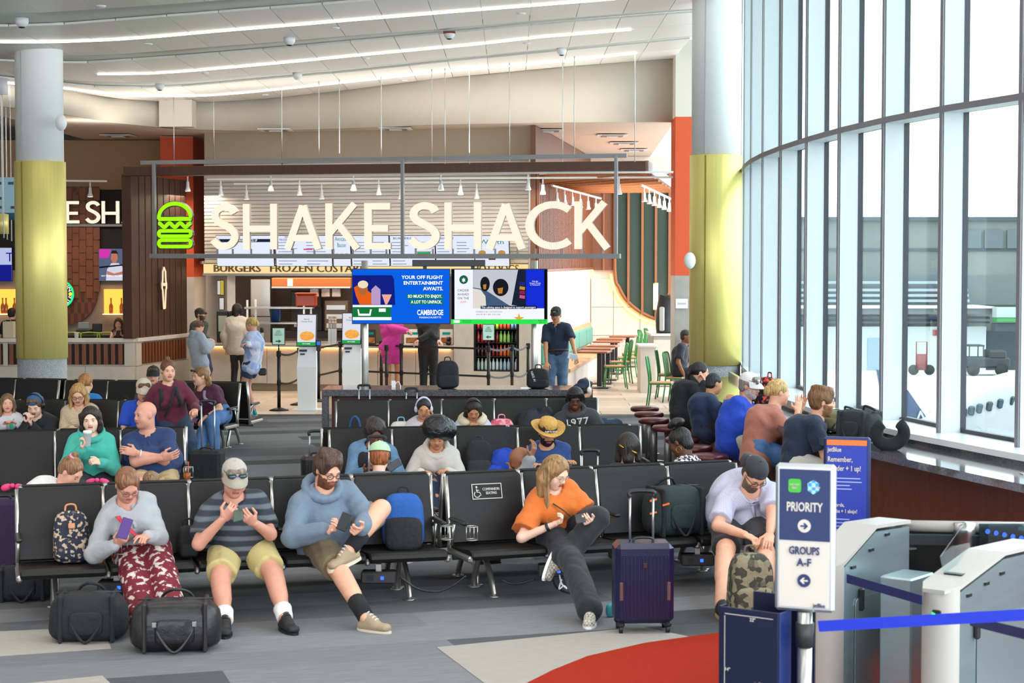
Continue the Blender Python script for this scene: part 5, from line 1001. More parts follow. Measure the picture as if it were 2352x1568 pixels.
  for ax in range(3):
   o = [(ax + 1) % 3, (ax + 2) % 3]; sa = [slice(None)] * 3; sb = [slice(None)] * 3; sa[ax] = slice(0, -1); sb[ax] = slice(1, None)
   A, Bb = ins[tuple(sa)], ins[tuple(sb)]; e = np.argwhere(A != Bb); e = e[(e[:, o[0]] > 0) & (e[:, o[1]] > 0) & (e[:, o[0]] < Fd.shape[o[0]] - 1) & (e[:, o[1]] < Fd.shape[o[1]] - 1)]
   if not len(e): continue
   def g(d0, d1): q = e.copy(); q[:, o[0]] -= d0; q[:, o[1]] -= d1; return vid[q[:, 0], q[:, 1], q[:, 2]]
   q = np.stack([g(1, 1), g(0, 1), g(0, 0), g(1, 0)], 1); fl = ~A[e[:, 0], e[:, 1], e[:, 2]]; q[fl] = q[fl][:, ::-1]; Q.append(q)
  return V, np.concatenate(Q) if Q else np.zeros((0, 4), int)
def np_mesh(name, parts, mats):
 V = np.concatenate([p[0] for p in parts]) if parts else np.zeros((0, 3)); off = 0; Qs = []; mi = []
 for v, q, m in parts: Qs.append(q + off); off += len(v); mi.append(np.full(len(q), m) if np.isscalar(m) else m)
 Q = np.concatenate(Qs); mi = np.concatenate(mi); me = bpy.data.meshes.new(name); me.vertices.add(len(V)); me.vertices.foreach_set('co', V.astype(np.float32).ravel()); me.loops.add(len(Q) * 4); me.loops.foreach_set('vertex_index', Q.astype(np.int32).ravel())
 me.polygons.add(len(Q)); me.polygons.foreach_set('loop_start', np.arange(0, len(Q) * 4, 4, dtype=np.int32)); me.polygons.foreach_set('material_index', mi.astype(np.int32)); me.polygons.foreach_set('use_smooth', np.ones(len(Q), bool))
 for m in (mats if isinstance(mats, (list, tuple)) else [mats]): me.materials.append(m)
 me.update(calc_edges=True); me.validate(); return me
def blob(name, fn, lo, hi, h, m, parent=None, mw=None):
 s = SDF(lo, hi, h); fn(s); V, Q = s.net(); return link(name, np_mesh(name, [(V, Q, 0)], m), parent, mw)
SK = {'fair': '#e0a88c', 'pale': '#ecc0a8', 'tan': '#c98d68', 'ruddy': '#cf947e', 'brown': '#8c5a3e', 'dark': '#5e3a28', 'deep': '#5c3b2b'}
def skin(k): return mat('skin_' + k, SK[k], .5, var=.06, vscale=14, spec=.35)
def cloth(col, rough=.85, **kw): return mat('cloth_' + col.strip('#') + ''.join(str(v) for v in kw.values()), col, rough, bump=.5, bscale=16, sheen=.1, **kw)
def hairm(col): return mat('hair_' + col.strip('#'), col, .42, var=.55, vscale=9, stretch=(7, 7, .8), bump=1., bscale=14)
def Rm(pitch, yaw, roll=0.):
 return (Matrix.Rotation(math.radians(yaw), 3, 'Z') @ Matrix.Rotation(math.radians(-pitch), 3, 'X') @ Matrix.Rotation(math.radians(roll), 3, 'Y'))
def ik(a, b, l1, l2, pole):
 a, b, pole = Vector(a), Vector(b), Vector(pole); d = b - a; L = d.length; mx_ = (l1 + l2) * .995
 if L > mx_: l1 *= L / mx_; l2 *= L / mx_
 L = max(L, abs(l1 - l2) * 1.02 + 1e-4); x = (l1 * l1 - l2 * l2 + L * L) / (2 * L); h = math.sqrt(max(l1 * l1 - x * x, 0)); dn = d.normalized(); p = pole - dn * pole.dot(dn); p = p.normalized() if p.length > 1e-6 else Vector((0, 1, 0))
 return a + dn * x + p * h
def hand_sdf(W, p, n_, side, pose, res, sc):
 p = Vector(p).normalized(); n_ = Vector(n_); n_ = (n_ - p * n_.dot(p)).normalized(); th = p.cross(n_) * side
 lo = Vector(W) - Vector((.2,) * 3) * sc; hi = Vector(W) + Vector((.2,) * 3) * sc; s = SDF(lo, hi, res); W = Vector(W)
 s.ecap(W - p * .03 * sc, W + p * .02 * sc, (.026 * sc, .02 * sc), (.03 * sc, .018 * sc), th, .01); s.ecap(W + p * .02 * sc, W + p * .085 * sc, (.034 * sc, .016 * sc), (.04 * sc, .014 * sc), th, .012)
 c = {'relax': (22, 30, 24), 'hold': (48, 55, 35), 'fist': (75, 85, 55), 'flat': (5, 8, 6), 'point': (20, 25, 15)}[pose]
 for i, (o, L) in enumerate(((.029, .9), (.0105, 1.0), (-.009, .94), (-.027, .74))):
  cc = c if not (pose == 'point' and i > 0) else (70, 80, 50); q = W + p * .088 * sc + th * o * sc * 1.02; r = .0088 * sc; an = 0; spread = th * (o * 1.5)
  for k, sl in enumerate((.042, .027, .022)):
   an += math.radians(cc[k]); dv = ((p + spread) * math.cos(an) + n_ * math.sin(an)).normalized(); e = q + dv * sl * L * sc; s.cap(q, e, r, r * .9, .004); q = e; r *= .9
 q = W + p * .03 * sc + th * .028 * sc; e = q + (p * .5 + th * .75 + n_ * .35).normalized() * .04 * sc; s.cap(q, e, .0125 * sc, .0105 * sc, .01); f_ = e + (p * .85 + th * .1 + n_ * .45).normalized() * .042 * sc; s.cap(e, f_, .0105 * sc, .0085 * sc, .004)
 return s.net()
HEADREP = []
def person(label, hip, head, face=0., size=1., fat=0., sex='m', sk='fair', hair=('short', '#3a2a1e'), hd=(0, 0, 0), hands=(None, None), feet=(None, None), top=None, bottom=None, shoes=None, hand_pose=('relax', 'relax'), palm=((0, 0, -1), (0, 0, -1)), elbow=((.5, -.6, -.5), (-.5, -.6, -.5)), knee=((.15, 1, .6), (-.15, 1, .6)), lod=1., extras=(), beard=None, group=None, eyes='down', sw=None, foot_dir=(None, None), belly=0., twist=0., lips='#a8574c', no_legs=False, shoe_pitch=(0, 0), spine=.0, cat='person', lean=0.):
 hip = Vector(hip); a = math.radians(face) + PI; Rz = Matrix.Rotation(a, 3, 'Z'); Ri = Rz.transposed(); org = Vector((hip.x, hip.y, 0))
 T = lambda p: Ri @ (Vector(p) - org)
 root = thing('person', label, cat, org, a, group); S = size; H = T(hip); C = T(head); Rh = Rm(*hd); Rn = Rm(hd[0] * .45, hd[1] * .5, hd[2] * .5)
 rb, rh_, rha = .0165 * lod, .0075 * lod, .0048 * lod; skm = skin(sk)
 NB = C + Rn @ Vector((0, -.035 * S, -.175 * S)); up = (NB - H); tl = up.length; upn = up.normalized()
 fwd = Vector((0, 1, 0)); fwd = (fwd - upn * fwd.dot(upn)).normalized(); rt = fwd.cross(upn).normalized()
 if twist: rtw = (Matrix.Rotation(math.radians(twist), 3, upn) @ rt)
 else: rtw = rt
 shw = (sw or (.188 if sex == 'm' else .166)) * S; f = 1 + fat
 bk = -fwd * (.04 + spine) * S; m1 = H + up * .33 + bk * .6; m2 = H + up * .70 + bk * 1.0 ; SH = NB - upn * .045 * S
 shR, shL = SH + rtw * shw * .92, SH - rtw * shw * .92
 pw = (.155 if sex == 'm' else .165) * S; tors = [(H + upn * -.01, m1, (pw * f, .105 * S * f), ((.142 if sex == 'm' else .128) * S * (f + belly), .1 * S * (f + belly * .8))), (m1, m2, ((.142 if sex == 'm' else .128) * S * (f + belly), .1 * S * (f + belly)), (.158 * S * (1 + fat * .8), .112 * S * (1 + fat * .7))), (m2, SH - upn * .02 * S, (.158 * S * (1 + fat * .8), .112 * S * (1 + fat * .7)), (.145 * S, .08 * S))]
 ells = []
 if belly: ells.append((H + up * .3 + fwd * (.06 + .1 * belly) * S, (.13 * S * f, .11 * S * (1 + belly), .13 * S * f)))
 if sex == 'f' and S > .8:
  for q in (-1, 1): ells.append((H + up * .68 + rtw * q * .072 * S + fwd * .085 * S, (.068 * S * (1 + fat), .062 * S * (1 + fat), .066 * S * (1 + fat))))
 arms = []; legs = []; Wr = []
 for k, (sh, q) in enumerate(((shR, 1), (shL, -1))):
  hp = hands[k]; hp = T(hp) if hp is not None else sh + Vector((q * .08, .08, -.5)) * S
  E = ik(sh, hp, .285 * S, .255 * S, Vector(elbow[k])); arms.append((sh, E, hp));
 hj = .085 * S
 if not no_legs:
  for k, q in enumerate((1, -1)):
   hpj = H + rt * q * hj; fp = feet[k]; fp = T(fp) if fp is not None else Vector((q * .1, .42, .08)); K = ik(hpj, fp, .43 * S, .43 * S, Vector(knee[k])); legs.append((hpj, K, fp))
 allp = [H, C + Vector((0, 0, .13)), shR, shL] + [p for a_ in arms for p in a_] + [p for l in legs for p in l]; lo = Vector((min(p.x for p in allp), min(p.y for p in allp), min(p.z for p in allp))) - Vector((.2, .2, .12)) * f; hi = Vector((max(p.x for p in allp), max(p.y for p in allp), max(p.z for p in allp))) + Vector((.2, .2, .1)) * f
 def torso(s, g, kk=.05, ex=0.):
  for k_, (p, q, r1, r2) in enumerate(tors): e0 = ex if k_ == 0 else 0; s.ecap(p - upn * e0 * 3, q, (r1[0] + g + e0, r1[1] + g + e0), (r2[0] + g, r2[1] + g), rt, kk)
  for c, r in ells: s.ell(c, tuple(x + g for x in r), None, kk)
 def shoulders(s, g, kk=.05):
  s.cap(shR - rtw * .03, NB - upn * .01 * S, .058 * S + g, .05 * S + g, kk); s.cap(shL + rtw * .03, NB - upn * .01 * S, .058 * S + g, .05 * S + g, kk)
 ar = [.046 * S * (1 + fat * .6), .038 * S * (1 + fat * .5), .027 * S * (1 + fat * .2)]
 if sex == 'f': ar = [x * .92 for x in ar]
 lr = [.085 * S * (1 + fat * .8), .057 * S * (1 + fat * .5), .04 * S * (1 + fat * .3)]
 s = SDF(lo, hi, rb); torso(s, -.004); shoulders(s, -.004)
 s.cap(NB - upn * .02, C + Rn @ Vector((0, -.02, -.05)) * S, .058 * S * (1 + fat * .4), .053 * S * (1 + fat * .4), .03)
 for (sh, E, hp) in arms: s.cap(sh, E, ar[0], ar[1], .03); s.cap(E, hp, ar[1] * 1.05, ar[2], .02)
 for (hj_, K, fp) in legs:
  s.cap(hj_, K, lr[0], lr[1], .03); cf = K.lerp(fp, .3) + (K - hj_).normalized() * -.012; s.cap(K, fp, lr[1] * .98, lr[2], .02); s.cap(K.lerp(fp, .12), K.lerp(fp, .5), lr[1] * .95, lr[2] * 1.25, .03)
 V, Q = s.net(); parts = [(V, Q, 0)]
 hs = S if S > .85 else .5 * S + .44
 def hp_(x, y, z): return C + Rh @ (Vector((x, y, z)) * hs)
 R3 = np.array(Rh.transposed(), np.float32); s = SDF(C - Vector((.15,) * 3) * hs, C + Vector((.15,) * 3) * hs, rh_)
 def E_(c, r, k=.02, op='u'): s.ell(hp_(*c), tuple(x * hs for x in r), R3, k, op)
 wd = 1.06 if sex == 'm' else 1.0; wd *= (1 + fat * .25)
 E_((0, -.012, .03), (.074, .094, .084)); E_((0, .026, -.03), (.06 * wd, .064, .083), .03); E_((0, .03, -.072), (.05 * wd, .052, .042), .03); E_((0, .066, -.097), (.02 * wd, .018, .018), .03)
 s.cap(hp_(-.034, .075, .019), hp_(.034, .075, .019), .014 * hs, .014 * hs, .02); s.cap(hp_(0, .086, .012), hp_(0, .101, -.026), .0075 * hs, .0125 * hs, .012);
 for q in (-1, 1):
  E_((q * .012, .093, -.03), (.009, .009, .008), .006); E_((q * .033, .094, .001), (.015, .012, .0105), .012, 'd'); E_((q * .032, .074, .0), (.0145, .0125, .0135), .004); E_((q * .04, .062, -.035), (.022 * wd, .018, .022), .03); E_((q * .076, -.004, -.006), (.009, .017, .03), .006)
 s.cap(hp_(-.017, .088, -.0555), hp_(.017, .088, -.0555), .0062 * hs, None, .006); s.cap(hp_(-.013, .0875, -.065), hp_(.013, .0875, -.065), .0068 * hs, None, .006); s.cap(hp_(-.02, .0965, -.0605), hp_(.02, .0965, -.0605), .0018 * hs, None, .004, 'd')
 s.cap(hp_(0, -.025, -.06), NB, .05 * hs * (1 + fat * .3), .056 * S * (1 + fat * .4), .03)
 V, Q = s.net(); fc = V[Q].mean(1); loc = (fc - np.array(C, np.float32)) @ np.array(Rh, np.float32) / hs
 mi = np.zeros(len(Q), int); mi[(np.abs(loc[:, 0]) < .023) & (np.abs(loc[:, 2] + .0605) < .0105) & (loc[:, 1] > .084)] = 1
 if beard:
  bm = (loc[:, 2] < -.022 - .02 * (loc[:, 1] > .085)) & (loc[:, 1] > .005) & (loc[:, 2] > -.125) & (mi == 0) & ~((np.abs(loc[:, 0]) < .02) & (loc[:, 2] > -.045)); mi[bm] = 2
 parts.append((V, Q, mi))
 for k, (sh, E, hp) in enumerate(arms):
  pn = Ri @ Vector(palm[k]); dr = (hp - E).normalized()
  V, Q = hand_sdf(hp, dr + pn * .15, pn, 1 if k == 0 else -1, hand_pose[k], rha, S * (1 if sex == 'm' else .93)); parts.append((V, Q, 0))
 body = link('body', np_mesh('body', parts, [skm, mat('lips_' + lips[1:] + sk, lips, .45), mat('beard_' + str(beard), beard or '#3a2418', .8, var=.3, vscale=40)]), root)
 hc = hair[1]
 for q in (-1, 1):
  b = B()
  if eyes == 'open': b.ball(tuple(hp_(q * .032, .0805, .0)), .0085 * hs, 8, 0); b.ball(tuple(hp_(q * .032, .0875, -.0005)), .0042 * hs, 8, 1)
  b.tube([hp_(q * .021, .0868, .0035 if eyes == 'open' else -.004), hp_(q * .032, .0895, .0065 if eyes == 'open' else -.0065), hp_(q * .043, .0845, .003 if eyes == 'open' else -.004)], .0016 * hs, 5, mi=1)
  b.tube([hp_(q * .016, .0905, .019), hp_(q * .032, .0905, .0245), hp_(q * .05, .0795, .0185)], [.0028 * hs, .0034 * hs, .0016 * hs], 5, mi=2)
  b.build('eye', [mat('eye_white', '#e8e4de', .2), mat('eye_dark', '#1c1210', .25), mat('brow_' + hc[1:], hc, .8)], root)
 if hair and hair[0] != 'bald':
  st = hair[0]; hh = rh_ * 1.15; s = SDF(C - Vector((.3, .3, .62 if st in ('long', 'pony_long', 'braids') else .34)) * hs, C + Vector((.3, .3, .34)) * hs, hh); thk = {'short': .010, 'buzz': .004, 'curly': .03, 'long': .014, 'pony': .008, 'pony_long': .010, 'bun': .010, 'bob': .018, 'top_bun': .008, 'afro_puff': .008, 'braids': .014, 'fluffy': .02}.get(st, .012)
  s.ell(hp_(0, -.014, .034), tuple((x + thk) * hs for x in (.077, .095, .083)), R3, .01)
  if st in ('short', 'buzz', 'fluffy'): E_((0, -.035, -.03), (.074 + thk * .5, .07, .055), .02)
  if st in ('short', 'fluffy'): s.cap(hp_(-.045, .055, .088), hp_(.05, .06, .085), .02 * hs, None, .03)
  if st == 'fluffy':
   for i in range(22): an = i * 2.4; rr_ = .055 + .03 * ((i * 7) % 5) / 5; s.ell(hp_(rr_ * math.cos(an) * .95, -.015 + rr_ * math.sin(an), .115 - .35 * (rr_ - .05)), (.022 * hs,) * 3, None, .015)
  if st == 'curly':
   for i in range(46): an = i * 2.399; zz = .10 - .2 * i / 46; rr_ = .098 * math.sqrt(max(.05, 1 - ((zz - .03) / .125) ** 2)); s.ell(hp_(rr_ * math.cos(an) * .9, -.018 + rr_ * math.sin(an), zz), (.026 * hs,) * 3, None, .012)
  if st in ('bob', 'curly_long'):
   for q in (-1, 1): s.cap(hp_(q * .07, -.0, .02), hp_(q * .085, .0, -.10), .032 * hs, .03 * hs, .03)
   s.cap(hp_(0, -.07, 0), hp_(0, -.08, -.1), .06 * hs, .05 * hs, .04)
  if st == 'curly_long':
   for i in range(40): an = i * 2.399; q = 1 if i % 2 else -1; s.ell(hp_(q * (.075 + .02 * ((i * 3) % 4) / 4), -.06 + .09 * ((i * 5) % 7) / 7, .05 - .2 * i / 40), (.024 * hs,) * 3, None, .012)
  g = Rh.transposed() @ Vector((0, 0, -1))      # gravity in head frame
  if st == 'long':
   Ld = hair[2] if len(hair) > 2 else .34
   for q, yo, rr_ in ((-1, .018, .026), (1, .018, .026), (-1, -.03, .034), (1, -.03, .034), (-.45, -.075, .04), (.45, -.075, .04)):
    p0 = Vector((q * .072, yo, .02)); p1 = Vector((q * .088, yo - .005, -.07)); p2 = p1 + g * Ld + Vector((0, .03 if yo > 0 else -.02, 0)); s.cap(hp_(*p0), hp_(*p1), rr_ * hs, rr_ * hs, .02); s.cap(hp_(*p1), hp_(*p2), rr_ * hs, rr_ * .55 * hs, .02)
  def braids():
   for i in range(16): an = PI * (i + .5) / 16; x = .085 * math.cos(an); s.cap(hp_(x, .05 + .03 * math.sin(an), .085), hp_(x * 1.25, .085 - abs(x) * .3, .02 - .02 * (i % 3)), .009 * hs, .007 * hs, .004)
  if st in ('pony', 'pony_long'):
   Ld = hair[2] if len(hair) > 2 else .2; s.ell(hp_(0, -.105, .045), (.03 * hs,) * 3, None, .015); e1 = Vector((0, -.135, -.02)) if len(hair) < 4 else Vector((hair[3] * .115, -.06, -.09)); s.cap(hp_(0, -.11, .04), hp_(*e1), .028 * hs, .034 * hs, .02); s.cap(hp_(*e1), hp_(*(e1 + g * Ld + Vector((0, -.03, 0)))), .036 * hs, .018 * hs, .02)
  if st == 'bun':
   for i in range(8): an = i * .785; s.ell(hp_(.022 * math.cos(an), -.115, .0 + .026 * math.sin(an)), (.024 * hs,) * 3, None, .012)
  if st == 'top_bun': s.ell(hp_(0, -.05, .135), (.032 * hs, .032 * hs, .026 * hs), None, .012); E_((0, -.05, -.02), (.07, .06, .06), .02)
  if st == 'afro_puff':
   for i in range(30): an = i * 2.399; rr_ = .06 * math.sqrt(i / 30); s.ell(hp_(rr_ * math.cos(an), -.03 + rr_ * math.sin(an), .15 + .03 * math.cos(rr_ * 25)), (.026 * hs,) * 3, None, .01)
   E_((0, -.06, -.04), (.066, .05, .06), .02)
  fz = {'long': .0, 'bob': .0, 'braids': .0}.get(st, 0.)
  s.ell(hp_(0, .118, -.025 + fz), tuple(x * hs for x in (.066, .086, .107)), R3, .015, 'd'); s.ell(hp_(0, .055, -.075), tuple(x * hs for x in (.062, .07, .085)), R3, .012, 'd')
  if st in ('short', 'buzz', 'fluffy', 'pony', 'pony_long', 'bun', 'top_bun', 'afro_puff', 'braids'):
   s.ell(hp_(0, .04, -.10), tuple(x * hs for x in (.12, .075, .105)), R3, .01, 'd')
   for q in (-1, 1): s.ell(hp_(q * .085, .0, -.02), tuple(x * hs for x in (.025, .022, .033)), R3, .008, 'd')
  if st == 'braids': braids()
  V, Q = s.net(); link('hair', np_mesh('hair', [(V, Q, 0)], hairm(hc)), root)
 if top:
  tm_ = top['m']; g = top.get('g', .014); sl = top.get('sleeve', 'short'); s = SDF(lo, hi, rb * .85); torso(s, g, .05, .016 if top.get('hem', -.06) <= -.1 else 0); shoulders(s, g + .002)
  for (sh, E, hp) in arms:
   lz = top.get('loose', .012)
   if sl == 'none': pass
   elif sl == 'short': e = sh.lerp(E, .78); dn = (E - sh).normalized(); s.cap(sh, sh.lerp(E, 1.0), ar[0] + g * .8 + lz * .2, ar[1] + g + lz * .9, .014, 'u', (e, dn))
   else:
    s.cap(sh, E, ar[0] + g * .8 + lz * .3, ar[1] + g * .8 + lz * .5, .014); fr_ = {'long': .93, '34': .55}.get(sl, .93); e = E.lerp(hp, fr_); s.cap(E, e, ar[1] + g * .8 + lz * .5, ar[2] + g * .7 + lz * .4, .02)
  fo = top.get('fold', .005); X_, Y_, Z_ = s.ax[0][:, None, None], s.ax[1][None, :, None], s.ax[2][None, None, :]; s.F += fo * np.sin(46 * Z_ + 3 * np.sin(17 * X_ + 2) + 4 * np.sin(13 * Y_) + 9 * np.abs(X_)) * np.sin(9 * X_ + 7 * Y_ + 5 * Z_)
  hem = H + upn * top.get('hem', -.06) * S;
  if top.get('cuthem', True): s.half(hem, -upn * .9 + fwd * top.get('hemt', -.25))
  nk = top.get('neck', .066); s.cap(NB - upn * .03 * S + fwd * .012, C + Rn @ Vector((0, -.0, -.04)), nk * S * (1 + fat * .4), nk * S * 1.25, .008, 'd')
  if top.get('vneck'): s.cap(NB + fwd * .05 * S, NB + fwd * .1 * S - upn * top['vneck'] * S, .035 * S, .012, .008, 'd')
  V, Q = s.net(); mi = 0
  gar = link(top.get('name', 'shirt'), np_mesh('shirt', [(V, Q, mi)], tm_), root)
  if top.get('hood'):
   s = SDF(NB - Vector((.22,) * 3), NB + Vector((.22,) * 3), rb * .8);
   ring = [NB + (Matrix.Rotation(an, 3, upn) @ fwd) * .104 * S * (1 + fat * .4) + upn * (.035 - .05 * math.cos(an)) * S for an in np.linspace(0, 2 * PI, 17)]
   for p, q in zip(ring, ring[1:]): s.cap(p, q, .03 * S, None, .015)
   s.ell(NB - fwd * .115 * S - upn * .02 * S, (.11 * S, .05 * S, .08 * S), None, .03); s.cap(NB, C, .058 * S, .07 * S, .01, 'd'); V, Q = s.net(); link('hood', np_mesh('hood', [(V, Q, 0)], tm_), gar)
   b = B()
   for q in (-1, 1): b.tube([NB + fwd * (.105 * S) + rt * q * .03 - upn * .03, NB + fwd * (.135 * S + g) + rt * q * .035 - upn * .17 * S], .004, 5)
   b.build('drawstring', mat('cord_white', '#d8d4cc', .8), gar)
  if top.get('collar'):
   b = B(); P = [NB + (Matrix.Rotation(an, 3, upn) @ fwd) * (.075 * S * (1 + fat * .4)) + upn * (.012 - .028 * math.cos(an)) * S for an in np.linspace(.35, 2 * PI - .35, 18)]
   b.tube(P, .02, 6, flat=(.012, .026)); b.build('collar', top.get('cm', tm_), gar)
   b = B(); c0 = NB + fwd * .1 * S - upn * .05 * S
   b.tube([NB + fwd * .085 * S - upn * .03 * S, H + up * .74 + fwd * (.118 * S * (1 + fat * .7) + g + (.03 if sex == 'f' else .0))], .012, 5, flat=(.014, .005)); b.build('placket', top.get('cm', tm_), gar)
 if bottom and not no_legs:
  bm = bottom['m']; g = bottom.get('g', .012); s = SDF(lo, hi, rb * .85); p, q, r1, r2 = tors[0]; s.ecap(p, p.lerp(q, .5), (r1[0] + g, r1[1] + g), (r1[0] * .95 + g, r1[1] + g), rt, .04); s.half(H + upn * .14 * S, upn); le = bottom.get('len', 1.0); lz = bottom.get('loose', .01)
  for (hj_, K, fp) in legs:
   if bottom.get('skirt'): continue
   if le <= 1: e = hj_.lerp(K, le); s.cap(hj_, K, lr[0] + g + lz, lr[1] + g + lz * 1.3, .03, 'u', (e, (K - hj_).normalized()))
   else: s.cap(hj_, K, lr[0] + g + lz, lr[1] + g + lz, .03); e = K.lerp(fp, min(le - 1, 1)); s.cap(K, e, lr[1] + g + lz, lr[2] + g + bottom.get('flare', lz), .02)
  X_, Y_, Z_ = s.ax[0][:, None, None], s.ax[1][None, :, None], s.ax[2][None, None, :]; s.F += .004 * np.sin(50 * Z_ + 30 * Y_ + 4 * np.sin(19 * X_)) * np.sin(11 * X_ + 8 * Y_)
  V, Q = s.net(); bo = link(bottom.get('name', 'trousers'), np_mesh('trousers', [(V, Q, 0)], bm), root)
  if bottom.get('belt'): b = B(); P = [H + upn * .1 * S + rt * math.cos(an) * (pw * f + .02) + fwd * math.sin(an) * (.105 * S * f + .02) for an in np.linspace(0, 2 * PI, 25)[:-1]]; b.tube(P, .02, 6, closed=True, flat=(.006, .018)); b.build('belt', mat('belt_leather', '#3a241a', .5), bo)
 if shoes and not no_legs:
  for k, (hj_, K, fp) in enumerate(legs):
   fd = foot_dir[k]; fd = (Ri @ Vector(fd)).normalized() if fd is not None else Vector(((.18 if k == 0 else -.18), 1, 0)).normalized(); sh_ = (K - fp).normalized();
   if fd.z == 0 or True: upv = Vector((0, 0, 1)) if abs(fd.z) < .75 else sh_
   sd = fd.cross(upv).normalized(); upv = sd.cross(fd).normalized(); hl = fp - upv * .05 * S - fd * .03 * S; to = hl + fd * .19 * S; R_ = np.array([sd, fd, upv], np.float32); hr = rb * .7
   s = SDF(fp - Vector((.3,) * 3) * S, fp + Vector((.3,) * 3) * S, hr); s.ecap(hl, to, (.038 * S, .034 * S), (.043 * S, .028 * S), sd, .02);
   if shoes.get('high', True): s.cap(fp + sh_ * .01, fp.lerp(to, .4), .042 * S, .034 * S, .03)
   s.half(hl - upv * .03 * S, -upv); V, Q = s.net(); so = link('shoe', np_mesh('shoe', [(V, Q, 0)], shoes['m']), root)
   b = B(); c_ = (hl + to) / 2 - upv * .034 * S; b.prism([(x * S, y * S) for x, y in disc(.135, 16, 0, 0, .36)], .022 * S, Matrix((tuple(fd) + (0,), tuple(sd * -1) + (0,), tuple(upv) + (0,), (0, 0, 0, 1))).transposed() if False else frame(c_ - upv * .008, fd, upv)); b.build('sole', shoes.get('sole', wht), so)
   if shoes.get('laces') and lod < 1.4:
    b = B()
    for q in range(4): c_ = fp.lerp(to, .15 + .13 * q) + upv * (.044 - .007 * q) * S; b.tube([c_ - sd * .022, c_ + upv * .008, c_ + sd * .022], .0035, 5)
    b.build('laces', shoes['laces'], so)
   if shoes.get('sock'): b = B(); b.tube([fp, fp.lerp(K, shoes.get('sockh', .16) * .5), fp.lerp(K, shoes.get('sockh', .16))], [lr[2] + .012, lr[2] + .014, lr[2] + .02], 14); b.build('sock', shoes['sock'], root)
 ctx = dict(bk=bk, sex=sex, root=root, hp=hp_, Rh=Rh, R3=R3, hs=hs, C=C, NB=NB, H=H, up=up, upn=upn, fwd=fwd, rt=rt, S=S, arms=arms, legs=legs, T=T, tors=tors, f=f, lod=lod, fat=fat, rh=rh_, g=(top or {}).get('g', .014), body=body)
 for e in extras: e(ctx)
 return ctx
def cap_hat(col, col2=None, back=False, logo=None, k=1.):
 def fn(c):
  m = cloth(col); R4 = Matrix.Translation(c['C']) @ c['Rh'].to_4x4() @ Matrix.Scale(c['hs'] * k, 4); b = B(); n = 24; vs = []; fs = []
  for i in range(7):
   t = i / 6 * PI / 2
   for j in range(n): a = 2 * PI * j / n; vs.append((.087 * math.cos(t) * math.cos(a), -.014 + .106 * math.cos(t) * math.sin(a), .05 + .085 * math.sin(t) ** .9))
  for i in range(6):
   for j in range(n): fs.append((i * n + j, i * n + (j + 1) % n, (i + 1) * n + (j + 1) % n, (i + 1) * n + j))
  b.add(vs, fs, 0, True, R4); cp = b.build('cap', m, c['root']); sg_ = -1 if back else 1; b = B(); vs = []; fs = []
  for i in range(9):
   a = math.radians(-72 + 18 * i); x = math.sin(a)
   for (r, dz) in ((0, .006), (1, -.012)):
    y = .106 * math.cos(a) * (1 if r == 0 else 1) + (r * .065 * math.cos(a * .9)); vs += [(.087 * x * (1 + r * .06), -.014 + sg_ * y, .052 - .028 * r * (1 + .3) + .018 * r * math.cos(a) * 0 - .02 * x * x * r + dz * .3), (.087 * x * (1 + r * .06), -.014 + sg_ * y, .058 - .036 * r - .02 * x * x * r + dz * .3)]
  for i in range(8):
   p = i * 4; q = p + 4; fs += [(p, p + 2, q + 2, q), (p + 1, q + 1, q + 3, p + 3), (p + 2, p + 3, q + 3, q + 2)]
  b.add(vs, fs, 0, True, R4); b.build('brim', cloth(col2 or col), cp); B().ball((0, -.014, .136), .007, 8, 0, R4).build('button', m, cp)
  if logo: B().box((0, sg_ * .082 - .014, .085), (.045, .008, .03), R4 @ Matrix.Rotation(-.3 * sg_, 4, 'X'), .003).build('badge', mat('badge_' + logo[1:], logo, .6), cp)
  if back: B().tube([R4 @ Vector((.06 * math.sin(a), -.014 + .104 * math.cos(a), .068 + .04 * math.cos(a * 1.4) * 0)) for a in np.linspace(-.6, .6, 8)], .008, 5).build('strap', m, cp)
 return fn
def glasses(col='#1c1c20', dark=False, up=0.):
 def fn(c):
  m = mat('frame_' + col[1:], col, .3, .2); b = B(); h = c['hp']; sun = up > 0
  for q in (-1, 1):
   if sun: P = [h(q * (.037 + .03 * math.cos(a)), .098 - .01 * abs(math.cos(a)), up + .017 * math.sin(a)) for a in np.linspace(0, 2 * PI, 15)[:-1]]
   else: P = [h(q * (.034 + .024 * math.cos(a)), .100 - .006 * max(0, math.cos(a)), .0 + .018 * math.sin(a)) for a in np.linspace(0, 2 * PI, 15)[:-1]]
   b.tube(P, .0023 * c['hs'], 5, closed=True); b.tube([h(q * .058, .092, .006 + up), h(q * .079, .03, .004 + up), h(q * .079, -.01, .002 + up)], .0022 * c['hs'], 5)
  b.tube([h(-.011, .102, .004 + up), h(.011, .102, .004 + up)], .002, 5); g_ = b.build('glasses', m, c['root'])
  if sun or dark:
   for q in (-1, 1): B().ball(tuple(h(q * .036, .094 if sun else .097, up)), (.028, .012, .016), 10).build('lens', mat('sunlens', '#24424a', .1, coat=.6), g_)
 return fn
def headphones(col, r=.088):
 def fn(c):
  m = mat('phones_' + col[1:], col, .35); h = c['hp']; b = B(); b.tube([h(r * math.cos(a), -.005, .0 + (r + .05) * math.sin(a)) for a in np.linspace(0, PI, 16)], .01, 8, flat=(.014, .008)); hb = b.build('headphones', m, c['root'])
  for q in (-1, 1): R4 = Matrix.Translation(c['C']) @ c['Rh'].to_4x4(); B().ball((q * .088 * c['hs'], -.003, -.008), (.024, .034, .042), 14, 0, R4).build('ear_cup', m, hb)
 return fn
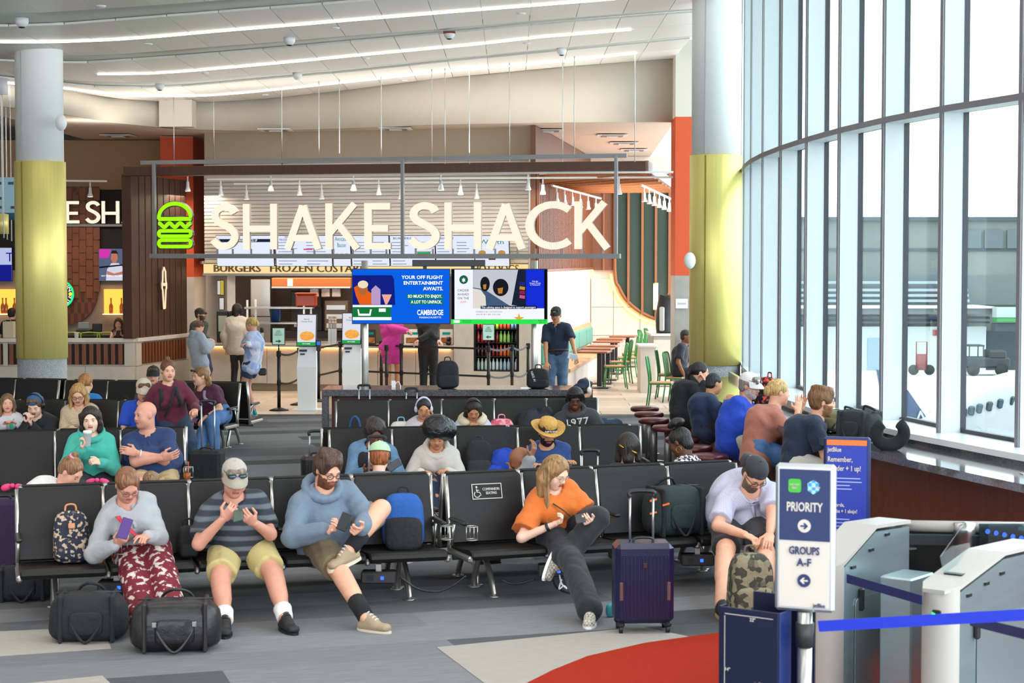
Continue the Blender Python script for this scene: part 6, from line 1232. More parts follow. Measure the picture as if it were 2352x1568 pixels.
def strap_path(pts, col, w_=.018, nm='strap', buckle=None):
 def fn(c):
  P = []
  for (sd, ht, fr) in pts:
   base = c['H'] + c['up'] * ht + c['bk'] * interp((0, .33, .7, 1), (0, .6, 1, .2), ht); rw_ = .16 * c['S'] * c['f']; dp = (.112 + .03 * (1 if .5 < ht < .85 else 0)) * c['S'] * (1 + c['fat'] * .7) + c['g'] + .03 + (.035 if c['sex'] == 'f' and .45 < ht < .9 and fr > 0 else 0)
   z_ = math.sqrt(max(0, 1 - min(1, abs(sd)) ** 2 * .75)); P.append(base + c['rt'] * sd * rw_ + c['fwd'] * fr * dp * z_)
  b = B(); b.tube(smooth_path(P, 5), .01, 6, flat=(w_, .004)); o = b.build(nm, cloth(col) if isinstance(col, str) else col, c['root'])
  if buckle: p = smooth_path(P, 5); q = p[int(len(p) * .5)]; B().box(tuple(q + c['fwd'] * .006), (.045, .008, .035), None, .004).build('buckle', mat('gold', '#c9a24a', .3, .9), o)
 return fn
def earring(col='#d9b25a', r=.022):
 def fn(c):
  for q in (-1, 1): h = c['hp']; B().tube([h(q * .082, -.004 + r * math.sin(a), -.04 - r + r * math.cos(a)) for a in np.linspace(0, 2 * PI, 18)[:-1]], .0022, 5, closed=True).build('earring', mat('gold', '#c9a24a', .3, .9), c['root'])
 return fn
def watch(k, col='#17171a'):
 def fn(c):
  sh, E, hp = c['arms'][k]; d = (hp - E).normalized(); p = hp - d * .035; u = d.orthogonal().normalized(); v = d.cross(u); B().tube([p + (u * math.cos(a) + v * math.sin(a)) * .031 * c['S'] for a in np.linspace(0, 2 * PI, 17)[:-1]], .008, 6, closed=True, flat=(.005, .012)).build('watch', mat('watch_' + col[1:], col, .4), c['root'])
 return fn
def chest_text(s, col, h=.06, ht=.66, w_=None, back=False):
 def fn(c):
  p = c['H'] + c['up'] * ht + c['bk'] * .9 + c['fwd'] * ((.112 * (1 + c['fat'] * .7) + .016) * c['S'] + c['g'] + .035); text(s, h, mat('print_' + col[1:], col, .7), c['root'], face_frame(p, -c['rt'], c['upn']), 'print', .004, width=w_)
 return fn
def at_body(fn_): return fn_
# ================================================================ THE PEOPLE
def FT(px, Y, z=.085): return Vector((xat(px, Y), Y, z))
def fa(key):
 M = BENCH[key][0]; v = M.to_3x3() @ Vector((0, -1, 0)); return math.degrees(math.atan2(v.x, -v.y))
def phone(label, p, up=(0, .5, 1), right=(1, 0, 0), col='#1b1b1f', nm='phone'):
 z_ = Vector(right).cross(Vector(up)).normalized(); t = thing(nm, label, 'phone', p); Mf = face_frame((0, 0, 0), right, up); B().box((0, 0, 0), (.075, .15, .009), Mf, .004).build('case', mat('case_' + col[1:], col, .35), t); B().box((0, 0, -.0055), (.066, .138, .002), Mf).build('display', mat('phone_glass', '#0b0c10', .1, emit=.15, ecol='#8fa4c4'), t); return t
tee = lambda col, **k: dict(m=cloth(col), sleeve='short', **k)
lng = lambda col, **k: dict(m=cloth(col), sleeve='long', **k)
bsh = dict(m=mat('shoe_black', '#17171a', .6, bump=.2, bscale=120), sole=mat('sole_black', '#101012', .7), laces=mat('lace_black', '#2c2c30', .7)); wsock = mat('sock_white', '#e8e8e8', .9); ksock = mat('sock_black', '#151517', .9)
wsh = dict(m=mat('shoe_white', '#d9d6d0', .6), sole=wht)
jean = mat('denim', '#4d74a8', .85, var=.2, vscale=9, bump=.35, bscale=14); djean = mat('denim_dark', '#27374f', .85, var=.2, vscale=9, bump=.35, bscale=14); blackp = cloth('#15161a')
def front():
 h = seat_pt('F1', 1, -.34); h = Vector((xat(318, h.y), h.y, .47)); Y = h.y; floral = mat('floral_red', '#6d1424', .8, col2='#cdbfb6', vscale=20, thr=(.54, .58), bump=.3, bscale=14)
 person('person in grey fleece jacket and red floral trousers reading a purple phone', h, at(292, 1112, Y - .28), fa('F1') + 4, 1.0, .12, 'f', 'ruddy', ('bun', '#8a5a3c'), (42, 12, 4), (at(266, 1250, Y - .44), at(338, 1232, Y - .42)), (FT(322, Y - .78, .09), FT(392, Y - .80, .09)), dict(m=cloth('#a2a4a8'), sleeve='long', g=.022, loose=.02, collar=True, vneck=.14, hem=-.1, name='fleece_jacket'), dict(m=floral, len=1.9, loose=.03, flare=.05), bsh, ('hold', 'point'), ((.4, .2, .8), (-.3, -.3, -.8)), extras=[glasses('#7a4a4a'), strap_path([(.5, 1.0, .8), (.4, .92, 1.25), (.1, .7, 1.4), (-.35, .46, 1.4), (-.8, .25, 1.2), (-1.05, .15, .4)], mat('strap_pink', '#9c2350', .7, col2='#d23a30', vscale=25), .024, 'bag_strap', True)], spine=.03)
 phone('purple phone in the hands of the grey fleece jacket wearer', at(287, 1213, Y - .50), (.35, .35, 1), (1, 0, -.3), '#4a2a78')
 h = seat_pt('F1', 2, -.34); h = Vector((xat(545, h.y), h.y, .48)); Y = h.y; polo = mat('polo_stripe', '#2a3038', .85, col2='#5d646c', kind='wavez', vscale=4.2, thr=(.45, .8), bump=.3, bscale=14)
 person('person in pale baseball cap, striped dark polo shirt and khaki shorts with phone', h, at(538, 1098, Y - .22), fa('F1') + 2, 1.06, .30, 'm', 'ruddy', ('short', '#8a7a6a'), (27, 2, 0), (at(512, 1192, Y - .46), at(583, 1200, Y - .46)), (FT(512, 12.62, .09), FT(650, 12.72, .09)), dict(m=polo, sleeve='short', g=.02, loose=.03, collar=True, cm=mat('polo_collar', '#27323f', .85), hem=-.08, name='polo_shirt'), dict(m=cloth('#bfae74'), len=.84, loose=.018, name='shorts'), dict(sock=wsock, sockh=.2, **bsh), ('hold', 'hold'), ((.5, .1, .6), (-.5, .1, .6)), ((.5, -.3, -.6), (-.5, -.3, -.6)), ((1.5, .8, .5), (-1.5, .8, .5)), extras=[cap_hat('#aba198', '#a89d8c', logo='#c0c0c8'), glasses('#1c2226', up=.075)], belly=.35)
 phone('dark phone with green edge held by the person in the pale cap', at(548, 1183, Y - .55), (.2, .9, .5), (1, 0, .25), '#2c4a40')
 h = seat_pt('F1', 3, -.34); h = Vector((xat(752, h.y), h.y, .48)); Y = h.y; nb = mat('shoe_tan', '#a08c72', .7, bump=.2, bscale=90)
 person('person in blue grey hoodie and brown shorts sitting with legs crossed', h, at(752, 1078, Y - .16), fa('F1') + 10, 1.08, .24, 'm', 'fair', ('fluffy', '#4a3020'), (26, 14, 0), (at(748, 1217, Y - .48), at(828, 1214, Y - .46)), (FT(838, 12.72, .09), at(803, 1262, Y - .50)), dict(m=cloth('#67788a'), sleeve='long', g=.03, loose=.03, hood=True, hem=-.12, name='hoodie'), dict(m=cloth('#76664c'), len=.85, loose=.016, name='shorts'), dict(m=nb, sole=mat('sole_cream', '#cfc6b0', .7), laces=wht, sock=ksock, sockh=.36), ('hold', 'point'), ((.3, -.5, .6), (-.5, -.4, .4)), ((.7, -.3, -.5), (-.7, -.2, -.3)), ((.2, 1, .5), (-.9, .55, .9)), foot_dir=((.9, -.55, 0), (-.75, -.55, -.28)), beard='#6e3f26', extras=[glasses('#23232b')], belly=.2)
 phone('black phone held by the blue grey hoodie wearer above the crossed leg', at(790, 1198, Y - .54), (.5, .5, .5), (.9, 0, -.35))
 h = seat_pt('F2', 1, -.34); h = Vector((xat(1288, h.y), h.y, .47)); Y = h.y
 person('person in orange shirt and black trousers with crossed legs and phone', h, at(1276, 1084, Y - .20), fa('F2') + 6, 1.03, .10, 'f', 'pale', ('long', '#9a7448', .30), (30, 24, 0), (at(1268, 1206, Y - .42), at(1352, 1198, Y - .42)), (FT(1357, 12.95, .09), at(1292, 1286, Y - .52)), dict(m=cloth('#cf6a24'), sleeve='short', g=.028, loose=.05, hem=-.16, name='t_shirt'), dict(m=cloth('#1b1f26'), len=1.97, loose=.018, flare=.04), dict(m=mat('shoe_check', '#cfc4b4', .7, col2='#8d8478', kind='check', vscale=60), sole=wht), ('hold', 'hold'), ((.3, -.3, .7), (-.4, -.2, .6)), ((.7, -.4, -.5), (-.6, -.4, -.4)), ((.1, 1, .5), (-.8, .7, .9)), foot_dir=((-.1, -1, 0), (-.35, -.55, -.75)), extras=[glasses('#b09a86'), strap_path([(.35, .97, .9), (.15, .8, 1), (-.05, .6, 1.05)], '#1a1a1e', .012, 'lanyard'), watch(0)])
 phone('grey phone held low by the orange shirt wearer', at(1333, 1190, Y - .52), (.4, .8, .35), (1, 0, .2), '#3c3c42')
 h = seat_pt('F2', 3, -.36); h = Vector((xat(1702, h.y), h.y, .48)); Y = h.y
 person('person in dark cap and pale lilac polo leaning over a camouflage backpack', h, at(1733, 1088, Y - .42), fa('F2') - 6, 1.08, .34, 'm', 'fair', ('buzz', '#4a3a2e'), (48, 8, 0), (at(1712, 1228, Y - .78), at(1768, 1226, Y - .78)), (FT(1660, 13.25, .09), FT(1765, 13.2, .09)), dict(m=mat('polo_lilac', '#c3c0d4', .85, col2='#b6b3c8', kind='check', vscale=90, bump=.3, bscale=12), sleeve='short', g=.02, loose=.03, collar=True, hem=-.1, name='polo_shirt'), dict(m=cloth('#2e2b2e'), len=.86, loose=.016, name='shorts'), dict(m=bsh['m'], sole=mat('sole_gum', '#a68a50', .7)), ('hold', 'relax'), ((.2, -.2, -.9), (-.2, -.2, -.9)), ((.8, .1, -.4), (-.8, .1, -.4)), ((.45, 1, .5), (-.35, 1, .5)), beard='#6a5a4a', extras=[cap_hat('#2e3036', '#1c1d22', True, '#9aa0a8'), glasses('#2a2a2e')], belly=.5, spine=.06)
front()
def twins():
 Y = 14.55
 person('person with pink scrunchie in white t-shirt, bending, behind the front bench', (xat(105, Y), Y, .47), at(163, 1082, Y - .02), 74, .98, .22, 'f', 'fair', ('top_bun', '#8e6440'), (38, -6, 0), (at(195, 1150, Y), at(170, 1160, Y + .2)), (FT(150, Y + .5), FT(180, Y + .5)), tee('#d6d3d2', g=.022, loose=.03, hem=-.08, name='t_shirt'), dict(m=djean, len=1.9), wsh, lod=1.1, spine=.08, extras=[lambda c: B().tube([c['hp'](.03 * math.cos(a), -.05 + .03 * math.sin(a), .112) for a in np.linspace(0, 2 * PI, 14)[:-1]], .012, 6, closed=True).build('scrunchie', cloth('#e88aa0'), c['root'])])
 Y = 14.75
 person('small person in red t-shirt low behind the front left bench, seen from behind', (xat(347, Y), Y, .42), at(347, 1108, Y), 180, .66, 0, 'm', 'fair', ('short', '#8a6a48'), (10, 0, 0), (None, None), (None, None), tee('#b04a4a', name='t_shirt'), dict(m=djean, len=1.8), wsh, lod=1.3)
 Y = 15.15
 person('person in mint green cap seen from behind', (xat(868, Y), Y, .45), at(872, 1052, Y + .05), 168, .88, 0, 'm', 'pale', ('fluffy', '#a2592c'), (14, 10, 0), (None, None), (None, None), tee('#5c6672', name='t_shirt'), dict(m=djean, len=1.8), wsh, lod=1.1, extras=[cap_hat('#a8d0a4', '#7fb488', k=1.2)])
 Y = 15.4; h_ = seat_pt('F2b', 1)
 person('person with gold hair clips in black top seen from behind', (xat(1440, Y), Y, .45), at(1443, 1028, Y + .03), 176, 1.0, .08, 'f', 'tan', ('bob', '#20140f'), (8, 0, 0), (None, None), (None, None), tee('#17181b', g=.02, name='shirt'), dict(m=blackp, len=1.9), bsh, lod=1.1, extras=[lambda c: [B().tube([c['hp'](x0, -.117, z0), c['hp'](x0 + .03, -.122, z0 - .02), c['hp'](x0 + .055, -.116, z0 - .032)], .006, 6).build('hair_clip', mat('gold', '#c9a24a', .3, .9), c['root']) for x0, z0 in ((-.075, .02), (-.03, .0), (.02, -.02))]])
 Y = 15.6
 person('person with hoop earrings and houndstooth top, in profile', (xat(1575, Y), Y, .45), at(1562, 1014, Y + .02), -118, 1.0, .1, 'f', 'dark', ('afro_puff', '#1b1614'), (24, -4, 0), (None, None), (None, None), dict(m=mat('houndstooth', '#e6d6da', .85, col2='#15151c', kind='check', vscale=34, stretch=(1, 1, 1)), sleeve='long', g=.022, name='blouse'), dict(m=blackp, len=1.9), bsh, lod=1.1, extras=[earring(r=.026), lambda c: B().tube([c['NB'] + (Matrix.Rotation(a, 3, c['upn']) @ c['fwd']) * .082 for a in np.linspace(0, 2 * PI, 18)[:-1]], .02, 6, closed=True).build('collar', cloth('#15151c'), c['root'])])
 Y = 15.7
 person('person in grey jacket bent forward with one hand on the head', (xat(1243, Y), Y, .45), at(1196, 1058, Y - .04), -84, 1.0, .02, 'm', 'brown', ('bald', '#4a4440'), (44, 0, 0), (at(1218, 1052, Y - .12), at(1175, 1098, Y - .1)), (None, None), lng('#8b8b90', g=.024, loose=.02, name='jacket'), dict(m=mat('blue_pant', '#1e46a8', .8), len=1.9), bsh, ('relax', 'relax'), ((-.6, .3, -.3), (-.5, .5, .3)), ((.3, .3, -.9), (-.3, .3, -.9)), lod=1.0, spine=.08)
twins()
def second():
 sg2 = .30
 h = seat_pt('R2', 0, -.34); h = Vector((xat(848, h.y), h.y, .46)); Y = h.y
 person('person with glasses in denim jacket over black tee, on phone', h, at(860, 992, Y - .2), fa('R2'), 1.0, .18, 'f', 'brown', ('curly', '#2c221c'), (32, 10, 0), (at(840, 1082, Y - .42), at(893, 1078, Y - .42)), (FT(830, Y - .75), FT(880, Y - .75)), tee('#141418', g=.016, loose=.02, hem=-.1, name='t_shirt'), dict(m=blackp, len=1.9), bsh, ('hold', 'hold'), ((.2, 0, .8), (-.2, 0, .8)), lod=1.25, extras=[glasses('#1c1c20'), jacket_open('#5f7f9e'), chest_text('KEEP', '#d9d9d9', .05, .6)])
 phone('black phone of the denim jacket wearer', at(905, 1068, Y - .5), (.8, .3, .4), (.5, 0, -.8))
 h = seat_pt('R2', 1, -.34); h = Vector((xat(1000, h.y), h.y, .46)); Y = h.y
 person('person in black satin bonnet and cream hoodie sitting with hands on the lap', h, at(1003, 1000, Y - .2), fa('R2') - 2, 1.0, .1, 'f', 'tan', ('bald', '#2a1a14'), (30, -4, 0), (at(968, 1086, Y - .40), at(1030, 1084, Y - .40)), (FT(990, Y - .72), FT(1022, Y - .72)), dict(m=cloth('#c5bdb4'), sleeve='long', g=.028, loose=.03, hood=True, hem=-.1, name='hoodie'), dict(m=mat('pyjama_navy', '#c98a6a', .8, col2='#182440', kind='voronoi', vscale=10, thr=(.18, .26)), len=1.9, loose=.025), bsh, ('relax', 'relax'), lod=1.2, extras=[bonnet])
 h = seat_pt('R2', 3, -.34); h = Vector((xat(1262, h.y), h.y, .46)); Y = h.y
 person('person in straw hat and navy t-shirt dozing with folded arms', h, at(1257, 992, Y - .12), fa('R2') + 2, 1.05, .22, 'm', 'tan', ('short', '#1a1412'), (24, 6, 0), (at(1290, 1068, Y - .36), at(1240, 1070, Y - .36)), (FT(1230, Y - .75), FT(1290, Y - .75)), tee('#1f3f78', g=.018, loose=.025, hem=-.08, name='t_shirt'), dict(m=djean, len=1.9), bsh, lod=1.2, beard='#1c1412', extras=[straw_hat], belly=.2)
 h = seat_pt('L1', 1, -.34); h = Vector((xat(205, h.y), h.y, .46)); Y = h.y
 person('person in turquoise hoodie drinking from a white paper cup', h, at(208, 962, Y - .12), fa('L1'), 1.0, .05, 'f', 'pale', ('curly_long', '#2a1a14'), (10, -4, 4), (at(188, 1030, Y - .33), at(230, 1062, Y - .34)), (FT(200, Y - .7), FT(245, Y - .7)), dict(m=cloth('#3fa898'), sleeve='long', g=.026, loose=.03, hood=True, hem=-.08, name='hoodie'), dict(m=blackp, len=1.9), bsh, ('hold', 'hold'), ((-.7, 0, .3), (-.6, -.5, 0)), lod=1.2, eyes='open', extras=[watch(1), glasses('#c08a80', up=0) if False else (lambda c: None)])
 cupt = thing('coffee_cup', 'white paper coffee cup at the lips of the turquoise hoodie wearer', 'cup', at(201, 1024, Y - .36)); B().lathe([(.028, 0), (.04, .12), (.042, .12), (.042, .13)], n=16).build('cup', wht, cupt); B().lathe([(.043, .125), (.043, .137), (.036, .15), (0, .15)], n=16).build('lid', mat('lid_white', '#f2f2f2', .3), cupt)
 h = seat_pt('L1', 2, -.34); h = Vector((xat(350, h.y), h.y, .47)); Y = h.y
 person('person in navy polo with crossed arms looking to the left', h, at(334, 952, Y - .08), fa('L1') - 4, 1.1, .34, 'm', 'ruddy', ('bald', '#8a6a58'), (4, -58, 0), (at(372, 1052, Y - .36), at(314, 1040, Y - .33)), (FT(325, Y - .78), FT(392, Y - .78)), dict(m=cloth('#17305c'), sleeve='short', g=.018, loose=.025, collar=True, hem=-.08, name='polo_shirt'), dict(m=cloth('#b59a70'), len=.85, loose=.016, name='shorts'), bsh, ('relax', 'relax'), ((.0, .9, .3), (.0, .9, -.3)), ((.9, .15, -.6), (-.9, .15, -.6)), lod=1.15, eyes='open', belly=.4, extras=[watch(1, '#d8d8dc')])
def jacket_open(col):
 def fn(c):
  m = mat('jacket_' + col[1:], col, .85, var=.25, vscale=12, bump=.35, bscale=14); rb = .0165 * c['lod']; allp = [c['H'], c['NB']] + [p for a in c['arms'] for p in a]; lo = Vector([min(p[i] for p in allp) - .25 for i in range(3)]); hi = Vector([max(p[i] for p in allp) + .25 for i in range(3)]); s = SDF(lo, hi, rb * .9)
  for (p, q, r1, r2) in c['tors']: s.ecap(p, q, (r1[0] + .035, r1[1] + .032), (r2[0] + .035, r2[1] + .032), c['rt'], .05)
  for (sh, E, hp) in c['arms']: s.cap(sh, c['NB'], .078, .065, .04); s.cap(sh, E, .082, .07, .03); s.cap(E, E.lerp(hp, .8), .07, .055, .02)
  s.ecap(c['H'] + c['fwd'] * .2 - c['upn'] * .2, c['NB'] + c['fwd'] * .16, (.085, .16), (.06, .1), c['rt'], .01, 'd'); s.cap(c['NB'] - c['upn'] * .05, c['C'], .07, .1, .01, 'd'); s.half(c['H'] - c['upn'] * .05, -c['upn']); V, Q = s.net(); link('open_jacket', np_mesh('jacket', [(V, Q, 0)], m), c['root'])
 return fn
def bonnet(c):
 h = c['hp']; s = SDF(c['C'] - Vector((.24,) * 3), c['C'] + Vector((.24,) * 3), .009)
 s.ell(h(0, -.03, .075), (.14, .15, .12), c['R3'], .02); s.ell(h(-.08, -.06, .03), (.12, .12, .11), c['R3'], .03);
 for i in range(14): a = i * .45; s.ell(h(.1 * math.cos(a), -.03 + .11 * math.sin(a), .1), (.028, .028, .05), None, .02)
 s.ell(h(0, .115, -.05), (.075, .085, .1), c['R3'], .01, 'd'); V, Q = s.net(); b = link('bonnet', np_mesh('bonnet', [(V, Q, 0)], mat('satin_black', '#121216', .33, bump=1., bscale=22)), c['root'])
 B().tube([h(.088 * math.sin(a), -.012 + .106 * math.cos(a), .045 + .0 * a) for a in np.linspace(-2.2, 2.2, 20)], .012, 6, flat=(.005, .012)).build('band', mat('satin_band', '#1a1a1e', .6), b)
def straw_hat(c):
 R4 = Matrix.Translation(c['C']) @ c['Rh'].to_4x4(); m = mat('straw', '#c99a4e', .8, var=.25, vscale=70, bump=.5, bscale=120); t = B().lathe([(.092, .045), (.09, .1), (.08, .135), (.05, .15), (.0, .14)], n=24, M=R4, sy=1.15).build('straw_hat', m, c['root'])
 b = B(); vs = []; fs = []; n = 32
 for r, k in ((.09, 0), (.13, 1), (.17, 2)):
  for j in range(n): a = 2 * PI * j / n; vs.append((r * math.cos(a), r * math.sin(a) * 1.12, .048 + (.035 * abs(math.cos(a)) ** 2 if k == 2 else .012 * abs(math.cos(a)) if k == 1 else 0)))
 for i in range(2):
  for j in range(n): fs.append((i * n + j, i * n + (j + 1) % n, (i + 1) * n + (j + 1) % n, (i + 1) * n + j))
 b.add(vs, fs, 0, True, R4); b.build('brim', m, t); B().lathe([(.094, .05), (.093, .078)], n=24, M=R4, sy=1.15).build('band', mat('hat_band', '#17171c', .7), t); text('PUERTO RICO', .018, wht, t, R4 @ face_frame((0, .112, .064), (-1, 0, 0)), 'print', .003, width=.12)
def neck_pillow(col):
 def fn(c):
  n = c['NB'] + c['upn'] * .03; P = [n + (Matrix.Rotation(a, 3, c['upn']) @ c['fwd']) * .12 * c['S'] for a in np.linspace(.5, 2 * PI - .5, 18)]; B().tube(P, [.035 + .03 * math.sin(PI * i / 17) ** .4 for i in range(18)], 12).build('neck_pillow', mat('pillow_' + col[1:], col, .95, bump=.4, bscale=80), c['root'])
 return fn
second()
def third():
 W = at
 h = seat_pt('L2', 0, -.34); Y = h.y - .1
 person('person with green and yellow backpack straps at the far left edge', (xat(14, Y), Y, .46), W(17, 925, Y - .05), fa('L2'), .85, 0, 'f', 'fair', ('long', '#7a5a3c', .12), (6, 20, 0), (W(10, 975, Y - .25), W(38, 972, Y - .25)), (FT(5, Y - .6), FT(35, Y - .6)), lng('#c9c6cc', g=.02, name='sweatshirt'), dict(m=djean, len=1.9), wsh, lod=1.5, eyes='open', extras=[strap_path([(-.6, .97, .7), (-.6, .7, 1), (-.7, .3, 1)], '#3fb58c', .025), strap_path([(.6, .97, .7), (.6, .7, 1), (.7, .3, 1)], '#d8c23a', .025)])
 h = seat_pt('L2', 1, -.34); Y = h.y
 person('person in backward blue cap and black headphones wearing a black jacket', (xat(85, Y), Y, .46), W(80, 930, Y - .15), fa('L2'), 1.05, .05, 'm', 'pale', ('short', '#6a4a30'), (28, 0, 0), (W(62, 972, Y - .36), W(74, 978, Y - .36)), (FT(70, Y - .7), FT(110, Y - .7)), lng('#17181c', g=.028, loose=.03, collar=True, name='jacket'), dict(m=djean, len=1.9), bsh, ('hold', 'hold'), ((-.5, 0, .5), (.5, 0, .5)), lod=1.4, extras=[cap_hat('#31557e', None, True), headphones('#17171a', .092), chest_text('SFD', '#c9a23a', .03, .62)])
 phone('dark phone held by the black hoodie in the blue cap', W(58, 977, Y - .45), (.3, .6, .5), (1, 0, -.3))
 h = seat_pt('L2', 2, -.34); Y = h.y
 person('person in glasses and cream knitted cardigan looking down', (xat(188, Y), Y, .46), W(180, 905, Y - .15), fa('L2') + 2, 1.0, .06, 'f', 'fair', ('long', '#b98e54', .3), (26, 6, 0), (W(165, 985, Y - .4), W(195, 985, Y - .4)), (FT(170, Y - .7), FT(205, Y - .7)), dict(m=mat('knit_cream', '#c9b294', .95, bump=.9, bscale=60), sleeve='long', g=.028, loose=.025, hem=-.08, vneck=.16, name='cardigan'), dict(m=djean, len=1.9), bsh, lod=1.4, extras=[glasses('#2a2226')])
 h = seat_pt('L2', 3, -.34); Y = h.y
 person('person in beige cap and bright blue shirt, half hidden behind the navy polo', (xat(322, Y), Y, .46), W(330, 896, Y - .1), fa('L2'), 1.05, .2, 'm', 'fair', ('short', '#6a4a30'), (20, 20, 0), (W(300, 985, Y - .35), W(340, 990, Y - .35)), (FT(310, Y - .7), FT(350, Y - .7)), tee('#1a49b8', g=.02, loose=.025, name='t_shirt'), dict(m=djean, len=1.9), bsh, lod=1.6, extras=[cap_hat('#c9bba8')])
 Y = 21.25
 person('person in maroon sweater with backpack straps holding a suitcase handle', (xat(398, Y), Y, .66), W(386, 850, Y - .12), 12, 1.0, .08, 'f', 'fair', ('top_bun', '#6a4326'), (8, 14, 0), (W(330, 990, Y - .2), W(448, 940, Y - .35)), (FT(405, Y - .45), FT(438, Y - .3)), lng('#5c1830', g=.022, loose=.02, hem=-.1, name='sweater'), dict(m=djean, len=1.9), wsh, ('relax', 'hold'), ((0, 0, -1), (0, 0, -1)), lod=1.35, eyes='open', extras=[strap_path([(-.5, .98, .7), (-.55, .8, 1), (-.7, .5, 1)], '#17181c', .026), strap_path([(.5, .98, .7), (.55, .8, 1), (.7, .5, 1)], '#17181c', .026), strap_path([(-.4, .96, 1), (0, .66, 1), (.55, .3, 1)], '#17181c', .016, 'bag_strap')])
 Y = 22.75
 person('person in blue jacket seen from behind in the third row left', (xat(200, Y), Y, .46), W(197, 880, Y), 176, 1.0, .1, 'f', 'fair', ('bun', '#a8713c'), (6, -8, 0), (None, None), (None, None), lng('#1d6fb0', g=.024, name='jacket'), dict(m=djean, len=1.8), bsh, lod=1.5)
 h = seat_pt('L3', 3, -.36); Y = h.y
 person('person in maroon v-neck tee and light jeans', (xat(497, Y), Y, .47), W(459, 864, Y - .1), -28, 1.03, .26, 'f', 'fair', ('pony_long', '#8a6238', .46, -1), (4, -22, 0), (W(440, 962, Y - .38), W(472, 958, Y - .38)), (FT(455, Y - .82), FT(492, Y - .72)), tee('#4a1630', g=.018, loose=.02, vneck=.09, hem=-.05, name='t_shirt'), dict(m=jean, len=1.93), bsh, ('hold', 'relax'), lod=1.4, eyes='open', extras=[glasses('#b05a4a', up=.085), watch(1), strap_path([(-.5, .98, .7), (-.55, .8, 1), (-.7, .5, 1)], '#8a8296', .022), strap_path([(.5, .98, .7), (.55, .8, 1), (.7, .5, 1)], '#3a3644', .022)])
 phone('purple wallet phone on the lap of the person in maroon v-neck tee', W(447, 965, Y - .5), (0, 1, .3), (1, 0, 0), '#5a3a6a')
 h = seat_pt('L3', 1, -.34); Y = h.y
 person('person in black cap peeking out behind the maroon sweater wearer', (xat(352, Y), Y, .47), W(352, 862, Y - .05), 4, 1.02, .1, 'm', 'fair', ('short', '#4a3626'), (4, 0, 0), (None, None), (None, None), tee('#4a4e58', name='t_shirt'), dict(m=djean, len=1.8), bsh, lod=1.5, eyes='open', extras=[cap_hat('#17181b')])
 h = seat_pt('R3', 1, -.34); Y = h.y
 person('person with white headphones in pale sweatshirt hand at the chin', (xat(972, Y), Y, .46), W(973, 938, Y - .08), fa('R3'), 1.0, 0, 'f', 'tan', ('bun', '#20161a'), (18, 0, 0), (W(960, 985, Y - .3), W(996, 962, Y - .22)), (FT(960, Y - .6), FT(990, Y - .6)), lng('#cfc8d0', g=.024, loose=.025, name='sweatshirt'), dict(m=djean, len=1.9), wsh, ('hold', 'hold'), ((0, 0, -1), (.5, .6, .3)), lod=1.3, extras=[headphones('#d9cfe6', .09)])
 h = seat_pt('R3', 2, -.34); Y = h.y
 person('person with black headphones and cream neck pillow looking down', (xat(1086, Y), Y, .46), W(1087, 940, Y - .16), fa('R3'), 1.0, .02, 'f', 'tan', ('bob', '#241812'), (38, 2, 0), (W(1065, 985, Y - .3), W(1110, 985, Y - .3)), (FT(1070, Y - .6), FT(1100, Y - .6)), tee('#c3c4d2', g=.022, loose=.03, name='t_shirt'), dict(m=djean, len=1.9), wsh, lod=1.3, extras=[headphones('#20222a', .092), neck_pillow('#dccdb2'), lambda c: [B().ball(tuple(c['H'] + c['up'] * .5 + c['fwd'] * .15 + c['rt'] * x), (.04, .012, .03), 10).build('print', mat('p_' + cc[1:], cc, .7), c['root']) for x, cc in ((-.07, '#c86ab8'), (0, '#d8c23a'), (.07, '#4aa0d0'))]])
 h = seat_pt('R3', 4, -.34); Y = h.y
 person('person in charcoal hoodie printed 1977', (xat(1328, Y), Y, .46), W(1321, 915, Y - .1), fa('R3') - 4, 1.1, .06, 'm', 'deep', ('braids', '#15110f', .02), (20, -2, 0), (W(1290, 985, Y - .36), W(1365, 985, Y - .34)), (FT(1300, Y - .7), FT(1350, Y - .7)), dict(m=cloth('#3a3b41'), sleeve='long', g=.03, loose=.03, hood=True, name='hoodie'), dict(m=blackp, len=1.9), bsh, lod=1.3, extras=[chest_text('1977', '#e4e0d6', .1, .74, .26)])
 Y = 22.95
 person('person in navy cap and white headphones behind the 1977 hoodie', (xat(1345, Y), Y, .46), W(1343, 893, Y), 130, .98, 0, 'm', 'fair', ('short', '#2a1c16'), (10, 0, 0), (None, None), (None, None), tee('#23262e', name='t_shirt'), dict(m=djean, len=1.8), bsh, lod=1.5, extras=[cap_hat('#1c2740', None, True), headphones('#e4dcd2', .092)])
third()
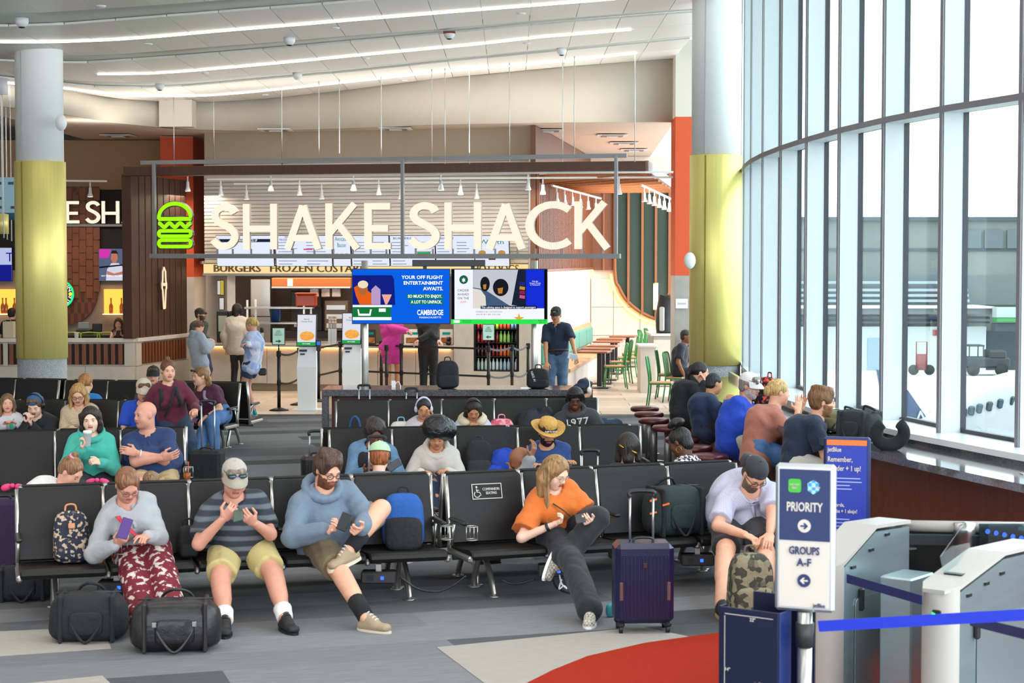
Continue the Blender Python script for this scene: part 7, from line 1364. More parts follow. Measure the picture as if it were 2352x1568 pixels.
def bar_people():
 W = at; hz = .74
 def bp(label, px, Y, head, face, **k):
  person(label, (xat(px, Y), Y, k.pop('hz', hz)), W(head[0], head[1], Y + k.pop('hdy', .05)), face, **k)
 Y = 16.3
 bp('person in navy t-shirt, nearest of those sitting at the window bar', 1838, Y, (1889, 922), 74, size=1.08, fat=.1, sk='fair', hair=('fluffy', '#7a5230'), hd=(8, 14, 0), hands=(W(1960, 1032, Y - .1), W(1940, 1010, Y + .35)), feet=(Vector((xat(1890, Y), Y - .05, .3)), Vector((xat(1880, Y + .3), Y + .25, .3))), top=tee('#16243c', g=.022, loose=.03, hem=-.17, name='t_shirt'), bottom=dict(m=cloth('#b9b4aa'), len=.85, loose=.016, name='shorts'), shoes=wsh, lod=1.1, spine=.05, eyes='open', beard='#8a6040')
 Y = 17.5
 bp('person in dusty pink top raising both hands at the window bar', 1745, Y, (1788, 900), 88, size=1.02, fat=.3, sex='f', sk='fair', hair=('bun', '#c9a468'), hd=(4, 12, 0), hands=(W(1832, 945, Y - .12), W(1838, 940, Y + .2)), feet=(Vector((xat(1800, Y), Y, .3)), Vector((xat(1800, Y), Y + .2, .3))), top=dict(m=cloth('#b0705f'), sleeve='34', g=.018, loose=.012, hem=-.17, name='top'), bottom=dict(m=jean, len=1.9), shoes=wsh, hand_pose=('flat', 'flat'), palm=((0, .8, .4), (0, -.8, .4)), elbow=((.3, .4, -.9), (-.3, .4, -.9)), lod=1.15, spine=.03)
 Y = 18.7
 bp('person in white cap with mirrored sunglasses and royal blue t-shirt at the window bar', 1690, Y, (1722, 886), 62, size=1.06, fat=.3, sk='ruddy', hair=('short', '#8a8078'), hd=(14, -6, 0), hands=(W(1740, 985, Y - .1), W(1770, 960, Y + .35)), feet=(Vector((xat(1730, Y), Y - .05, .3)), Vector((xat(1730, Y), Y + .25, .3))), top=tee('#1440b4', g=.022, loose=.035, hem=-.17, name='t_shirt'), bottom=dict(m=cloth('#b5ada2'), len=.86, loose=.016, name='shorts'), shoes=wsh, lod=1.15, belly=.3, beard='#b9a89c', extras=[cap_hat('#dcd8d6'), glasses('#7a3a44', up=.06)])
 Y = 20.2
 bp('person in navy t-shirt at the window bar between royal blue t-shirt and black hoodie', 1622, Y, (1640, 880), 92, size=.95, fat=.1, sk='tan', hair=('buzz', '#1a1512'), hd=(14, 20, 0), hands=(W(1672, 925, Y - .05), W(1680, 915, Y + .3)), feet=(Vector((xat(1660, Y), Y, .3)), Vector((xat(1660, Y), Y + .2, .3))), top=tee('#16284a', g=.022, loose=.03, hem=-.16, name='t_shirt'), bottom=dict(m=blackp, len=1.9), shoes=bsh, lod=1.2, spine=.05)
 Y = 21.6
 bp('person in black hoodie at the window bar resting chin on hand', 1568, Y, (1608, 855), 70, size=1.03, fat=.15, sex='f', sk='fair', hair=('pony', '#1d1512', .18), hd=(6, 20, 0), hands=(W(1618, 880, Y - .12), W(1640, 925, Y + .3)), feet=(Vector((xat(1600, Y), Y, .3)), Vector((xat(1600, Y), Y + .2, .3))), top=lng('#15161a', g=.028, loose=.03, hood=True, name='hoodie'), bottom=dict(m=blackp, len=1.9), shoes=bsh, hand_pose=('hold', 'relax'), palm=((-.3, .3, .5), (0, 0, -1)), elbow=((.5, .3, -.9), (-.5, -.6, -.5)), lod=1.2, spine=.05)
 Y = 33.2
 bp('person in dark shirt with sunglasses pushed up, partly hidden by the right column', 1560, Y, (1576, 772), 70, hz=.55, size=1.02, fat=.1, sk='brown', hair=('buzz', '#1a1512'), hd=(4, 0, 0), hands=(None, None), feet=(Vector((xat(1612, Y), Y, .09)), Vector((xat(1612, Y), Y + .2, .09))), top=tee('#1c1f2a', g=.022, loose=.03, name='shirt'), bottom=dict(m=blackp, len=1.9), shoes=bsh, lod=1.9)
bar_people()
def standing():
 W = at
 def st(label, px, Y, hy, face, size=1., hz=None, stride=0., hands=(None, None), **k):
  zh = W(px, hy, Y).z; sc_ = zh / 1.6; f_ = math.radians(face); fx, fy = math.sin(f_), -math.cos(f_); rx, ry = fy, -fx      # right of person in world
  X = xat(px, Y); hipz = .91 * sc_; ft = [Vector((X + s_ * .09 * -ry * 0 + s_ * (-.09) * (-fy) , Y + s_ * (-.09) * fx, .085)) + Vector((fx, fy, 0)) * (stride * s_) for s_ in (1, -1)]
  hx = k.pop('hx', 0.)
  return person(label, (X, Y, hipz), W(px + hx, hy, Y), face, size * sc_, feet=tuple(ft), hands=hands, knee=((.05, 1, 0), (-.05, 1, 0)), lod=k.pop('lod', 1.8), **k)
 st('person in dark cap and dark green jacket with folded arms by the counter', 460, 35.2, 722, 60, sk='fair', hair=('short', '#3a2a20'), hands=(W(478, 778, 34.9), W(462, 775, 35.0)), top=lng('#2f3a33', g=.03, loose=.03, name='jacket'), bottom=dict(m=djean, len=1.9), shoes=bsh, extras=[cap_hat('#1b1b1f', logo='#a03038')], beard='#4a3428', eyes='open', hd=(-4, 10, 0))
 st('person in pale blue grey hoodie looking at a phone by the counter', 458, 32.9, 750, 128, sex='f', sk='fair', hair=('bun', '#6a4630'), hands=(W(486, 790, 32.9), W(480, 785, 33.2)), top=lng('#9aa6b4', g=.045, loose=.05, hood=True, hem=-.28, name='hoodie'), bottom=dict(m=cloth('#c9a890'), len=.8, name='shorts'), shoes=wsh, hd=(22, 0, 0))
 st('person in cream fleece and black leggings at the counter', 545, 35.4, 712, 172, sex='f', sk='tan', hair=('bob', '#17110f'), top=lng('#c2b6a8', g=.04, loose=.04, hem=-.18, name='fleece'), bottom=dict(m=blackp, len=1.95, loose=.0), shoes=bsh)
 st('person in pastel floral blouse and navy shorts standing in profile', 577, 30.2, 744, -104, sex='f', sk='ruddy', fat=.08, hair=('bun', '#d0a860'), hands=(W(566, 790, 29.9), W(572, 800, 30.6)), top=dict(m=mat('floral_pastel', '#d9d4dc', .8, col2='#7f9cd0', kind='cells', vscale=11, bump=.3, bscale=14), sleeve='long', g=.03, loose=.03, hem=-.2, name='blouse'), bottom=dict(m=cloth('#22344e'), len=.55, loose=.016, name='shorts'), shoes=dict(m=mat('shoe_teal', '#1f8f94', .6), sole=wht), eyes='open', hd=(4, 0, 0), lod=1.6)
 st('person in bright pink sweater and shorts at the till', 900, 34.3, 722, 174, sex='f', sk='tan', hair=('long', '#15100f', .42), hands=(W(875, 800, 34.1), W(934, 760, 33.9)), top=lng('#d0379a', g=.035, loose=.04, hem=-.12, name='sweater'), bottom=dict(m=cloth('#cc3a98'), len=.6, loose=.016, name='shorts'), shoes=wsh)
 st('person dressed all in black standing at the till', 983, 34.2, 712, 178, sk='fair', hair=('short', '#1d1512'), hands=(W(962, 780, 33.9), W(1006, 780, 33.9)), top=lng('#1a1b1f', g=.024, loose=.02, name='shirt'), bottom=dict(m=blackp, len=1.95), shoes=bsh)
 st('person in black cap and navy polo walking past the queue with papers in hand', 1280, 31.2, 722, -12, sk='tan', hair=('short', '#17110f'), fat=.12, hands=(W(1255, 832, 30.9), W(1322, 815, 30.9)), stride=.12, top=dict(m=cloth('#16243e'), sleeve='short', g=.02, loose=.03, collar=True, hem=.04, name='polo_shirt'), bottom=dict(m=mat('denim_wash', '#5a7898', .85, col2='#3a5470', vscale=7), len=1.95, belt=True), shoes=bsh, hd=(12, -6, 0), extras=[cap_hat('#1b1c1f', logo='#9fc83a')], lod=1.5, hx=-3)
 st('person in purple tank top using a phone behind the ledge', 272, 36.5, 742, 4, sex='f', sk='pale', hair=('long', '#5a3826', .22), hands=(W(264, 768, 36.2), W(277, 768, 36.2)), top=dict(m=cloth('#3a1a38'), sleeve='none', g=.012, name='tank_top'), bottom=dict(m=djean, len=1.9), shoes=bsh, hand_pose=('hold', 'hold'), palm=((.3, .2, .8), (-.3, .2, .8)), hd=(18, 0, 0))
 st('person in black shirt seen from behind at the bar, left edge', 28, 36.4, 720, 168, sk='fair', hair=('short', '#1a1412'), top=tee('#18181b', g=.022, name='shirt'), bottom=dict(m=djean, len=1.9), shoes=bsh)
 phone('black phone of the person in the purple tank top', W(271, 766, 36.1), (0, .6, 1));
 t = thing('paper_tickets', 'white folded papers in the hand of the navy polo walker', 'papers', W(1314, 818, 30.75)); B().box((0, 0, 0), (.14, .01, .1), Matrix.Rotation(.3, 4, 'Y')).build('sheet', wht, t); B().box((.03, -.01, -.01), (.1, .006, .08), Matrix.Rotation(.1, 4, 'Y')).build('sheet', mat('ticket_blue', '#c3d2e6', .6), t)
 t = thing('shoulder_bag', 'small black bag hanging beside the floral blouse', 'handbag', W(603, 862, 30.2)); B().box((0, 0, .06), (.13, .07, .12), None, .02).build('bag', black, t); B().tube(smooth_path([(-.04, 0, .12), (-.1, .0, .5), (-.16, .02, .75)], 5), .006, 5).build('strap', black, t)
standing()
# ================================================================ WINDOW BAR, GRANITE BAR, STOOLS
gran = mat('granite_dark', '#4e4e52', .1, col2='#74747a', vscale=60, thr=(.4, .75), coat=.6); barw = mat('bar_wood', '#6a3220', .45, var=.15, vscale=4, stretch=(6, 6, .6))
BF = [(5.0, 9.2), (4.4, 10.5), (3.88, 11.8), (3.42, 13.2), (3.03, 14.6), (2.72, 16.0), (2.5, 17.5), (2.36, 19.0), (2.28, 20.6), (2.25, 22.4), (2.27, 24.4)]
BFv = smooth_path([(x, y, 0) for x, y in BF], 3)
def bn(i): a = BFv[max(i - 1, 0)]; c = BFv[min(i + 1, len(BFv) - 1)]; t = (c - a).normalized(); return Vector((t.y, -t.x, 0))
def band(d0, d1, z0, z1, i0=0, i1=None):
 idx = range(i0, (i1 or len(BFv))); b = B(); vs = []; k = 0
 for i in idx: p = BFv[i]; n_ = bn(i); vs += [(*(p + n_ * d0).xy, z0), (*(p + n_ * d1).xy, z0), (*(p + n_ * d1).xy, z1), (*(p + n_ * d0).xy, z1)]; k += 1
 fs = [(q * 4 + j, q * 4 + 4 + j, q * 4 + 4 + (j + 1) % 4, q * 4 + (j + 1) % 4) for q in range(k - 1) for j in range(4)] + [(0, 1, 2, 3), (4 * k - 1, 4 * k - 2, 4 * k - 3, 4 * k - 4)]
 return b.add(vs, fs)
t = thing('window_bar', 'long curved granite bar with wood front running along the windows', 'bar counter', (0, 0, 0)); band(0, .62, .97, 1.03).build('worktop', gran, t); band(.62, .66, .97, 1.1).build('upstand', gran, t)
n = len(BFv); st_ = 5
for i in range(0, n - 1, st_): band(.34, .38, .1, .97, i, min(i + st_ + 1, n)).build('front_panel', barw, t)
band(.4, .44, 0, .1).build('toe_kick', black, t); p = BFv[-1]; B().box((p.x + .3, p.y + .02, .5), (.6, .05, 1.0)).build('end_panel', barw, t)
for i in (9, 14, 18): q = BFv[i] + bn(i) * .4; tag(B().box((q.x, q.y, 1.033), (.16, .1, .006), None, .002).build('power_plate', steel), 'flush steel power plate on the window bar, %s' % {9: 'nearest', 14: 'middle', 18: 'farthest'}[i], 'power outlet', 'bar power plates')
maroon = mat('maroon_vinyl', '#5a1c22', .35, coat=.2); sp = mat('stool_post', '#8d8c8e', .35, .7); stl = [None]
for i, (f_, lab) in enumerate(((15.95, 'under the nearest navy t-shirt'), (17.15, 'under the pink top'), (18.35, 'under the blue t-shirt'), (19.2, 'empty, between the blue and navy t-shirts'), (20.1, 'under the navy t-shirt beside the black hoodie'), (21.5, 'under the black hoodie wearer'), (22.5, 'empty, just behind the black hoodie wearer'), (23.4, 'empty, second behind the black hoodie wearer'), (24.3, 'farthest, at the end of the bar'))):
 x = interp([q.y for q in BFv], [q.x for q in BFv], f_) - (.42 if i < 6 else .5)
 if stl[0] is None:
  t = thing('bar_stool', '', 'stool', group='maroon bar stools'); B().lathe([(0, .57), (.17, .575), (.19, .59), (.19, .62), (.17, .64), (0, .645)], n=22).build('seat', maroon, t); B().tube([(0, 0, .02), (0, 0, .57)], .045, 14).build('post', sp, t); B().lathe([(.2, 0), (.2, .012), (.05, .022)], n=22).build('base', sp, t); stl[0] = t
 else: t = copy_tree(stl[0])
 t.location = (x, f_, 0); t['label'] = 'maroon round bar stool ' + lab
GY = 23.55; gA, gB = pp(738, GY), pp(1362, GY); t = thing('granite_bar', 'freestanding dark granite laptop bar behind the third row of seats', 'bar counter', (gA.x, GY, 0)); GW = gB.x - gA.x; GZ = zat(895, GY)
B().box((GW / 2, .4, GZ - .04), (GW, .82, .085), None, .004).build('worktop', gran, t); B().box((.04, .4, GZ / 2 - .04), (.08, .8, GZ - .08)).build('end_leg', gran, t); B().box((GW - .04, .4, GZ / 2 - .04), (.08, .8, GZ - .08)).build('end_leg', gran, t); B().box((GW / 2, .3, GZ / 2 - .04), (GW - .2, .04, GZ - .1)).build('front_panel', barw, t)
B().box((GW / 2 + .9, .35, GZ + .006), (.16, .1, .008)).build('power_plate', steel, t)
tag(B().tube(smooth_path([at(905, 885, 23.9), at(915, 876, 23.9), at(920, 890, 23.9), at(908, 893, 23.8), at(925, 900, 23.7), at(935, 905, 23.5)], 5), .006, 5).box(tuple(at(904, 882, 23.9)), (.05, .04, .09)).build('charger_cable', wht), 'tangled white charger cable on the granite bar', 'cable')
# ================================================================ LUGGAGE
def puff(b, c, r, e=.45, M=None, mi=0, n=20, wr=0., taper=0.):
 vs = []; fs = []; k = n // 2; sg = lambda v: (abs(v) ** e) * (1 if v >= 0 else -1)
 for i in range(k + 1):
  v = -PI / 2 + PI * i / k
  for j in range(n):
   u = 2 * PI * j / n; w_ = 1 + wr * math.sin(5 * u + 3 * v) * math.cos(4 * v); tz = 1 - taper * (math.sin(v) * .5 + .5)
   vs.append((c[0] + r[0] * sg(math.cos(v)) * sg(math.cos(u)) * w_ * tz, c[1] + r[1] * sg(math.cos(v)) * sg(math.sin(u)) * w_ * tz, c[2] + r[2] * sg(math.sin(v)) * w_))
 for i in range(k):
  for j in range(n): fs.append((i * n + j, i * n + (j + 1) % n, (i + 1) * n + (j + 1) % n, (i + 1) * n + j))
 return b.add(vs, fs, mi, True, M)
fab = lambda col, **k: mat('fab_' + col[1:] + ''.join(map(str, k.values())), col, k.pop('rough', .8), bump=.4, bscale=30, **k)
def backpack(label, p, w_, h_, d_, m, rz=0., m2=None, ph=.45, strap=None, tilt=0., nm='backpack'):
 t = thing(nm, label, 'backpack', p, rz); t.rotation_euler = (tilt, 0, rz); m2 = m2 or m
 puff(B(), (0, 0, h_ / 2), (w_ / 2, d_ / 2, h_ / 2), .5, None, 0, 24, .015, .22).build('body', m, t); puff(B(), (0, -d_ * .42, h_ * .27), (w_ * .4, d_ * .2, h_ * ph / 2), .45, None, 0, 18, .01).build('front_pocket', m2, t)
 B().tube(smooth_path([(-.04, .03, h_ * .97), (-.03, .03, h_ + .04), (.03, .03, h_ + .04), (.04, .03, h_ * .97)], 4), .008, 6).build('handle', strap or m2, t)
 for q in (-1, 1): B().tube(smooth_path([(q * w_ * .2, d_ * .38, h_ * .95), (q * w_ * .3, d_ * .62, h_ * .6), (q * w_ * .36, d_ * .5, h_ * .1)], 4), .01, 6, flat=(.025, .008)).build('strap', strap or m2, t)
 B().tube([(w_ * .42 * math.cos(a), -d_ * .2, h_ * .5 + h_ * .38 * math.sin(a)) for a in np.linspace(.1, PI - .1, 14)], .004, 5).build('zip', mat('zip_dark', '#2a2a2c', .5), t); return t
def duffel(label, p, L, h_, d_, m, rz=0., hm=None, cat='duffel bag', nm='duffel_bag', loops=True):
 t = thing(nm, label, cat, p, rz); hm = hm or m; puff(B(), (0, 0, h_ / 2), (L / 2, d_ / 2, h_ / 2), .55, None, 0, 28, .02, .18).build('body', m, t)
 for q in (-1, 1):
  B().tube(smooth_path([(-L * .18, q * d_ * .44, h_ * .55), (-L * .15, q * d_ * .5, h_ * (.95 if q > 0 else .35)), (0, q * d_ * (.3 if q > 0 else .58), h_ * (1.12 if q > 0 else .05)), (L * .15, q * d_ * .5, h_ * (.95 if q > 0 else .35)), (L * .18, q * d_ * .44, h_ * .55)], 5), .011, 7).build('handle', hm, t)
  B().box((q * L * .3, 0, h_ * .5), (.03, d_ * .96, h_ * .97), None, .01).build('band', hm, t)
 B().tube([(-L * .38, 0, h_ * .985), (L * .38, 0, h_ * .985)], .006, 5).build('zip', mat('zip_dark', '#2a2a2c', .5), t); puff(B(), (0, -d_ * .45, h_ * .42), (L * .2, .02, h_ * .25), .4, None, 0, 14).build('pocket', m, t); return t
def suitcase(label, p, w_, h_, d_, m, rz=0., ext=.0, hcol=None, ribs=0, nm='suitcase', z0=.07):
 t = thing(nm, label, 'suitcase', p, rz); B().box((0, 0, z0 + (h_ - z0) / 2), (w_, d_, h_ - z0), None, .035).build('shell', m, t); am_ = mat('handle_alu', '#b9bac0', .3, .8); hm = hcol or black
 for i in range(ribs): B().box((-w_ * .42 + (i + .5) * w_ * .84 / ribs, -d_ / 2 - .001, h_ * .52), (w_ * .84 / ribs * .45, .008, h_ * .72), None, .003).build('rib', m, t)
 for sx_ in (-1, 1):
  for sy_ in (-1, 1): B().tube([(sx_ * w_ * .4 - .012, sy_ * d_ * .35, .028), (sx_ * w_ * .4 + .012, sy_ * d_ * .35, .028)], .028, 12).build('wheel', black, t); B().box((sx_ * w_ * .4, sy_ * d_ * .35, .062), (.05, .05, .035), None, .01).build('caster', black, t)
 if ext:
  for q in (-1, 1): B().tube([(q * w_ * .2, d_ * .25, h_ - .02), (q * w_ * .2, d_ * .25, h_ + ext)], .009, 6).build('handle_tube', am_, t)
  B().tube(smooth_path([(-w_ * .2, d_ * .25, h_ + ext - .02), (-w_ * .19, d_ * .25, h_ + ext + .02), (w_ * .19, d_ * .25, h_ + ext + .02), (w_ * .2, d_ * .25, h_ + ext - .02)], 4), .016, 8).build('grip', hm, t)
 B().tube(smooth_path([(-w_ * .16, -d_ * .1, h_ - .01), (-w_ * .14, -d_ * .1, h_ + .025), (w_ * .14, -d_ * .1, h_ + .025), (w_ * .16, -d_ * .1, h_ - .01)], 4), .01, 6).build('carry_handle', black, t); return t
def on(key, px, z=.385, y=-.35): h = seat_pt(key, 0, y); M, p_, n_ = BENCH[key]; d = M.to_3x3() @ Vector((1, 0, 0)); o = M @ Vector((0, y, 0)); k = ((px - CX) / F * o.y - o.x) / (d.x - (px - CX) / F * d.y); q = o + d * k; return Vector((q.x, q.y, z))
rzF1 = math.radians(16); blk = fab('#18181b')
t = backpack('small navy backpack with colourful print and tan straps on the first seat', on('F1', 158, .385, -.30), .29, .38, .16, fab('#1f2438', col2='#c0a68a', kind='cells', vscale=55, thr=(.72, .76)), rzF1, None, .42, fab('#d08a60'), -.12); B().box((0, -.105, .27), (.05, .012, .04), None, .006).build('badge', mat('badge_tan', '#c98a62', .5), t); B().tube(smooth_path([(.13, 0, .12), (.2, -.06, .1), (.21, -.08, .01), (.15, -.08, .0)], 5), .01, 6, flat=(.02, .006)).build('side_strap', fab('#d08a60'), t)
duffel('plain black duffel bag on the floor under the first seats', FT(196, 12.42, .0), .58, .33, .34, blk, .1)
t = duffel('shiny black leather weekender bag on the floor at the pale cap wearer feet', FT(398, 12.12, .0), .66, .34, .36, mat('leather_black', '#1c1a1b', .38, bump=.3, bscale=18), .12, mat('leather_black2', '#232021', .4)); B().box((.1, -.19, .2), (.06, .01, .03)).build('patch', mat('leather_black2'), t)
for q in (-1, 1): B().box((q * .13, -.195, .2), (.03, .012, .035), None, .004).build('buckle', steel, t)
backpack('royal blue and black sports backpack beside the blue grey hoodie wearer', on('F1', 925, .385, -.30), .36, .42, .26, fab('#1d58a8', col2='#17467f', vscale=3), rzF1 - .2, blk, .6, blk, -.1)
backpack('small black bag with gold zips squeezed between the first two people', on('F1', 428, .385, -.3), .17, .24, .14, blk, rzF1, None, .4)
t = duffel('large dark green duffel bag with orange tabs on the front right bench', on('F2', 1552, .385, -.33), .56, .4, .36, fab('#1d2e2c', col2='#152220', vscale=4), math.radians(20), blk)
for x, z in ((-.2, .36), (-.22, .26), (-.1, .3)): B().box((x, -.17, z), (.06, .01, .014), Matrix.Rotation(-.2, 4, 'Y')).build('tab', mat('tab_orange', '#d8661e', .6), t)
t = suitcase('glossy dark blue ribbed suitcase with raised handle in front of the right bench', FT(1478, 12.72, .0), .41, .63, .27, mat('blue_shell', '#0b1440', .28, coat=.15, col2='#12102e', vscale=1.4), .06, .32, None, 13); B().box((.0, -.14, .48), (.03, .008, .035), None, .003).build('badge', mat('badge_red', '#3a1414', .4), t)
for q in (-1, 1): B().box((q * .165, -.139, .3), (.025, .01, .13), None, .006).build('corner_guard', mat('guard', '#5e3c38', .5), t)
tag(backpack('camouflage backpack standing on the floor between the lilac polo wearer feet', FT(1728, 13.02, .0), .36, .5, .26, fab('#8d8468', col2='#3f3d33', kind='cells', vscale=26, thr=(.35, .6)), .12, None, .55, fab('#6a6450')))
puff(B(), (0, 0, .05), (.04, .03, .05), .8).build('plush_keyring', mat('plush_teal', '#3f9aa8', .8), None, Matrix.Translation(FT(1405, 13.2, .0))); tag(COL.objects[-1] if COL.objects[-1].name.startswith('plush') else bpy.data.objects['plush_keyring'], 'small teal plush key ring on the floor beside the blue suitcase', 'toy')
duffel('black soft bag on the carpet at the left edge of the picture', FT(45, 13.9, .0), .5, .26, .3, fab('#16171d'), .2)
suitcase('purple fabric suitcase with pink bow at the left edge', FT(2, 14.75, .0), .36, .66, .26, fab('#2e1a40'), .15)
pk = mat('ribbon_pink', '#e0397a', .5)
for px, py, Y, lab in ((30, 1117, 14.7, 'bright pink ribbon bow tied on the purple suitcase'), (224, 1104, 15.4, 'bright pink ribbon bow on the blue bag behind the front bench')):
 t = thing('ribbon_bow', lab, 'ribbon', at(px, py + 6, Y))
 for q in (-1, 1): puff(B(), (q * .05, 0, .03), (.045, .025, .028), .8, Matrix.Rotation(q * .3, 4, 'Y'), 0, 12).build('loop', pk, t)
 puff(B(), (0, -.02, .03), (.02, .02, .02), .9, None, 0, 10).build('knot', pk, t)
duffel('blue bag behind the front bench carrying a pink bow', FT(222, 15.45, .522), .24, .17, .2, fab('#1c4f8a'), 0); suitcase('blue suitcase standing behind the front bench under the blue bag', FT(222, 15.45, .0), .36, .52, .25, fab('#1a3f70'), 0)
suitcase('black cabin suitcase whose long handle the maroon sweater wearer holds', FT(472, 19.6, .0), .36, .55, .25, blk, -.1, .5)
suitcase('black suitcase with raised black handle in front of the denim jacket wearer', FT(863, 16.6, .0), .36, .56, .24, blk, 0, .40, fab('#2a2c30'))
suitcase('black suitcase with raised handle beside the straw hat wearer', FT(1356, 16.7, .0), .36, .54, .24, blk, 0, .28)
suitcase('dark ribbed suitcase standing at the left end of the second row right bench', FT(724, 18.6, .0), .3, .6, .24, mat('shell_dark', '#1c1a1c', .4), .2, .22, None, 5)
for px, lab in ((835, 'left'), (944, 'right')): suitcase(lab + ' suitcase behind the third row, only its silver handle visible', FT(px, 22.95, .0), .34, .55, .22, blk, 0, .44 if lab == 'left' else .4)
backpack('black backpack leaning on the empty seat beside the straw hat wearer', on('R2', 1100, .385, -.3), .32, .42, .2, blk, .1, fab('#26282c'), .5, None, -.2)
t = thing('blue_jacket', 'crumpled royal blue jacket on the seat next to the black backpack', 'jacket', on('R2', 1160, .385, -.28)); puff(B(), (0, 0, .16), (.16, .14, .17), .8, None, 0, 24, .12).build('body', fab('#1540b0'), t); puff(B(), (-.1, -.1, .1), (.1, .07, .09), .9, None, 0, 16, .1).build('sleeve', fab('#1540b0'), t)
backpack('white plush backpack on the seat beside the white headphones wearer', on('R3', 920, .385, -.32), .3, .3, .16, fab('#dcd8d0'), 0, fab('#e2ded6'), .5, fab('#7fb8d8'))
t = duffel('navy tote bag with tall blue loop handles on the third row seat', on('R3', 814, .385, -.3), .32, .16, .18, fab('#16355c'), 0, None, 'tote bag', 'tote_bag')
for q in (-1, 1): B().tube(smooth_path([(-.07, q * .04, .14), (-.05, q * .04, .3), (0, q * .04, .36), (.05, q * .04, .3), (.07, q * .04, .14)], 5), .01, 7).build('tall_handle', fab('#1f4f80'), t)
backpack('pink and white patterned drawstring backpack on the third row', on('R3', 1152, .385, -.3), .34, .32, .22, fab('#d95f72', col2='#f0aab0', kind='noise', vscale=16, thr=(.45, .55)), 0, None, .6)
t = thing('jacket_pile', 'heap of dark jackets on the third row seat beside the 1977 hoodie', 'jacket', on('R3', 1232, .385, -.25)); puff(B(), (0, 0, .2), (.24, .18, .22), .85, None, 0, 28, .12).build('body', fab('#2a2c36'), t); puff(B(), (.1, -.02, .36), (.1, .09, .1), .9, None, 0, 20, .1).build('hood', fab('#20222a'), t); puff(B(), (.17, -.08, .2), (.05, .05, .12), .9, None, 0, 16, .1).build('fur_trim', mat('fur_dark', '#2c2826', .95, bump=1, bscale=90), t)
backpack('black backpack lying on the seat behind the knitted cardigan wearer', Vector((xat(283, 22.6), 22.6, .385)), .36, .46, .24, blk)
backpack('tall black backpack standing on the granite bar', Vector((xat(1028, 23.8), 23.8, GZ + .003)), .33, .36, .2, blk, .1, fab('#1d1d21'))
t = backpack('black backpack with white lettered strap on the right of the granite bar', Vector((xat(1236, 23.8), 23.8, GZ + .003)), .33, .26, .2, blk, -.1); text('NIKE AIR', .03, wht, t, face_frame((-.05, -.12, .15), (.35, 0, -1)), 'lettering', .003)
def BQ(f_, d_): i = min(range(len(BFv)), key=lambda q: abs(BFv[q].y - f_)); q = BFv[i] + bn(i) * d_; return Vector((q.x, q.y, 1.034))
t = duffel('black weekender bag standing on the window bar', BQ(15.3, .26) + Vector((-.08, .1, 0)), .46, .27, .26, fab('#1c2426'), -.9)
pl = thing('travel_pillow', 'dark u-shaped travel pillow leaning on the black weekender bag', 'pillow', Vector((xat(2040, 14.95), 14.95, 1.034))); B().tube([Vector((.03, .02 - .1 * math.sin(a) * .3, .14)) + Vector((.115 * math.cos(a), 0, .1 * math.sin(a))) for a in np.linspace(2.2, 2 * PI + .9, 22)], [.045 + .012 * math.sin(PI * i / 21) for i in range(22)], 12).build('pillow', mat('pillow_dark', '#1b2224', .95, bump=.4, bscale=80), pl); B().tube([(.1, 0, .26), (.14, 0, .28)], .006, 5).build('snap_cord', mat('zip_dark'), pl)
t = duffel('khaki quilted puffer bag on the window bar', BQ(16.3, .34), .4, .2, .28, mat('quilt_khaki', '#8f8a68', .8, kind='check', vscale=16, col2='#868060', bump=.6, bscale=12), -.9, fab('#2a3340'))
t = thing('handbag', 'small black handbag with gold clasp on the window bar by the black hoodie', 'handbag', BQ(20.3, .3)); puff(B(), (0, 0, .08), (.1, .06, .08), .6, None, 0, 18).build('body', black, t); B().tube(smooth_path([(-.06, 0, .14), (-.03, 0, .27), (.03, 0, .27), (.06, 0, .14)], 5), .008, 6).build('handle', black, t); B().box((.02, -.062, .09), (.03, .008, .02)).build('clasp', mat('gold'), t)
backpack('dark backpack with bright floral print on the window bar behind the white cap', BQ(18.9, .3), .24, .34, .18, fab('#15161d', col2='#d8402a', kind='cells', vscale=40, thr=(.78, .8)), -1.2)
t = thing('iced_drink', 'clear cup of iced orange drink with red straw in the bench cup holder', 'cup', at(430, 1102, 17.7)); B().lathe([(.03, 0), (.042, .11), (.044, .11), (.044, .115)], n=16).build('cup', glass('cup_clear', '#f4efe8', .05, .1), t); B().lathe([(.028, .004), (.036, .07), (0, .07)], n=16).build('drink', mat('iced_tea', '#c8672a', .2), t); B().tube([(0, 0, .03), (.015, 0, .18)], .004, 5).build('straw', mat('straw_red', '#d8303a', .4), t)
# ================================================================ BOARDING GATES, SIGNS, SIZER
navy = mat('navy_print', '#16285a', .45); creamp = mat('cream_print', '#cfc7bc', .5); blu_s = mat('jet_blue', '#122f9c', .4); cf = mat('frame_silver', '#c3c7c9', .3, .8)
def floor_sign(nm, label, px, Y, zb, zt, w_, rz, face_m, edge_m, post=True):
 t = thing(nm, label, 'sign', (xat(px, Y), Y, 0), rz); h_ = zt - zb; Mf = face_frame((0, 0, (zb + zt) / 2), (1, 0, 0)); B().box((0, 0, -.025), (w_, h_, .05), Mf, .014).build('frame', edge_m, t); B().box((0, 0, .002), (w_ - .045, h_ - .045, .005), Mf).build('face', face_m, t); return t, Mf, h_
PYs = 8.3; zt, zb = zat(1066, PYs), zat(1405, PYs); t, Mf, h_ = floor_sign('priority_sign', 'tall silver framed priority boarding sign with navy top half', 1852, PYs, zb, zt, .275, math.radians(-20), creamp, cf)
B().box((0, h_ * .225, .006), (.232, h_ * .48, .004), Mf).build('face', navy, t); T_ = lambda x, y, z=.009: Mf @ Matrix.Translation((x, y, z))
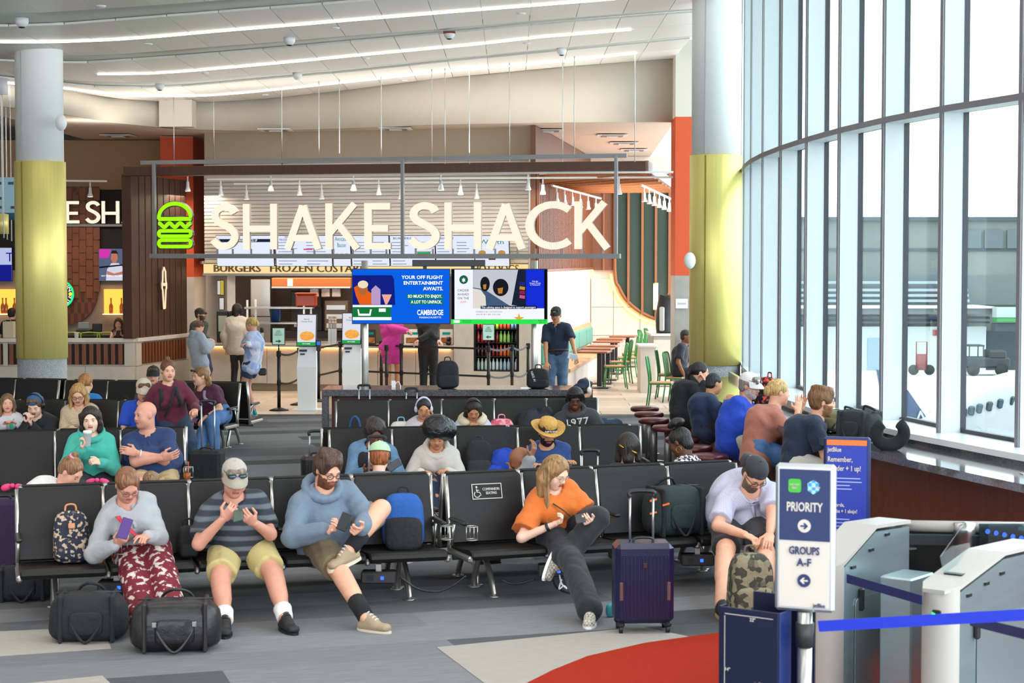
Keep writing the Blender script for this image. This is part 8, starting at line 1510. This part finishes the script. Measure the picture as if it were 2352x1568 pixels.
text('PRIORITY', .042, creamp, t, T_(0, h_ * .21), width=.165, bold=.02); text('GROUPS', .036, navy, t, T_(0, -h_ * .085), width=.14, bold=.02); text('A-F', .036, navy, t, T_(0, -h_ * .165), width=.068, bold=.02); text('jetBlue', .02, navy, t, T_(.07, -h_ * .45), width=.055)
for y, m1, m2, s_ in ((h_ * .085, creamp, navy, 1), (-h_ * .285, navy, creamp, -1)): B().prism(disc(.03, 24, 0, y), .003, Mf, 0, .008).build('arrow_disc', m1, t); B().prism([(-.018 * s_, y - .0035), (.002 * s_, y - .0035), (-.004 * s_, y - .014), (.004 * s_, y - .014), (.018 * s_, y), (.004 * s_, y + .014), (-.004 * s_, y + .014), (.002 * s_, y + .0035), (-.018 * s_, y + .0035)][::s_], .003, Mf, 0, .0105).build('arrow', m2, t)
B().prism(rrect(.058, .062, .012, 4, -.045, h_ * .355), .003, Mf, 0, .008).build('green_emblem', mat('mint_green', '#3fae2a', .5), t); text('even more\nMINT', .012, creamp, t, T_(-.045, h_ * .352, .012), width=.044); B().prism([(.04 + .03 * math.cos(PI / 3 * k + PI / 6), h_ * .35 + .033 * math.sin(PI / 3 * k + PI / 6)) for k in range(6)], .003, Mf, 0, .008).build('blue_emblem', mat('mosaic_blue', '#3a8fc8', .5, col2='#9fd0e8', kind='check', vscale=60), t); text('mosaic', .01, creamp, t, T_(.052, h_ * .35, .012), width=.04)
t2 = thing('belt_stanchion', 'polished steel belt stanchion holding the priority sign', 'stanchion', (xat(1852, PYs) + .005, PYs + .005, 0)); B().tube([(0, 0, .02), (0, 0, zb - .002)], .034, 20).build('pole', steel, t2); B().lathe([(.17, 0), (.17, .02), (.04, .035)], n=28).build('base', steel, t2); B().lathe([(.04, zb - .16), (.042, zb - .05)], n=20).build('head', mat('zip_dark'), t2)
t, Mf, h_ = floor_sign('info_sign', 'tall blue information sign with orange stripe behind the priority sign', 1948, 12.0, .25, zat(1004, 12.0), .305, math.radians(-16), blu_s, mat('sign_edge_blue', '#0e1f58', .4)); B().box((0, h_ * .47, .006), (.26, .035, .004), Mf).build('stripe', mat('stripe_orange', '#e8702a', .5), t); B().box((0, 0, -.02), (.31, .06, .3), Matrix.Translation((0, 0, .12))).build('foot', mat('sign_edge_blue'), t)
for s, y, hh, ww_ in (('jetBlue', .43, .03, .09), ('Remember,', .375, .035, .16), ('1 under + 1 up!', .325, .035, .21), ('Recuerda,', .12, .025, .11), ('1 arriba + 1 abajo!', .085, .025, .19)): text(s, hh, creamp, t, Mf @ Matrix.Translation((-.125, h_ * y, .008)), width=ww_, align='LEFT', bold=.01)
for y0 in (.27, .04): rows(t, Mf, -.125, .11, h_ * y0, h_ * (y0 - .06), 4, mat('fine_print', '#9fb0dc', .6), .006)
gs = mat('gate_steel', '#a5b6ba', .35, .8, var=.06, vscale=2, stretch=(1, 1, 8)); gw = mat('gate_white', '#aba69f', .4)
def gate(label, pa, ang, L, zf, zb_, light=False):
 t = thing('boarding_gate', label, 'gate', pa, ang, 'boarding gate pedestals'); W_ = .2
 prof = [(0, .0), (L, .0), (L, zb_ - .02), (L * .5, zb_), (.0, zf)]
 B().prism([(x, z) for x, z in [(.09, 0), (L, 0), (L, zb_ - .03), (L * .52, zb_ - .01), (.09, zf - .02)]], W_ - .01, Matrix(((1, 0, 0, 0), (0, 0, 1, -W_ / 2), (0, 1, 0, 0), (0, 0, 0, 1))) @ Matrix.Translation((0, 0, .005))).build('body', gs, t)
 n_ = 12; vs = [(.09 - .1 * math.sin(PI * i / n_), -.1 * math.cos(PI * i / n_), z) for z in (0, zf) for i in range(n_ + 1)]; B().add(vs, [(i, n_ + 1 + i, n_ + 2 + i, i + 1) for i in range(n_)], 0, True).build('end_cap', gw, t)
 sl_ = (zb_ - zf) / (L * .5 - .09); tp = [(-.01, zf - .1 * sl_), (.09, zf), (L * .52, zb_ + .01), (L, zb_ - .01)]; vs = []
 for x, z in tp: wv = .06 if x < 0 else .105; vs += [(x, -wv, z), (x, wv, z), (x, wv, z + .02), (x, -wv, z + .02)]
 B().add(vs, [(q * 4 + j, q * 4 + 4 + j, q * 4 + 4 + (j + 1) % 4, q * 4 + (j + 1) % 4) for q in range(3) for j in range(4)] + [(0, 1, 2, 3), (15, 14, 13, 12)]).build('top_cover', gw, t)
 B().prism(rrect(L * .55, zf * .62, .04, 4, L * .52, zf * .45), .004, Matrix(((1, 0, 0, 0), (0, 0, 1, -W_ / 2 - .003), (0, 1, 0, 0), (0, 0, 0, 1)))).build('access_panel', mat('gate_panel', '#b0bfc2', .3, .75), t)
 for x in (.2, .42, .62): B().box((x, -W_ / 2, zf - .06 + max(0, x - .1) * sl_ * .8), (.05, .012, .016), Matrix.Identity(4)).build('sensor', black, t)
 B().box((.28, -W_ / 2 - .012, zf - .22), (.03, .03, .13), None, .008).build('belt_clip', black, t)
 if light: B().box((-.012, -.02, zf - .13), (.012, .05, .06), None, .01).build('light_housing', black, t); B().prism([(-.02, -.018), (.02, 0), (-.02, .018)], .004, Matrix(((0, 0, -1, -.02), (-1, 0, 0, -.02), (0, 1, 0, zf - .13), (0, 0, 0, 1)))).build('green_arrow', emis('go_green', '#2fff5a', 4), t); B().box((.28, 0, zf + .29 * sl_ * .75 + .01), (.12, .1, .01), Matrix.Identity(4)).build('scanner', black, t); B().box((0, 0, 0), (.34, .006, .16), Matrix.Translation((.36, .05, zf + .27 * sl_ + .1)) @ Matrix.Rotation(-.45, 4, 'Y'), .002).build('shield', glass('shield_glass', '#eef6f5', .02, .1), t)
 return t
a1 = math.radians(52); zf = .92; P2 = at(2146, 1345, 9.25); gate('right steel boarding gate pedestal with green arrow light', (P2.x, P2.y, 0), a1, 1.25, P2.z - .02, 1.01, True); P1 = at(1885, 1290, 10.2); gate('left steel boarding gate pedestal behind the priority sign', (P1.x, P1.y, 0), a1, .92, P1.z - .02, 1.035)
e1 = Vector((P1.x, P1.y, 0)) + Vector((math.cos(a1), math.sin(a1), 0)) * .93; t = thing('gate_rail', 'white topped glass barrier rail running right from the left boarding gate', 'barrier', e1); dR = Vector((1.3, -.15, 0)); B().tube([(0, 0, 1.0), (dR.x, dR.y, 1.0)], .035, 10).build('rail', gw, t); Mr = frame((0, 0, 0), dR); B().box((.66, 0, .56), (1.26, .012, .85), Mr).build('pane', glass('gate_glass', '#8fa3a8', .02, .08), t); B().box((.66, 0, .92), (1.28, .05, .06), Mr).build('black_band', black, t)
for x in (.02, 1.28): B().box((x, 0, .5), (.05, .05, 1.05), Mr).build('post', steel, t)
B().lathe([(.045, .78), (.045, .95), (.065, .97), (.065, 1.03), (0, 1.04)], (.39, -.1, 0), 18).build('swing_hub', steel, t); B().box((.62, -.12, .9), (.3, .01, .26), None, .003).build('swing_leaf', glass('leaf_glass', '#7fa3b0', .02, .1), t)
for k in range(5): B().prism(disc(.015, 14), .003, face_frame((.52 + k * .05, -.13, .985 - k * .01), (1, 0, 0))).build('blue_dot', mat('dot_blue', '#1c58c8', .4), t)
bb = mat('belt_blue', '#0d2fc0', .5); bn_ = mat('belt_navy', '#10205c', .6); pb_ = Vector((xat(1858, PYs), PYs, 0))
def blt(a, c, m, lab, hh=.024):
 a, c = Vector(a), Vector(c); d = c - a; tag(B().box((d.length / 2, 0, 0), (d.length, .003, hh * 2), frame(a, d)).build('barrier_belt', m), lab, 'belt', 'blue boarding belts')
blt(at(1880, 1438, PYs - .01), Vector((2.31, 7.8, 1.08)), bb, 'bright blue belt stretched across the boarding gates', .025); blt(at(1945, 1328, 9.95), at(2118, 1378, 9.2), bn_, 'navy belt running from the left gate to the right gate'); blt(at(2228, 1425, 9.0), Vector((2.31, 7.83, .96)), bn_, 'navy belt leaving the right gate towards the picture edge')
t3 = thing('belt_stanchion', 'steel belt stanchion at the far right end of the bright blue belt', 'stanchion', (2.35, 7.8, 0)); B().tube([(0, 0, .02), (0, 0, 1.12)], .034, 16).build('pole', steel, t3); B().lathe([(.17, 0), (.17, .02), (.04, .035)], n=24).build('base', steel, t3); B().lathe([(.04, .9), (.042, 1.13)], n=16).build('head', mat('zip_dark'), t3)
sz = thing('bag_sizer', 'dark blue steel bag sizer box at the boarding lane', 'bag sizer', (xat(1726, 8.35), 8.35, .32), math.radians(-36)); nv = mat('sizer_blue', '#0d1434', .35)
B().box((0, 0, .33), (.3, .012, .68), None, .003).build('front_panel', nv, sz); B().box((0, .1, -.16), (.12, .12, .32)).build('pedestal', nv, sz); B().box((.155, .05, .33), (.012, .11, .68), None, .003).build('side_panel', mat('sizer_edge', '#10265e', .35), sz); B().box((-.155, .03, .33), (.012, .06, .68)).build('side_lip', nv, sz); B().box((.03, .24, .36), (.28, .012, .7), None, .003).build('rear_panel', nv, sz); B().box((.1, .33, .43), (.14, .012, .86), None, .003).build('tall_panel', nv, sz); B().box((0, .16, .01), (.3, .35, .02)).build('floor_panel', nv, sz)
Mz = face_frame((0, -.008, .33), (1, 0, 0)); b = B(); b.box((0, .31, .001), (.25, .003, .001), Mz).box((-.125, 0, .001), (.003, .6, .001), Mz); b.build('print', creamp, sz); text('jetBlue', .018, creamp, sz, Mz @ Matrix.Translation((.06, .0, .001)), width=.055); text('22"', .016, creamp, sz, Mz @ Matrix.Translation((.02, .295, .002))); text('14"', .016, creamp, sz, Mz @ Matrix.Translation((-.11, .05, .002)))
b = B(); P = at(2060, 1568, 10.6); b.box((0, 0, .4), (.3, .2, .8), None, .01); gl_ = thing('low_gate_cabinet', 'low steel cabinet with round lock between the two boarding gates', 'cabinet', (xat(2090, 10.4), 10.4, 0), a1); b.build('body', gs, gl_); B().prism(disc(.012, 12), .01, face_frame((.02, -.105, .62), (1, 0, 0))).build('lock', black, gl_); B().box((-.1, -.102, .7), (.05, .008, .014)).build('sensor', black, gl_)
